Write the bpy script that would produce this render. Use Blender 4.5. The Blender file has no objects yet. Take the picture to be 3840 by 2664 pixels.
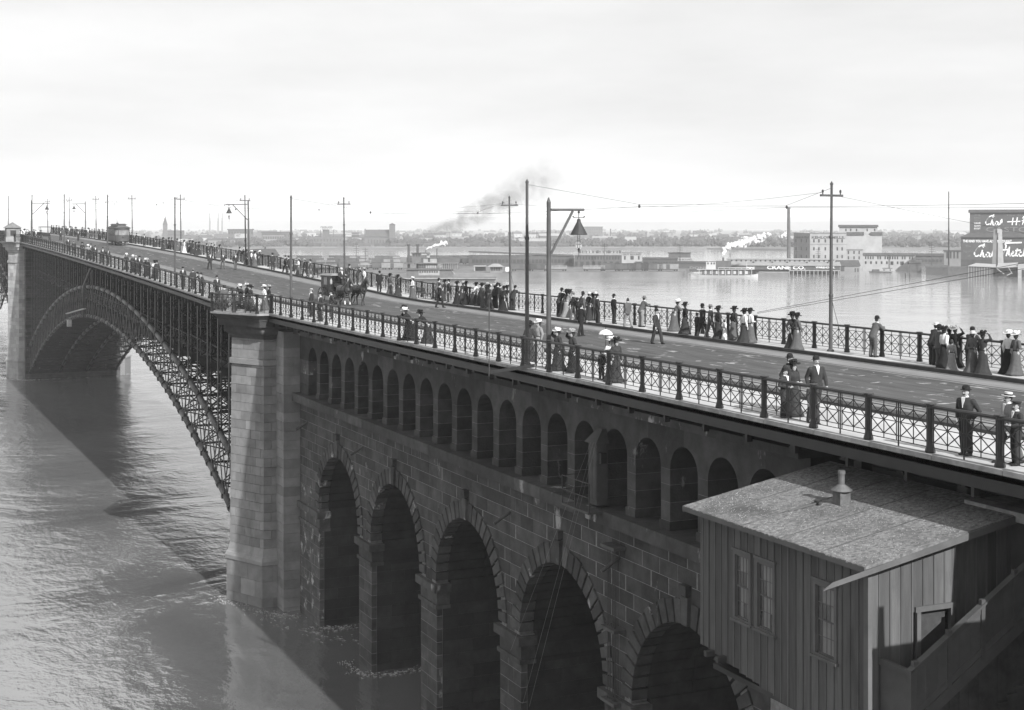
import bpy, bmesh, math, random
from mathutils import Vector, Matrix, Euler
random.seed(7)
SC = bpy.context.scene
COL = SC.collection
# ---------------------------------------------------------------- camera
# bridge frame: X = across the bridge (away from the viewer), Y = along the bridge to the far shore, Z = up
TH = math.atan(2470 / 5400.0); CS, SN = math.cos(TH), math.sin(TH)
HC = 26.5; WZ = 1.0; FPX = 5400.0
cam_d = bpy.data.cameras.new('camera'); cam = bpy.data.objects.new('camera', cam_d); COL.objects.link(cam)
cam.location = (0, 0, HC); cam.rotation_euler = (math.pi / 2, 0, -TH)
cam_d.sensor_width = 36; cam_d.lens = FPX / 3840 * 36; cam_d.shift_y = -(1332 - 844) / 3840.0
cam_d.clip_start = 0.5; cam_d.clip_end = 60000
SC.camera = cam
# ---------------------------------------------------------------- sky
EL = math.radians(31)
SUNV = Vector((0.05, -1.0, 0)).normalized() * math.cos(EL) + Vector((0, 0, math.sin(EL)))
W = bpy.data.worlds.new('World'); SC.world = W; W.use_nodes = True
nt = W.node_tree; nt.nodes.clear(); N = nt.nodes; L = nt.links
sky = N.new('ShaderNodeTexSky'); sky.sky_type = 'NISHITA'; sky.sun_disc = False
sky.sun_elevation = EL; sky.sun_rotation = math.radians(177); sky.dust_density = 4; sky.air_density = 1.4
bw = N.new('ShaderNodeRGBToBW'); L.new(sky.outputs[0], bw.inputs[0])
tc = N.new('ShaderNodeTexCoord'); mp = N.new('ShaderNodeMapping'); mp.inputs['Scale'].default_value = (1.2, 1.2, 6.0)
L.new(tc.outputs['Generated'], mp.inputs[0])
nz = N.new('ShaderNodeTexNoise'); nz.inputs['Scale'].default_value = 2.2; nz.inputs['Detail'].default_value = 6; nz.inputs['Roughness'].default_value = 0.55
L.new(mp.outputs[0], nz.inputs[0])
cr = N.new('ShaderNodeMapRange'); cr.inputs[1].default_value = 0.3; cr.inputs[2].default_value = 0.7; cr.inputs[3].default_value = 6.3; cr.inputs[4].default_value = 8.3
L.new(nz.outputs[0], cr.inputs[0])
mx = N.new('ShaderNodeMix'); mx.data_type = 'FLOAT'; mx.inputs[0].default_value = 0.8
L.new(bw.outputs[0], mx.inputs[2]); L.new(cr.outputs[0], mx.inputs[3])
bg = N.new('ShaderNodeBackground'); bg.inputs[1].default_value = 0.1; L.new(mx.outputs[0], bg.inputs[0])
wo = N.new('ShaderNodeOutputWorld'); L.new(bg.outputs[0], wo.inputs[0])
# ---------------------------------------------------------------- sun
sd = bpy.data.lights.new('sun', 'SUN'); sd.energy = 5.0; sd.angle = math.radians(0.5); sd.color = (1, 1, 1)
so = bpy.data.objects.new('sun', sd); COL.objects.link(so); so.location = SUNV * 200
so.rotation_euler = SUNV.to_track_quat('Z', 'Y').to_euler()
# ---------------------------------------------------------------- exposure
vs = SC.view_settings; vs.view_transform = 'Standard'; vs.look = 'None'; vs.exposure = 0.4; vs.gamma = 1.0
cy = SC.cycles
cy.use_denoising = True; cy.max_bounces = 6; cy.diffuse_bounces = 3; cy.glossy_bounces = 3; cy.volume_bounces = 1
cy.transparent_max_bounces = 8; cy.sample_clamp_indirect = 4.0; cy.caustics_reflective = False; cy.caustics_refractive = False

# ---------------------------------------------------------------- helpers
def ray(x, y):
    a = (x - 1920) / FPX; b = -(y - 844) / FPX
    return (SN + a * CS, CS - a * SN, b)
def onz(x, y, z):
    d = ray(x, y); t = (z - HC) / d[2]; return (t * d[0], t * d[1])
def atZ(x, y, Z):
    d = ray(x, y); return Vector((Z * d[0], Z * d[1], HC + Z * d[2]))
def atv(x, y, v):
    d = ray(x, y); t = v / d[0]; return (t * d[1], HC + t * d[2])
def deck(u):
    x = u - 106
    if x <= -4: return 20.64
    if x < 8:
        t = (x + 4) / 12; return 20.64 + (0.0277 * 8 - 4.5e-5 * 64) * t * t
    return 20.64 + 0.0277 * x - 4.5e-5 * x * x
def on_deck(x, y, h=0.0):
    z = 20.64
    for _ in range(8):
        v, u = onz(x, y, z + h); z = deck(u)
    return v, u, z

MATS = {}
def mat(name, val, rough=0.85, var=0.25, scale=3.0, bump=0.0, bscale=40.0, metal=0.0, stretch=(1, 1, 1), rnd=0.0, spec=0.3, stain=None, detail=6.0):
    """Grey procedural material: base value, noise variation, per-object variation, fine relief, pale stains."""
    if name in MATS: return MATS[name]
    m = bpy.data.materials.new(name); m.use_nodes = True; t = m.node_tree; n = t.nodes; l = t.links
    p = n['Principled BSDF']; p.inputs['Roughness'].default_value = rough; p.inputs['Metallic'].default_value = metal
    p.inputs['Specular IOR Level'].default_value = spec
    c = n.new('ShaderNodeTexCoord'); g = n.new('ShaderNodeNewGeometry')
    mpn = n.new('ShaderNodeMapping'); mpn.inputs['Scale'].default_value = stretch; l.new(g.outputs['Position'], mpn.inputs[0])
    z = n.new('ShaderNodeTexNoise'); z.inputs['Scale'].default_value = scale; z.inputs['Detail'].default_value = detail; z.inputs['Roughness'].default_value = 0.6
    l.new(mpn.outputs[0], z.inputs[0])
    r = n.new('ShaderNodeMapRange'); r.inputs[1].default_value = 0.28; r.inputs[2].default_value = 0.72
    r.inputs[3].default_value = val * (1 - var); r.inputs[4].default_value = val * (1 + var); l.new(z.outputs[0], r.inputs[0])
    out = r.outputs[0]
    if rnd:
        oi = n.new('ShaderNodeObjectInfo'); rr = n.new('ShaderNodeMapRange'); rr.inputs[3].default_value = 1 - rnd; rr.inputs[4].default_value = 1 + rnd
        l.new(oi.outputs['Random'], rr.inputs[0]); mm = n.new('ShaderNodeMath'); mm.operation = 'MULTIPLY'
        l.new(out, mm.inputs[0]); l.new(rr.outputs[0], mm.inputs[1]); out = mm.outputs[0]
    if stain:
        sval, lo, hi, ss, sstr = stain
        m2 = n.new('ShaderNodeMapping'); m2.inputs['Scale'].default_value = sstr; l.new(g.outputs['Position'], m2.inputs[0])
        z2 = n.new('ShaderNodeTexNoise'); z2.inputs['Scale'].default_value = ss; z2.inputs['Detail'].default_value = 7; z2.inputs['Roughness'].default_value = 0.65
        l.new(m2.outputs[0], z2.inputs[0])
        r2 = n.new('ShaderNodeMapRange'); r2.inputs[1].default_value = lo; r2.inputs[2].default_value = hi; l.new(z2.outputs[0], r2.inputs[0])
        mx2 = n.new('ShaderNodeMix'); mx2.data_type = 'FLOAT'; l.new(r2.outputs[0], mx2.inputs[0]); l.new(out, mx2.inputs[2]); mx2.inputs[3].default_value = sval
        out = mx2.outputs[0]
    cmb = n.new('ShaderNodeCombineColor'); 
    for k in range(3): l.new(out, cmb.inputs[k])
    l.new(cmb.outputs[0], p.inputs['Base Color'])
    if bump:
        zb = n.new('ShaderNodeTexNoise'); zb.inputs['Scale'].default_value = bscale; zb.inputs['Detail'].default_value = 5; l.new(mpn.outputs[0], zb.inputs[0])
        bn = n.new('ShaderNodeBump'); bn.inputs['Strength'].default_value = min(1, bump); bn.inputs['Distance'].default_value = 0.02 * max(1, bump)
        l.new(zb.outputs[0], bn.inputs['Height']); l.new(bn.outputs[0], p.inputs['Normal'])
    MATS[name] = m; return m

class MB:
    """Collects shapes and links them as one mesh object."""
    def __init__(s): s.v = []; s.f = []
    def add(s, vs, fs):
        o = len(s.v); s.v += [tuple(p) for p in vs]; s.f += [tuple(i + o for i in q) for q in fs]; return s
    def hexa(s, p):  # 8 points: bottom 4 ccw, top 4 ccw
        return s.add(p, [(3, 2, 1, 0), (4, 5, 6, 7), (0, 1, 5, 4), (1, 2, 6, 5), (2, 3, 7, 6), (3, 0, 4, 7)])
    def box(s, x0, x1, y0, y1, z0, z1):
        return s.hexa([(x0, y0, z0), (x1, y0, z0), (x1, y1, z0), (x0, y1, z0), (x0, y0, z1), (x1, y0, z1), (x1, y1, z1), (x0, y1, z1)])
    def bar(s, a, b, w, h=None, n=4):
        """bar of square/round section from a to b"""
        a = Vector(a); b = Vector(b); d = b - a
        if d.length < 1e-6: return s
        d.normalize(); up = Vector((0, 0, 1)) if abs(d.z) < 0.95 else Vector((0, 1, 0))
        e1 = d.cross(up).normalized(); e2 = e1.cross(d).normalized(); h = h or w
        if n == 4: ring = [(-.5, -.5), (.5, -.5), (.5, .5), (-.5, .5)]
        else: ring = [(.5 * math.cos(2 * math.pi * k / n), .5 * math.sin(2 * math.pi * k / n)) for k in range(n)]
        pts = [a + e1 * (p * w) + e2 * (q * h) for p, q in ring] + [b + e1 * (p * w) + e2 * (q * h) for p, q in ring]
        fs = [tuple(range(n - 1, -1, -1)), tuple(range(n, 2 * n))] + [(k, (k + 1) % n, n + (k + 1) % n, n + k) for k in range(n)]
        return s.add(pts, fs)
    def cone(s, a, b, ra, rb, n=10):
        a = Vector(a); b = Vector(b); d = (b - a).normalized(); up = Vector((0, 0, 1)) if abs(d.z) < 0.95 else Vector((0, 1, 0))
        e1 = d.cross(up).normalized(); e2 = e1.cross(d).normalized()
        ring = [e1 * math.cos(2 * math.pi * k / n) + e2 * math.sin(2 * math.pi * k / n) for k in range(n)]
        pts = [a + r * ra for r in ring] + [b + r * rb for r in ring]
        fs = [tuple(range(n - 1, -1, -1)), tuple(range(n, 2 * n))] + [(k, (k + 1) % n, n + (k + 1) % n, n + k) for k in range(n)]
        return s.add(pts, fs)
    def lathe(s, prof, c=(0, 0, 0), n=14, fold=0, famp=0):
        """profile [(r, z)] from bottom to top round a vertical axis"""
        c = Vector(c); pts = []; m = len(prof)
        for r, z in prof:
            for k in range(n):
                a = 2 * math.pi * k / n; rr = r * (1 + famp * math.cos(fold * a)) if fold else r
                pts.append(c + Vector((rr * math.cos(a), rr * math.sin(a), z)))
        fs = [tuple(range(n - 1, -1, -1)), tuple(range((m - 1) * n, m * n))]
        for j in range(m - 1):
            for k in range(n): fs.append((j * n + k, j * n + (k + 1) % n, (j + 1) * n + (k + 1) % n, (j + 1) * n + k))
        return s.add(pts, fs)
    def loft(s, pts, rad, n=10, caps=True):
        """tube through pts with radii (r or (rx, ry)); rounded ends"""
        pts = [Vector(p) for p in pts]; rings = []; m = len(pts)
        rad = [(r, r) if not isinstance(r, tuple) else r for r in rad]
        def frame(k):
            d = (pts[min(k + 1, m - 1)] - pts[max(k - 1, 0)]).normalized()
            ref = Vector((0, 1, 0)) if abs(d.y) < 0.8 else Vector((0, 0, 1))
            e1 = ref.cross(d).normalized(); e2 = d.cross(e1).normalized(); return d, e1, e2
        seq = []
        d, e1, e2 = frame(0)
        if caps: seq.append((pts[0] - d * rad[0][1] * .6, (rad[0][0] * .55, rad[0][1] * .55), e1, e2))
        for k in range(m):
            d, e1, e2 = frame(k); seq.append((pts[k], rad[k], e1, e2))
        if caps: seq.append((pts[-1] + d * rad[-1][1] * .6, (rad[-1][0] * .55, rad[-1][1] * .55), e1, e2))
        V = []
        for p, r, a, b in seq:
            for k in range(n):
                t = 2 * math.pi * k / n; V.append(p + a * (r[0] * math.cos(t)) + b * (r[1] * math.sin(t)))
        mm = len(seq); F = [tuple(range(n - 1, -1, -1)), tuple(range((mm - 1) * n, mm * n))]
        for j in range(mm - 1):
            for k in range(n): F.append((j * n + k, j * n + (k + 1) % n, (j + 1) * n + (k + 1) % n, (j + 1) * n + k))
        return s.add(V, F)
    def prism(s, poly, axis, a, b):
        """polygon [(p, q)] extruded along axis 'x','y' or 'z' from a to b"""
        n = len(poly)
        f = {'x': lambda p, q, t: (t, p, q), 'y': lambda p, q, t: (p, t, q), 'z': lambda p, q, t: (p, q, t)}[axis]
        pts = [f(p, q, a) for p, q in poly] + [f(p, q, b) for p, q in poly]
        return s.add(pts, [tuple(range(n - 1, -1, -1)), tuple(range(n, 2 * n))] + [(k, (k + 1) % n, n + (k + 1) % n, n + k) for k in range(n)])
    def sphere(s, c, r, n=10, m=6, sx=1, sy=1, sz=1):
        prof = [(max(1e-3, math.sin(math.pi * j / m)), -math.cos(math.pi * j / m)) for j in range(m + 1)]
        o = MB().lathe([(q * r, z * r) for q, z in prof], (0, 0, 0), n)
        return s.add([(c[0] + x * sx, c[1] + y * sy, c[2] + z * sz) for x, y, z in o.v], o.f)
    def xf(s, M): s.v = [tuple(M @ Vector(p)) for p in s.v]; return s
    def merge(s, o): return s.add(o.v, o.f)
    def mesh(s, name, off=None, smooth=False):
        me = bpy.data.meshes.new(name); v = s.v if off is None else [(p[0] - off[0], p[1] - off[1], p[2] - off[2]) for p in s.v]
        me.from_pydata(v, [], s.f)
        b = bmesh.new(); b.from_mesh(me); bmesh.ops.recalc_face_normals(b, faces=b.faces); b.to_mesh(me); b.free()
        if smooth:
            for p in me.polygons: p.use_smooth = True
        me.update(); return me
    def build(s, name, m, parent=None, world=False, smooth=False):
        """world=True: the shapes were given in world coordinates"""
        off = None
        if world and parent is not None: off = root_loc(parent)
        o = bpy.data.objects.new(name, s.mesh(name, off, smooth)); COL.objects.link(o); o.data.materials.append(m)
        if parent is not None: o.parent = parent
        return o
def root_loc(o):
    while o.parent: o = o.parent
    return o.location.copy()
def inst(name, me, m, parent, loc=(0, 0, 0), rot=(0, 0, 0), scale=(1, 1, 1)):
    o = bpy.data.objects.new(name, me); COL.objects.link(o)
    if not me.materials: me.materials.append(m)
    o.parent = parent; o.location = loc; o.rotation_euler = rot; o.scale = scale
    if me.materials[0] != m: o.material_slots[0].link = 'OBJECT'; o.material_slots[0].material = m
    return o
def tag(o, label, cat, group=None):
    o['label'] = label; o['category'] = cat
    if group: o['group'] = group
    return o
def thing(name, label, cat, loc=(0, 0, 0), rz=0, group=None):
    o = bpy.data.objects.new(name, None); COL.objects.link(o); o.location = loc; o.rotation_euler = (0, 0, rz); o.empty_display_size = .2
    return tag(o, label, cat, group)
def structure(o): o['kind'] = 'structure'; return o
def stuff(o): o['kind'] = 'stuff'; return o
def copy_tree(o, parent=None):
    c = o.copy(); COL.objects.link(c); c.parent = parent
    for ch in list(o.children): copy_tree(ch, c)
    return c
_seed = [0]
def text_mb(body, size, depth=0.05, shear=0.0, bold=0.0, spacing=1.0):
    """flat lettering in the XZ plane, centred on x, baseline z=0, extruded along -Y"""
    c = bpy.data.curves.new('lettering', 'FONT'); c.body = body; c.size = size; c.extrude = depth; c.align_x = 'CENTER'; c.shear = shear; c.offset = bold; c.space_character = spacing
    c.resolution_u = 2
    o = bpy.data.objects.new('lettering', c); COL.objects.link(o)
    me = bpy.data.meshes.new_from_object(o.evaluated_get(bpy.context.evaluated_depsgraph_get()))
    mb = MB(); mb.add([(v.co.x, -v.co.z, v.co.y) for v in me.vertices], [tuple(p.vertices) for p in me.polygons])
    bpy.data.objects.remove(o); bpy.data.curves.remove(c); bpy.data.meshes.remove(me)
    return mb
def fit_text(body, x0, x1, z0, z1, depth=0.06, shear=0.0, bold=0.0):
    mb = text_mb(body, 1.0, depth, shear, bold)
    xs = [p[0] for p in mb.v]; zs = [p[2] for p in mb.v]
    sx = (x1 - x0) / (max(xs) - min(xs)); sz = (z1 - z0) / (max(zs) - min(zs)); a = min(xs); b = min(zs)
    mb.v = [(x0 + (p[0] - a) * sx, p[1], z0 + (p[2] - b) * sz) for p in mb.v]; return mb

# ---------------------------------------------------------------- materials (real base values)
STONE = mat('dark granite and sandstone', 0.055, 0.9, 0.45, 1.4, 0.8, 11, rnd=0.34, stain=(0.34, 0.635, 0.70, 0.6, (1, 1, 0.5)))
STONEP = mat('pale limestone facing', 0.205, 0.9, 0.28, 0.9, 0.5, 16, rnd=0.2, stain=(0.10, 0.60, 0.78, 0.8, (1, 1, 0.18)))
STONEW = mat('efflorescent stone', 0.08, 0.9, 0.4, 1.5, 0.5, 14, rnd=0.2, stain=(0.45, 0.57, 0.66, 1.3, (1, 1, 0.8)))
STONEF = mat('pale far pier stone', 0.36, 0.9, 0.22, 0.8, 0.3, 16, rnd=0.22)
MORTAR = mat('lime mortar', 0.19, 0.95, 0.3, 5)
STEEL = mat('painted dark steel', 0.013, 0.55, 0.35, 2.0, rnd=0.15, spec=0.4)
STEELL = mat('worn steel tube', 0.075, 0.5, 0.4, 1.2, rnd=0.2, spec=0.4, stretch=(1, 1, 1))
IRON = mat('black painted iron', 0.022, 0.5, 0.3, 6, spec=0.4)
IRONF = mat('weathered painted iron', 0.035, 0.55, 0.3, 6, spec=0.4)
WOODP = mat('dark weathered planks', 0.05, 0.85, 0.4, 2.0, 0.3, 30, stretch=(1, .2, 1))
# ================================================================ river
def water_material():
    m = bpy.data.materials.new('muddy flood water'); m.use_nodes = True; t = m.node_tree; n = t.nodes; l = t.links
    p = n['Principled BSDF']; p.inputs['IOR'].default_value = 4.5; p.inputs['Specular IOR Level'].default_value = 0.5
    g = n.new('ShaderNodeNewGeometry')
    def noise(sc, st, det, rough=0.55, dist=0.0):
        mp_ = n.new('ShaderNodeMapping'); mp_.inputs['Scale'].default_value = st; mp_.inputs['Rotation'].default_value = (0, 0, 0.35); l.new(g.outputs['Position'], mp_.inputs[0])
        z = n.new('ShaderNodeTexNoise'); z.inputs['Scale'].default_value = sc; z.inputs['Detail'].default_value = det; z.inputs['Roughness'].default_value = rough; z.inputs['Distortion'].default_value = dist
        l.new(mp_.outputs[0], z.inputs[0]); return z
    a = noise(0.035, (1, 1, 1), 4, 0.6, 1.2)          # slow eddies: calm slicks against rippled water
    b = noise(0.32, (1, 0.7, 1), 5, 0.55, 0.6)
    c = noise(1.6, (1, 0.6, 1), 4, 0.6)
    d = noise(5.0, (1, 0.7, 1), 3, 0.6)
    r = n.new('ShaderNodeMapRange'); r.inputs[1].default_value = 0.35; r.inputs[2].default_value = 0.65; r.inputs[3].default_value = 0.15; r.inputs[4].default_value = 1.0; l.new(a.outputs[0], r.inputs[0])
    def madd(x, k, y=None):
        q = n.new('ShaderNodeMath'); q.operation = 'MULTIPLY_ADD'; l.new(x, q.inputs[0]); q.inputs[1].default_value = k
        if y is None: q.inputs[2].default_value = 0
        else: l.new(y, q.inputs[2])
        return q.outputs[0]
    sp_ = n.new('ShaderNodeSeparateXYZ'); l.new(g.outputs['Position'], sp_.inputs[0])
    cal = n.new('ShaderNodeMapRange'); cal.inputs[1].default_value = 45; cal.inputs[2].default_value = 110; cal.inputs[3].default_value = 1.0; cal.inputs[4].default_value = 0.38; l.new(sp_.outputs[0], cal.inputs[0])   # open river runs calmer than the water round the piers
    h = madd(b.outputs[0], 0.55); h = madd(c.outputs[0], 0.20, h)
    dm = n.new('ShaderNodeMath'); dm.operation = 'MULTIPLY'; l.new(d.outputs[0], dm.inputs[0]); l.new(r.outputs[0], dm.inputs[1])
    h = madd(dm.outputs[0], 0.05, h)
    bp = n.new('ShaderNodeBump'); bp.inputs['Strength'].default_value = 0.8; bp.inputs['Distance'].default_value = 0.4
    hm = n.new('ShaderNodeMath'); hm.operation = 'MULTIPLY'; r5 = n.new('ShaderNodeMapRange'); r5.inputs[1].default_value = .36; r5.inputs[2].default_value = .64; r5.inputs[3].default_value = .30; r5.inputs[4].default_value = 1.35; l.new(a.outputs[0], r5.inputs[0]); hq = n.new('ShaderNodeMath'); hq.operation = 'MULTIPLY'; l.new(h, hq.inputs[0]); l.new(r5.outputs[0], hq.inputs[1]); l.new(hq.outputs[0], hm.inputs[0]); l.new(cal.outputs[0], hm.inputs[1]); l.new(hm.outputs[0], bp.inputs['Height']); l.new(bp.outputs[0], p.inputs['Normal'])
    p.inputs['Roughness'].default_value = 0.06
    v = n.new('ShaderNodeMapRange'); v.inputs[1].default_value = 0.3; v.inputs[2].default_value = 0.7; v.inputs[3].default_value = 0.10; v.inputs[4].default_value = 0.17; l.new(a.outputs[0], v.inputs[0])
    cm = n.new('ShaderNodeCombineColor')
    glare = n.new('ShaderNodeMapRange'); glare.inputs[1].default_value = 60; glare.inputs[2].default_value = 160; glare.inputs[3].default_value = 0.0; glare.inputs[4].default_value = 0.13; l.new(sp_.outputs[0], glare.inputs[0])   # open river coloured paler to stand in for bright sky reflection
    sv = n.new('ShaderNodeMath'); sv.operation = 'ADD'; l.new(v.outputs[0], sv.inputs[0]); l.new(glare.outputs[0], sv.inputs[1])
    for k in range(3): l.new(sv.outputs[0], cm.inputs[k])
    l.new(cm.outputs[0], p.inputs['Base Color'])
    return m
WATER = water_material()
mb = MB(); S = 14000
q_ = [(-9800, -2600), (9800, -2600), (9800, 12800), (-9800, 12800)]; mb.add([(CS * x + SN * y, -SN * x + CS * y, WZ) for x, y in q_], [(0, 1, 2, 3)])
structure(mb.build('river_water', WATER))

# ================================================================ deck of the bridge
V0, V1 = 24.95, 41.85            # outer edges
UA, UB = -40.0, 460.0
US = [UA + k * 4.0 for k in range(int((UB - UA) / 4) + 1)]
def strip(name, v0, v1, za, zb, m, us=US, parent=None):
    mb = MB(); pts = []; fs = []
    for u in us:
        z = deck(u); pts += [(v0, u, z + za), (v1, u, z + za), (v1, u, z + zb), (v0, u, z + zb)]
    for k in range(len(us) - 1):
        o = 4 * k
        for e in range(4): fs.append((o + e, o + (e + 1) % 4, o + 4 + (e + 1) % 4, o + 4 + e))
    fs += [(3, 2, 1, 0), tuple(4 * (len(us) - 1) + e for e in range(4))]
    mb.add(pts, fs); return mb.build(name, m, parent)
def road_material():
    m = mat('worn wooden block paving', 0.072, 0.95, 0.45, 0.9, 0.7, 9, stretch=(3.2, .35, 1), stain=(0.36, 0.61, 0.67, 0.75, (2.2, .6, 1)))
    return m
ROAD = road_material()
WALK = mat('pale worn plank walk', 0.44, 0.95, 0.18, 1.2, 0.2, 12, stretch=(1, .35, 1))
SLABE = mat('pale stone edging', 0.28, 0.95, 0.35, 2.5, 0.5, 8, rnd=.2)
TRACK = mat('dusty track planking', 0.19, 0.95, 0.25, 1.4, 0.3, 12, stretch=(1.5, .4, 1))
KERB = mat('tarred timber kerb', 0.05, 0.85, 0.35, 1.5, 0.2, 12)
structure(strip('roadway', 29.5, 39.72, -0.45, -0.09, ROAD))
structure(strip('near_sidewalk', V0 + .10, 28.93, -0.30, 0.0, WALK))
structure(strip('far_sidewalk', 39.97, V1 - .05, -0.30, 0.0, WALK))
structure(strip('near_kerb', 28.93, 29.5, -0.40, 0.10, KERB))
structure(strip('far_kerb', 39.72, 39.97, -0.40, 0.07, KERB))
structure(strip('near_track_planking', 29.55, 31.5, -0.09, -0.078, TRACK))
structure(strip('far_track_planking', 37.75, 39.66, -0.09, -0.078, TRACK))
RAILM = mat('street rail steel', 0.10, 0.4, 0.3, 3, metal=0.6)
for vv in (29.85, 31.32, 37.98, 39.45): structure(strip('tram_rail', vv - .035, vv + .035, -0.09, -0.066, RAILM))
structure(strip('deck_underside', 25.2, 41.6, -0.62, -0.46, STEEL))
# stone edging pieces along the near and far deck edge, then the plate girder under them
edge = thing('deck_edge_girder', 'dark plate girder with pale stone edging along near side of deck', 'girder', (V0, 60, 20))
strip_o = strip('web_plate', 25.05, 25.13, -0.60, -0.13, STEEL, parent=None); strip_o.parent = edge; strip_o.matrix_parent_inverse = Matrix.Translation(-Vector(edge.location))
u = 14.0; k = 0
while u < 300:
    l_ = 2.48 if u < 150 else 7.44
    z0, z1 = deck(u), deck(u + l_)
    MB().hexa([(V0, u + .01, z0 - .13), (V0 + .25, u + .01, z0 - .13), (V0 + .25, u + l_ - .01, z1 - .13), (V0, u + l_ - .01, z1 - .13),
               (V0, u + .01, z0 + .003), (V0 + .25, u + .01, z0 + .003), (V0 + .25, u + l_ - .01, z1 + .003), (V0, u + l_ - .01, z1 + .003)]).build('edging_stone', SLABE, edge, True)
    if u < 150: MB().box(25.14, 25.34, u + 1.16, u + 1.27, z0 - .86, z0 - .58).build('bracket', STEEL, edge, True)
    u += l_
edge2 = thing('deck_edge_girder', 'dark plate girder under far edge of the deck, beside the far railing', 'girder', (V1, 60, 20))
strip_o = strip('web_plate', 41.62, 41.7, -0.72, -0.13, STEEL); strip_o.parent = edge2; strip_o.matrix_parent_inverse = Matrix.Translation(-Vector(edge2.location))
strip_o = strip('edging', V1 - .05, V1, -0.13, 0.003, SLABE); strip_o.parent = edge2; strip_o.matrix_parent_inverse = Matrix.Translation(-Vector(edge2.location))
# floor beams and cantilever brackets under the approach deck
beams = thing('deck_floor_beams', 'dark steel floor beams under the near edge of the deck above the stone arcade', 'beams', (27, 60, 19))
u = 16.5
while u < 92:
    b = MB(); b.box(26.0, 41.5, u - .08, u + .08, 19.75, 20.05); b.box(26.0, 41.5, u - .16, u + .16, 19.70, 19.75); b.build('floor_beam', STEEL, beams, True); u += 2.48

# ================================================================ railings
def panel_mesh(L_):
    mb = MB(); r = 0.02
    zt, zu, zm, zl, zb = 1.16, 1.02, 0.64, 0.27, 0.14
    for half in (0, 1):
        a = 0.13 + half * (L_ / 2 - 0.08) + (0.03 if half else 0); b = a + L_ / 2 - 0.21; mid = (a + b) / 2
        for y in (a, mid, b): mb.bar((0, y, zb), (0, y, zt), r)
        for i in (0, 1):
            y0, y1 = (a, mid) if i == 0 else (mid, b)
            for z0, z1 in ((zl, zm), (zm, zu)):
                mb.bar((-.005, y0, z0), (-.005, y1, z1), .014, .026); mb.bar((.005, y0, z1), (.005, y1, z0), .014, .026)
    for z in (zu, zm, zl, zb): mb.bar((0, .06, z), (0, L_ - .06, z), r)
    mb.bar((0, L_ / 2, 0.0), (0, L_ / 2, zt), .03)
    return mb.mesh('lattice_panel')
def toprail_mesh(L_):
    mb = MB(); mb.prism([(-.055, 1.15), (.055, 1.15), (.065, 1.2), (.03, 1.235), (-.03, 1.235), (-.065, 1.2)], 'y', 0, L_); return mb.mesh('top_rail')
def post_mesh():
    mb = MB(); mb.lathe([(.135, 0), (.135, .05), (.095, .2), (.075, .26), (.08, 1.1), (.10, 1.16), (.10, 1.22)], n=8)
    mb.lathe([(.14, 1.235), (.15, 1.25), (.13, 1.275), (.02, 1.285)], n=8); return mb.mesh('post')
PITCH = 2.478
PM, TM, QM = panel_mesh(PITCH), toprail_mesh(PITCH), post_mesh()
def rail_run(root, v, ustart, n, skip=None, m=IRON):
    for k in range(n):
        u = ustart + k * PITCH; z0, z1 = deck(u), deck(u + PITCH); t = math.atan2(z1 - z0, PITCH)
        loc = Vector((v, u, z0)) - Vector(root.location)
        inst('post', QM, m, root, loc)
        if skip and skip(u): continue
        inst('lattice_panel', PM, m, root, loc, (t, 0, 0)); inst('top_rail', TM, m, root, loc, (t, 0, 0))
    u = ustart + n * PITCH; inst('post', QM, m, root, Vector((v, u, deck(u))) - Vector(root.location))
u0n = 29.22 - 9 * PITCH
near_a = thing('iron_railing', 'black iron lattice railing along near sidewalk above the stone arcade', 'railing', (25.2, 60, 20.64))
rail_run(near_a, 25.2, u0n, 35)
near_b = thing('iron_railing', 'black iron lattice railing along near sidewalk over the steel arch', 'railing', (25.2, 150, 21))
rail_run(near_b, 25.2, 101.8, 60)
near_c = thing('iron_railing', 'black iron lattice railing along near sidewalk beyond the distant stone pier', 'railing', (25.2, 300, 24))
rail_run(near_c, 25.2, 258.2, 60)
far_a = thing('iron_railing', 'iron lattice railing along far sidewalk with the wide river behind it', 'railing', (41.6, 70, 20.64))
rail_run(far_a, 41.6, 51.39 - 14 * PITCH, 43)
far_b = thing('iron_railing', 'iron lattice railing along far sidewalk from the carriage back to the tram and beyond', 'railing', (41.6, 200, 23))
rail_run(far_b, 41.6, 51.39 + 29 * PITCH, 90)
def rail_between(root, a, b, za=None, zb=None, m=IRON):
    """one run of railing between two points on a balcony"""
    a = Vector(a); b = Vector(b); d = b - a; n = max(1, round(d.length / 2.3)); s_ = d.length / n / PITCH
    rz = math.atan2(-d.x, d.y)
    for k in range(n):
        p = a + d * (k / n); loc = p - Vector(root.location)
        inst('post', QM, m, root, loc); inst('lattice_panel', PM, m, root, loc, (0, 0, rz), (1, s_, 1)); inst('top_rail', TM, m, root, loc, (0, 0, rz), (1, s_, 1))
    inst('post', QM, m, root, b - Vector(root.location))

# ================================================================ stone arcade (west approach)
STONESHADE = mat('vault stone with shade in its colour', 0.032, .95, .4, 1.2, .4, 12, rnd=.25)  # same stone as the wall, darkened to hold the shade inside the arches
WV = 26.88; BACK = 39.6
R_IN, R_OUT = 3.9, 4.72; ZSP = 8.42; PB = 10.1
ARC = [84.2 - PB * k for k in range(5)]          # arch centres along the bridge
ZL0, ZL1 = 14.90, 15.42; ZTOP = 19.30; UW0, UW1 = 36.6, 92.5
arc = thing('stone_arcade', 'dark stone approach arcade with five tall arches and a row of small arches', 'arcade', (33, 64, WZ))
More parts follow.
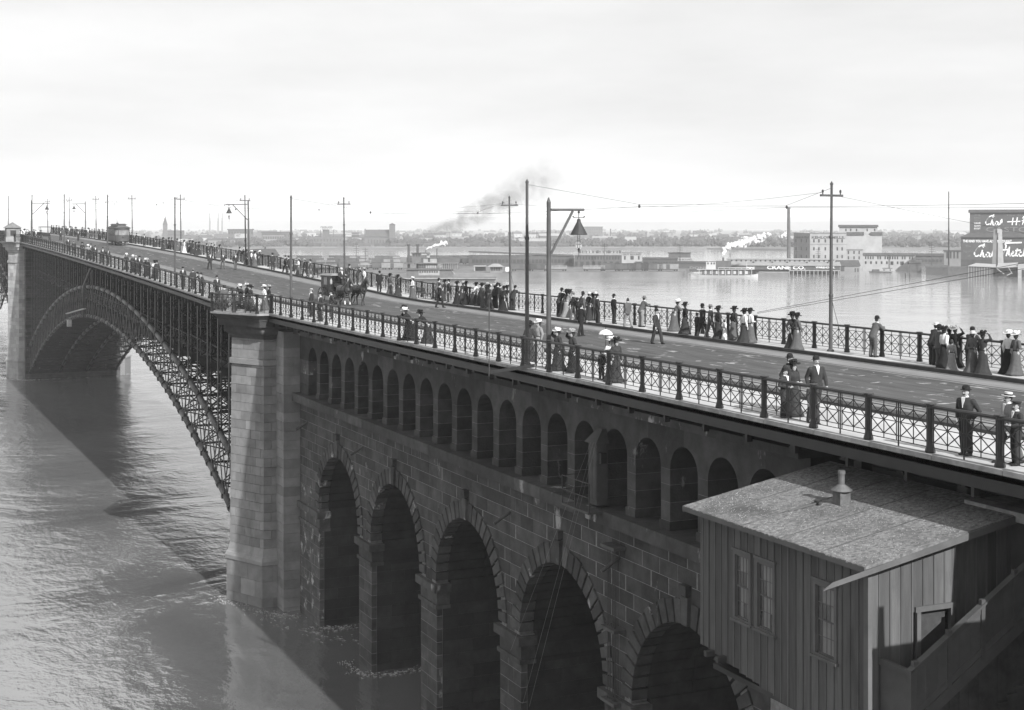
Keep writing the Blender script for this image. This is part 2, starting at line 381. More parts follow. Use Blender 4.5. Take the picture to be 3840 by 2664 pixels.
# core of the wall, a little behind the facing stones
def arch_poly(c, r, z0, n=24):
    return [(c - r, z0)] + [(c - r * math.cos(math.pi * k / n), ZSP + r * math.sin(math.pi * k / n)) for k in range(n + 1)] + [(c + r, z0)]
core = MB()
for k, c in enumerate(ARC):                       # spandrel body over each arch
    n = 24; rc_ = R_IN + .21; pts = [(c - rc_ * math.cos(math.pi * j / n), ZSP + rc_ * math.sin(math.pi * j / n)) for j in range(n + 1)]
    for j in range(n):
        (ua, za), (ub, zb) = pts[j], pts[j + 1]
        core.hexa([(WV + .016, ua, za), (BACK, ua, za), (BACK, ub, zb), (WV + .016, ub, zb), (WV + .016, ua, ZL0), (BACK, ua, ZL0), (BACK, ub, ZL0), (WV + .016, ub, ZL0)])
PIERS = [(ARC[0] + R_IN, 92.6)] + [(ARC[k + 1] + R_IN, ARC[k] - R_IN) for k in range(4)] + [(20.0, ARC[4] - R_IN)]
for a, b in PIERS: core.box(WV + .016, BACK, a + .016, b - .016, -3, 8.3); core.box(WV + .016, BACK, a + .215, b - .215, 8.301, ZL0 - .001)
core.build('core_masonry', MORTAR, arc, True)
def outside(z, c, r):
    d = z - ZSP
    if d >= r: return 0.0
    return r if d <= 0 else math.sqrt(r * r - d * d)
STN = []
def stone_poly(poly, v_front, depth, name, m, parent):
    """a facing stone: polygon in (u, z), front face pillowed by a chamfer"""
    n = len(poly); cu = sum(p for p, q in poly) / n; cz = sum(q for p, q in poly) / n
    us_ = [p for p, q in poly]; w = max(us_) - min(us_)
    if w < .06: return
    i = .018
    inner = []
    for p, q in poly:
        du, dz = cu - p, cz - q; l_ = math.hypot(du, dz) or 1; inner.append((p + du / l_ * i * 1.6, q + dz / l_ * i * 1.6))
    j = random.uniform(-.008, .008)
    pts = [(v_front + depth, p, q) for p, q in poly] + [(v_front + .012 + j, p, q) for p, q in poly] + [(v_front + j, p, q) for p, q in inner]
    fs = [tuple(range(n))]
    for r_ in (0, 1):
        for k in range(n): fs.append((r_ * n + k, r_ * n + (k + 1) % n, (r_ + 1) * n + (k + 1) % n, (r_ + 1) * n + k))
    fs.append(tuple(range(3 * n - 1, 2 * n - 1, -1)))
    mb = MB(); mb.add(pts, fs); return mb.build(name, m, parent, True)
G_ = .014                                          # half joint
def course_stones(ua, ub, z0, z1, L_, off, name, m, parent, v=WV, depth=.3, cut=None):
    u = ua - off
    while u < ub - .02:
        a, b = max(u, ua) + G_, min(u + L_ * random.uniform(.93, 1.07), ub) - G_; u += L_
        if b - a < .12: continue
        polys = [[(a, z0 + G_), (b, z0 + G_), (b, z1 - G_), (a, z1 - G_)]]
        if cut:
            c, r = cut; w0, w1 = outside(z0, c, r), outside(z1, c, r)
            if w0 > 0 and a < c + w0 and b > c - w0:
                polys = []; zs = [z0 + G_ + (z1 - z0 - 2 * G_) * j / 3 for j in range(4)]
                lw = [min(b, c - outside(z, c, r)) for z in zs]; rw = [max(a, c + outside(z, c, r)) for z in zs]
                if max(lw) > a + .1:
                    polys.append([(a, zs[0])] + [(max(a + .02, p), z) for p, z in zip(lw, zs)] + [(a, zs[3])])
                if min(rw) < b - .1:
                    polys.append([(b, zs[3])] + [(min(b - .02, p), z) for p, z in reversed(list(zip(rw, zs)))] + [(b, zs[0])])
        for p in polys:
            q = [p[0]]
            for e in p[1:]:
                if math.hypot(e[0] - q[-1][0], e[1] - q[-1][1]) > .01: q.append(e)
            if len(q) >= 3: stone_poly(q, v, depth, name, m, parent)
# wall courses over the arches
zc = [ZSP - .13 + k * (ZL0 - ZSP + .13) / 11 for k in range(12)]
for k, c in enumerate(ARC):
    ua, ub = c - PB / 2, (c + PB / 2) if k else 92.5
    for j in range(11):
        if k == 0:
            course_stones(ua, 88.6, zc[j], zc[j + 1], 1.28, .64 * (j % 2), 'wall_stone', STONE, arc, cut=(c, R_OUT - .1))
            course_stones(88.6, ub, zc[j], zc[j + 1], 1.1, .55 * (j % 2), 'wall_stone', STONEW if j < 4 else STONE, arc)
        else: course_stones(ua, ub, zc[j], zc[j + 1], 1.28, .64 * (j % 2), 'wall_stone', STONE, arc, cut=(c, R_OUT - .1))
# arch rings: projecting voussoirs with open joints, a keystone with bracket
for k, c in enumerate(ARC):
    n = 25
    for j in range(n):
        a0 = math.pi * j / n + .014; a1 = math.pi * (j + 1) / n - .014
        key = j == n // 2
        ro = R_OUT + (.0 if not key else .2) + (.05 if j % 2 else 0)
        f = WV - (.09 if not key else .17)
        P = lambda a, r: (c - r * math.cos(a), ZSP + r * math.sin(a))
        poly = [P(a0, R_IN), P(a1, R_IN), P(a1, ro), P(a0, ro)]
        stone_poly(poly, f, WV - f + .6, 'keystone' if key else 'voussoir', STONE if (k + j) % 7 else STONEW, arc)
    MB().box(WV - .24, WV + .1, c - .24, c + .24, ZSP + R_OUT + .26, ZSP + R_OUT + .62).build('key_block', STONE, arc, True)
    # barrel lining
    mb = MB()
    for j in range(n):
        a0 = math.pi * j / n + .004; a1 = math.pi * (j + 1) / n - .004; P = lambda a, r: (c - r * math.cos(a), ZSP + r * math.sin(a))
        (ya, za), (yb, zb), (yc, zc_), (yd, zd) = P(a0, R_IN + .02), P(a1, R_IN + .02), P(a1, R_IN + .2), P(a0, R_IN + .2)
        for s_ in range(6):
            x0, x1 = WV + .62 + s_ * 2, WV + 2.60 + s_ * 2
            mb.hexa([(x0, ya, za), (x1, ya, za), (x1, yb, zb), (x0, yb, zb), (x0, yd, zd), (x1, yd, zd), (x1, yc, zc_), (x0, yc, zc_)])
    mb.build('barrel_lining', STONESHADE, arc, True)
# piers under the arches: facing stones, string course, impost
for k, (a, b) in enumerate(PIERS):
    if k == 5: a = 34.0
    zs = [-.6 + j * .66 for j in range(13)]
    for j in range(12):
        z0, z1 = zs[j], min(zs[j + 1], 7.04)
        if z0 >= 7.0: break
        if k == 0:
            course_stones(a, 92.5, z0, z1, 1.15, .55 * (j % 2), 'pier_stone', STONEW, arc)
        else:
            s_ = a + (b - a) * (.62 if j % 2 else .38)
            for p, q in ((a, s_), (s_, b)): stone_poly([(p + G_, z0 + G_), (q - G_, z0 + G_), (q - G_, z1 - G_), (p + G_, z1 - G_)], WV, .3, 'pier_stone', STONE, arc)
        # reveal stones on the side that faces the camera
        x = WV + .31 + (.5 if j % 2 else 0)
        x0 = WV + .31
        while x0 < 31.5:
            x1 = x0 + (.9 if x0 == WV + .31 and j % 2 else 1.7)
            MB().box(x0 + .004, x1 - .004, a - .0, a + .3, z0 + .004, z1 - .004).build('reveal_stone', STONESHADE, arc, True); x0 = x1
    for z0, z1, o, nm in ((7.04, 7.24, .10, 'string_course'), (7.24, 7.89, 0, 'neck_band'), (7.89, 8.29, .22, 'impost')):
        MB().box(WV - o, WV + .7, a - o, b + o if k else 92.48, z0 + .001, z1).build(nm, STONE if k else STONEW, arc, True)
        MB().box(WV + .702, BACK - .02, a - o * .4, b + o * .4 if k else 92.48, z0 + .001, z1 + (.16 if nm == 'impost' else 0)).build(nm, STONESHADE, arc, True)
# ledge, small arches, cornice
u = UW0
while u < UW1 - .1:
    b = min(u + 2.6, UW1); MB().box(26.34, 28.6, u + .006, b - .006, ZL0, ZL1).build('ledge_stone', STONE, arc, True)
    MB().box(26.42, 28.6, u + .006, b - .006, ZTOP, ZTOP + .28).build('cornice_stone', STONEW if random.random() < .3 else STONE, arc, True); u = b
SP = 2.53; SW = 1.88; SR = SW / 2; ZSS = 18.59 - SR
J0 = 90.55                                        # far jamb of the first small arch
def spandrel(ua, ub, ca, cb):
    """piece over a pillar: from arch crown ca (low side) to crown cb; either may be None"""
    n = 8; poly = [(ua, ZTOP), (ua, ZSS + SR if ca is not None else ZSS - 2.0)]
    if ca is not None: poly += [(ca + SR * math.sin(math.pi / 2 * j / n), ZSS + SR * math.cos(math.pi / 2 * j / n)) for j in range(1, n + 1)]
    if cb is not None: poly += [(cb - SR * math.cos(math.pi / 2 * j / n), ZSS + SR * math.sin(math.pi / 2 * j / n)) for j in range(0, n)] + [(ub, ZSS + SR)]
    poly += [(ub, ZTOP)]
    return poly
cents = [J0 - SR - SP * k for k in range(21)]
for k in range(20):
    ca, cb = cents[k + 1], cents[k]
    poly = spandrel(ca + .004, cb - .004, ca, cb); mb = MB(); mb.prism([(p, q) for p, q in poly], 'x', WV, WV + 1.5); mb.build('spandrel_stone', STONE, arc, True)
    a, b = ca + SR, cb - SR
    zz = [ZL1, ZL1 + .34, ZL1 + 1.02, ZL1 + 1.66, ZSS]
    for j in range(4):
        e = .05 if j == 0 else 0
        MB().box(WV - e, WV + 1.5 + e, a - e, b + e, zz[j] + .010, zz[j + 1] - .010).build('pillar_stone', STONE, arc, True)
    MB().box(WV + .008, WV + 1.45, a + .008, b - .008, ZL1, ZSS).build('pillar_core', MORTAR, arc, True)
# solid ends of the upper wall
poly = [(cents[0] + .004, ZTOP), (cents[0] + .004, ZSS + SR)] + [(cents[0] + SR * math.sin(math.pi / 2 * j / 8), ZSS + SR * math.cos(math.pi / 2 * j / 8)) for j in range(1, 9)] + [(92.5, ZSS), (92.5, ZTOP)]
mb = MB(); mb.prism(poly, 'x', WV, WV + 1.5); mb.build('spandrel_stone', STONE, arc, True)
z = ZL1
while z < ZSS - .05:
    z1 = min(z + .66, ZSS); MB().box(WV, WV + 1.5, cents[0] + SR, 92.49, z + .006, z1 - .006).build('pillar_stone', STONEW if z > 16.2 else STONE, arc, True); z = z1
poly = [(UW0, ZTOP), (UW0, ZL1), (cents[20] - SR, ZL1), (cents[20] - SR, ZSS)] + [(cents[20] - SR * math.cos(math.pi / 2 * j / 8), ZSS + SR * math.sin(math.pi / 2 * j / 8)) for j in range(0, 8)] + [(cents[20] - .004, ZSS + SR), (cents[20] - .004, ZTOP)]
mb = MB(); mb.prism(poly, 'x', WV, WV + 1.5); mb.build('spandrel_stone', STONE, arc, True)
# timber-lined railway passage behind the small arches
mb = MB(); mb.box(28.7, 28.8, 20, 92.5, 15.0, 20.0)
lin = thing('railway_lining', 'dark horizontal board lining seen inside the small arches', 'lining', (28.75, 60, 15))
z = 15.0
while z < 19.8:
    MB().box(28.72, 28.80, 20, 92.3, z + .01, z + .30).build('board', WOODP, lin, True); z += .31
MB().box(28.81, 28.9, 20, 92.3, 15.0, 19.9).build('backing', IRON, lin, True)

# ================================================================ river piers
def offset_poly(P, o):
    n = len(P); out = []
    for k in range(n):
        p0, p1, p2 = Vector(P[k - 1]), Vector(P[k]), Vector(P[(k + 1) % n])
        d1 = (p1 - p0).normalized(); d2 = (p2 - p1).normalized(); n1 = Vector((d1.y, -d1.x)); n2 = Vector((d2.y, -d2.x))
        b = (n1 + n2); b = b / max(.2, (1 + n1.dot(n2))); q = p1 + b * o; out.append((q.x, q.y))
    return out
def river_pier(name, label, uc, m, zt, course, mirror=True, stones=True):
    """hexagonal river pier with cutwater noses at both ends"""
    root = thing(name, label, 'pier', (33.4, uc, WZ))
    h = 3.1; c = 33.4
    near = [(24.97, uc - h), (23.55, uc), (24.97, uc + h)]
    P = [near[0]] + [(2 * c - near[0][0], uc - h), (2 * c - near[1][0], uc), (2 * c - near[2][0], uc + h)] + [near[2], near[1]]
    # orientation: counter-clockwise seen from above
    def ring(o): return offset_poly(P, o)
    def solid(nm, prof, mm):
        mb = MB(); R_ = [ring(o) for o, z in prof]; n = len(P); pts = []; fs = []
        for r_, (o, z) in zip(R_, prof): pts += [(p[0], p[1], z) for p in r_]
        for j in range(len(prof) - 1):
            for k in range(n): fs.append((j * n + k, j * n + (k + 1) % n, (j + 1) * n + (k + 1) % n, (j + 1) * n + k))
        fs += [tuple(range(n - 1, -1, -1)), tuple(range((len(prof) - 1) * n, len(prof) * n))]
        mb.add(pts, fs); return mb.build(nm, mm, root, True)
    solid('core', [(.30, -3), (.30, 3.7), (.06, 4.8), (-.05, zt - 2)], MORTAR)
    solid('base_moulding', [(.33, 3.76), (.42, 3.8), (.44, 4.05), (.36, 4.25), (.30, 4.3), (.24, 4.45), (.14, 4.87), (.02, 4.88)], m)
    otaper = lambda z: .13 - .11 * (z - 4.87) / (zt - 7)
    faces = [0, 5] if False else None
    n = len(P)
    def face_stones(k, z0, z1, o0, o1, L_, off, nm='facing_stone'):
        a0, b0 = Vector(ring(o0)[k]), Vector(ring(o0)[(k + 1) % n]); a1, b1 = Vector(ring(o1)[k]), Vector(ring(o1)[(k + 1) % n])
        length = (b0 - a0).length
        if (k in (1, 2, 3)) : return
        lim = length
        if k in (0,): lim = 2.2                    # flank: only the end outside the bridge wall
        if k == 4: a0, b0, a1, b1 = b0, a0, b1, a1; lim = 2.2
        d0 = (b0 - a0).normalized(); d1 = (b1 - a1).normalized(); nn = Vector((d0.y, -d0.x)); 
        if k == 4: nn = -nn
        s_ = -off; g = .012
        while s_ < lim - .03:
            p, q = max(0, s_), min(lim, s_ + L_); s_ += L_
            if q - p < .12: continue
            p0 = a0 + d0 * ((p + g) if p > 0 else -.0); q0 = a0 + d0 * ((q - g) if q < lim else q); p1 = a1 + d1 * ((p + g) if p > 0 else 0); q1 = a1 + d1 * ((q - g) * (b1 - a1).length / length if q < length else (b1 - a1).length)
            e = random.uniform(-.006, .006); t = .22
            pts = []
            for (aa, bb, z) in ((p0, q0, z0 + g), (p1, q1, z1 - g)):
                for w, dd in ((aa, e), (bb, e), (bb, -t), (aa, -t)): x = w + nn * dd; pts.append((x.x, x.y, z))
            MB().hexa(pts).build(nm, m, root, True)
    z = -.6
    j = 0
    if stones:
        while z < 3.7:
            z1 = min(z + 1.1, 3.76)
            for k in (0, 4, 5): face_stones(k, z, z1, .34, .34, 1.5, .75 * (j % 2), 'base_stone')
            z = z1; j += 1
        z = 4.88
        while z < zt - 3.6:
            z1 = min(z + course, zt - 3.59)
            for k in (0, 4, 5): face_stones(k, z, z1, otaper(z), otaper(z1), 1.05, .52 * (j % 2))
            z = z1; j += 1
        z = zt - 3.16
        while z < zt - 1.85:
            z1 = min(z + course, zt - 1.81)
            for k in (0, 4, 5): face_stones(k, z, z1, otaper(z), otaper(z1), 1.2, .6 * (j % 2))
            z = z1; j += 1
    else:
        solid('base_block', [(.34, -1), (.34, 3.76)], m); solid('shaft', [(.13, 4.88), (0, zt - 1.9)], m)
    solid('belt_course', [(.10, zt - 3.57), (.17, zt - 3.55), (.17, zt - 3.2), (.10, zt - 3.17)], m)
    P_full = list(P)
    def nose_only(s_):
        e = [(25.45, uc - h), (24.97, uc - h), (23.55, uc), (24.97, uc + h), (25.45, uc + h)]
        if s_ > 0: return [(2 * c - p, q) for p, q in e]
        return e[::-1]
    def nose_solid(nm, prof, mm, s_):
        Q = nose_only(s_); mb = MB(); n_ = len(Q); pts = []; fs = []
        for o, z in prof:
            r_ = offset_poly(Q, o); r_[0] = (Q[0][0], r_[0][1]); r_[-1] = (Q[-1][0], r_[-1][1]); pts += [(p[0], p[1], z) for p in r_]
        for j in range(len(prof) - 1):
            for k in range(n_): fs.append((j * n_ + k, j * n_ + (k + 1) % n_, (j + 1) * n_ + (k + 1) % n_, (j + 1) * n_ + k))
        fs += [tuple(range(n_ - 1, -1, -1)), tuple(range((len(prof) - 1) * n_, len(prof) * n_))]
        mb.add(pts, fs); return mb.build(nm, mm, root, True)
    solid('capital', [(.0, zt - 1.81), (.12, zt - 1.78), (.16, zt - 1.6), (.42, zt - 1.42), (.5, zt - 1.3), (.5, zt - .98)], STONE if m is STONEP else m)
    for s_ in (-1, 1): nose_solid('abacus', [(.62, zt - .97), (.82, zt - .95), (.84, zt - .56), (.92, zt - .53), (.92, zt - .46), (.98, zt - .40), (1.22, zt - .2), (1.26, zt - .14)], STONE if m is STONEP else m, s_)
    for s_ in (-1, 1): nose_solid('platform_slab', [(1.34, zt - .135), (1.36, zt - .01)], SLABE, s_)
    # square pilasters where pier meets the spans
    for s_ in (-1, 1):
        ua = uc + s_ * (h - .02); ub = uc + s_ * (h + 1.85); a, b = min(ua, ub), max(ua, ub); z = -.6; j = 0
        while z < zt - 1.2:
            z1 = z + course * 1.02
            MB().box(25.78, 41.0, a + (.01 if s_ > 0 else 0), b, z + .012, min(z1, zt - 1.2) - .012).build('pilaster_stone', m if m is STONEP else STONE, root, True); z = z1; j += 1
        MB().box(25.82, 40.9, a + .03, b - .03, -3, zt - 1.25).build('pilaster_core', MORTAR, root, True)
    # balcony railing
    bal = thing('balcony_railing', 'iron railing round the pointed platform of the near pier' if uc < 150 else 'iron railing round the platform of the distant pier', 'railing', (24, uc, zt))
    pr = [(25.2, uc - 4.2), (24.2, uc - 4.2), (22.15, uc), (24.2, uc + 4.2), (25.2, uc + 4.2)]
    for p, q in zip(pr[:-1], pr[1:]): rail_between(bal, (p[0], p[1], zt), (q[0], q[1], zt))
    return root
river_pier('stone_pier', 'tall pale stone river pier with pointed cutwater between arcade and steel arch', 97.5, STONEP, 20.64, .60)
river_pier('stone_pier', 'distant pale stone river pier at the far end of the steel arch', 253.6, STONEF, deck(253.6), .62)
# ================================================================ steel arch spans
RIBS = [26.5, 31.2, 35.6, 40.3]
def arch_span(label, ua, ub, uc, zu, ru, zl, rl, full=True):
    """two-tube ribbed steel arch; tubes lie on circles with centres (uc, zu), (uc, zl)"""
    root = thing('steel_arch', label, 'arch', ((RIBS[0] + RIBS[3]) / 2, uc, WZ))
    up = lambda u: zu + math.sqrt(ru * ru - (u - uc) ** 2); lo = lambda u: zl + math.sqrt(rl * rl - (u - uc) ** 2)
    pan = 3.66; n = int((ub - ua) / pan); U = [ua + (ub - ua) * k / n for k in range(n + 1)]
    railz = lambda u: deck(u) - 5.6
    for r, v in enumerate(RIBS):
        near = r == 0
        tubes = MB(); coll = MB(); cols = MB(); br = MB()
        for k in range(n):
            a, b = U[k], U[k + 1]
            for f in (up, lo):
                A, B = Vector((v, a, f(a))), Vector((v, b, f(b)))
                if near and full: MB().cone(A, B, .24, .24, 10).build('tube_segment', STEELL, root, True, True)
                else: tubes.cone(A, B, .24, .24, 8)
                d = (B - A).normalized()
                coll.cone(A - d * .2, A + d * .2, .31, .31, 10)
            m = (a + b) / 2
            q = MB() if near and full else br
            for s_ in (-.14, .14):
                q.bar((v + s_, a, up(a)), (v + s_, m, lo(m)), .07, .12); q.bar((v + s_, b, up(b)), (v + s_, m, lo(m)), .07, .12)
            if near and full: q.build('brace', STEELL, root, True)
        if not (near and full): tubes.build('tube_rib', STEELL, root, True, True)
        if near and full:
            for k in range(n):
                m = (U[k] + U[k + 1]) / 2
                MB().cone((v - .30, m, lo(m) - .05), (v + .30, m, lo(m) - .05), .2, .2, 8).build('pin_joint', STEEL, root, True)
        else: br.build('rib_bracing', STEEL, root, True)
        stuff(coll.build('couplings', STEEL, root, True))
        for u in U[1:-1]:
            z0, z1 = up(u), deck(u) - .62
            if z1 - z0 < .4: continue
            q = MB() if near and full else cols
            q.box(v - .16, v - .10, u - .17, u + .17, z0, z1); q.box(v + .10, v + .16, u - .17, u + .17, z0, z1)
            z = z0; f = 0
            while z < z1 - .3:
                e = min(z + .55, z1); q.bar((v - .1, u + (.15 if f else -.15), z), (v + .1, u + (.15 if f else -.15), e), .03, .05); q.bar((v - .13, u - .16, z), (v - .13, u + .16, e), .03, .05); z = e; f = 1 - f
            if near and full: q.build('column', STEEL, root, True)
        if not (near and full): stuff(cols.build('columns', STEEL, root, True))
    # cross bracing between the ribs
    for k, u in enumerate(U[1:-1]):
        if not full and k % 2: continue
        mb = MB(); z0, z1 = up(u), deck(u) - .7
        for va, vb in zip(RIBS[:-1], RIBS[1:]):
            h = z1 - z0; m = max(1, round(h / 1.6)) if h > .8 else 0
            for j in range(m):
                p, q = z0 + h * j / m, z0 + h * (j + 1) / m; vm = (va + vb) / 2
                for x0, x1 in ((va, vm), (vm, vb)):
                    mb.bar((x0, u, p), (x1, u, q), .05, .09); mb.bar((x0, u, q), (x1, u, p), .05, .09)
                mb.bar((va, u, p), (vb, u, p), .08, .14)
            # between the two tubes
            zl_, zu_ = lo(u), up(u)
            for j in range(2):
                p, q = zl_ + (zu_ - zl_) * j / 2, zl_ + (zu_ - zl_) * (j + 1) / 2; vm = (va + vb) / 2
                for x0, x1 in ((va, vm), (vm, vb)):
                    mb.bar((x0, u, p), (x1, u, q), .05, .08); mb.bar((x0, u, q), (x1, u, p), .05, .08)
            mb.bar((va, u, zl_), (vb, u, zl_), .12, .18); mb.bar((va, u, zu_), (vb, u, zu_), .12, .18)
            # lateral lattice in the plane of the lower tubes
            if k + 2 < len(U):
                u2 = U[k + 2]; mb.bar((va, u, lo(u)), (vb, u2, lo(u2)), .06, .09); mb.bar((vb, u, lo(u)), (va, u2, lo(u2)), .06, .09)
        mb.build('cross_frame', STEEL, root, True)
    # railway deck slung between the ribs
    fl = MB()
    for k in range(len(U) - 1):
        a, b = U[k], U[k + 1]; za, zb = railz(a), railz(b)
        for va, vb in ((28.2, 30.6), (31.8, 34.8), (36.0, 38.6)):
            fl.hexa([(va, a, za - .2), (vb, a, za - .2), (vb, b, zb - .2), (va, b, zb - .2), (va, a, za), (vb, a, za), (vb, b, zb), (va, b, zb)])
        fl.bar((26.6, a, za - .5), (40.2, a, za - .5), .3, .7)
        for v in (27.6, 39.2):
            fl.bar((v, a, za + .9), (v, b, zb + .9), .06, .12); fl.bar((v, a, za - .2), (v, b, zb - .2), .10, .5)
            for j in range(3):
                p = a + (b - a) * j / 3; q = a + (b - a) * (j + 1) / 3; zp = railz(p); zq = railz(q)
                fl.bar((v, p, zp), (v, q, zq + .9), .04, .06); fl.bar((v, p, zp + .9), (v, q, zq), .04, .06)
    fl.build('railway_floor', STEEL, root, True)
    # floor beams and stringers under the roadway
    bm = MB()
    for u in U: bm.bar((25.3, u, deck(u) - .85), (41.5, u, deck(u) - .85), .18, .45); 
    for k in range(len(U) - 1):
        for v in (25.9, 28.6, 33.4, 38.2, 40.9): bm.bar((v, U[k], deck(U[k]) - .75), (v, U[k + 1], deck(U[k + 1]) - .75), .12, .25)
    bm.build('floor_beams', STEEL, root, True)
    return root
arch_span('great steel tube arch span between the two stone piers', 102.6, 248.6, 175.9, -200.26, 219.25, -192.3, 207.69)
arch_span('next steel arch span beyond the distant pier at the left edge', 258.8, 405.0, 332.0, -198.2, 219.25, -190.2, 207.69, False)

# drain leaders hanging from the deck over the arch
dp = thing('drain_pipe', 'long slanting-topped drain pipe hanging over the crown of the steel arch', 'pipe', (25.9, 178, 22))
MB().loft([(25.9, 176.6, 22.6), (25.9, 177.4, 21.6), (25.9, 184, 18.9), (25.9, 184.3, 15.2)], [.16] * 4, 8, False).build('pipe', STEELL, dp, True, True)
pp = thing('conduit_pipe', 'straight pale vertical pipe hanging beside the slanting drain pipe', 'pipe', (25.8, 176, 22))
MB().cone((25.8, 176.2, 15.4), (25.8, 176.2, 22.9), .07, .07, 8).build('pipe', STEELL, pp, True, True)
# painters' stage slung below the arch
st = thing('work_stage', 'narrow pale plank stage with hanging box under the steel arch crown', 'stage', (25.4, 195, 14))
PALE = mat('pale weathered plank', 0.42, 0.9, 0.25, 2)
p0 = atv(250, 1177, 25.4); p1 = atv(318, 1158, 25.4)
MB().bar((25.4, p0[0], p0[1]), (25.4, p1[0], p1[1]), .3, .12).build('plank', PALE, st, True)
p2 = atv(258, 1200, 25.4); p3 = atv(258, 1225, 25.4)
MB().box(25.2, 25.7, p2[0] - .45, p2[0] + .45, p3[1], p2[1]).build('box', PALE, st, True)
for q in (p0, p1): MB().bar((25.4, q[0], q[1]), (25.4, q[0] + .3, deck(q[0]) - .8), .03).build('sling_rope', STEELL, st, True)

# ================================================================ small fittings on the arcade face
SPOUT = mat('rusted spout pipe', 0.07, 0.7, 0.35, 3)
for k, (x, y, dx, lab) in enumerate([(1153, 1584, 1, 'beside the tall pier'), (1361, 1676, 1, 'right of the first arch keystone'), (1911.8, 1921, 1, 'right of the third arch'), (2321.9, 2092, 1, 'right of the fourth arch, behind the conduit pipes')]):
    u_, z_ = atv(x, y, WV)
    o = tag(MB().cone((WV + .2, u_, z_ + .1), (WV - .78, u_, z_ - .45), .07, .075, 10).build('drain_spout', SPOUT), 'rusted drain spout jutting from the wall ' + lab, 'spout', 'drain spouts on the arcade wall')
# equipment cabinet on the ledge with its pipe-railed platform
u_, z_ = atv(2237, 1884, 26.6)
cab = thing('equipment_cabinet', 'tall timber equipment cabinet with pitched cap standing on arcade ledge', 'cabinet', (26.6, u_, ZL1))
CAB = mat('grey painted timber', 0.07, 0.8, 0.25, 2)
MB().box(26.38, 26.86, u_ - .45, u_ + .25, ZL1 + .12, 17.95).build('body', CAB, cab, True)
MB().box(26.35, 26.38, u_ - .41, u_ - .12, ZL1 + .35, 17.8).build('door', CAB, cab, True)
MB().box(26.35, 26.38, u_ - .08, u_ + .21, ZL1 + .35, 17.8).build('door', CAB, cab, True)
MB().add([(26.25, u_ - .58, 17.95), (26.87, u_ - .58, 17.95), (26.87, u_ + .38, 17.95), (26.25, u_ + .38, 17.95), (26.7, u_ - .3, 18.5), (26.86, u_ - .3, 18.5), (26.86, u_ + .1, 18.5), (26.7, u_ + .1, 18.5)], [(3, 2, 1, 0), (4, 5, 6, 7), (0, 1, 5, 4), (1, 2, 6, 5), (2, 3, 7, 6), (3, 0, 4, 7)]).build('cap', CAB, cab, True)
MB().box(26.45, 26.7, u_ - .66, u_ - .45, 17.2, 17.6).build('meter_box', STEEL, cab, True)
MB().box(25.7, 26.34, u_ - 1.0, u_ + 1.3, ZL1 - .08, ZL1 + .0).build('platform', CAB, cab, True)
pr = MB()
for uu in (u_ - 1.0, u_ + .2, u_ + 1.3):
    pr.bar((25.75, uu, ZL1), (25.75, uu, ZL1 + 1.1), .035)
for zz in (.55, 1.1):
    pr.bar((25.75, u_ - 1.0, ZL1 + zz), (25.75, u_ + 1.3, ZL1 + zz), .03); pr.bar((25.75, u_ + 1.3, ZL1 + zz), (26.6, u_ + 1.3, ZL1 + zz), .03)
pr.build('pipe_rail', IRONF, cab, True)
# conduit pipes on brackets right of the fourth arch
cu, cz = atv(2297, 2060, WV - .3)
con = thing('conduit_riser', 'bundle of thin vertical conduit pipes on timber brackets right of fourth arch', 'conduit', (WV - .3, cu, 6))
for dd in (-.28, -.12, .12, .28): MB().cone((WV - .35, cu + dd, 4.0), (WV - .35, cu + dd, 14.1), .025, .025, 6).build('pipe', IRONF, con, True)
for zz in (14.05, 10.9, 8.1): MB().box(WV - .55, WV - .02, cu - .55, cu + .55, zz, zz + .12).build('bracket', SPOUT, con, True)
# slack service wires from the cabinet down to the river
for k, (xa, ya, xb, yb) in enumerate([(2215, 1660, 1915, 2440), (2225, 1660, 1960, 2640), (2235, 1660, 1985, 2650)]):
    a = atv(xa, ya, 26.2); b = atv(xb, yb, 24.6)
    tag(MB().bar((26.2, a[0], a[1]), (24.6, b[0], b[1]), .007).build('service_wire', mat('pale wire', .22, .6, .1)), 'thin pale wire slanting down from the cabinet past the fourth arch, %s of three' % ('left', 'middle', 'right')[k], 'wire', 'service wires below the cabinet')

# ================================================================ timber hut hung on the arcade
HV, HU0, HU1 = 22.1, 27.86, 35.22
HUTW = mat('weathered brown painted boards', 0.088, 0.85, 0.22, 1.5, 0.25, 30, stretch=(6, 6, .6), rnd=.30, stain=(.05, .56, .75, 1.4, (1, 1, .25)))
HUTT = mat('weathered trim boards', 0.10, 0.85, 0.2, 2, stretch=(1, 1, 1), rnd=.06)
GRAV = mat('gravel felt roof', 0.17, 1.0, 0.65, 9, 1.0, 50, detail=9, stain=(0.08, .48, .70, .6, (1, 1, 1)))
GLASS = mat('dusty window glass', 0.04, 0.25, 0.5, 2.5, spec=.6)
CURT = mat('drawn blind behind glass', 0.16, 0.5, 0.15, 3)
hut = thing('timber_hut', 'dark board-and-batten timber hut with gravel roof below the deck railing', 'hut', (24.4, 31.5, 14.4))
HB = 13.6
zroof = lambda v: 18.43 + (v - 21.72) * .1805
def htop(v): return zroof(v) - .16
WINS = [(32.72, 33.58), (31.60, 32.50), (28.98, 29.94)]
ZW0, ZW1 = 15.68, 17.55
u = HU0
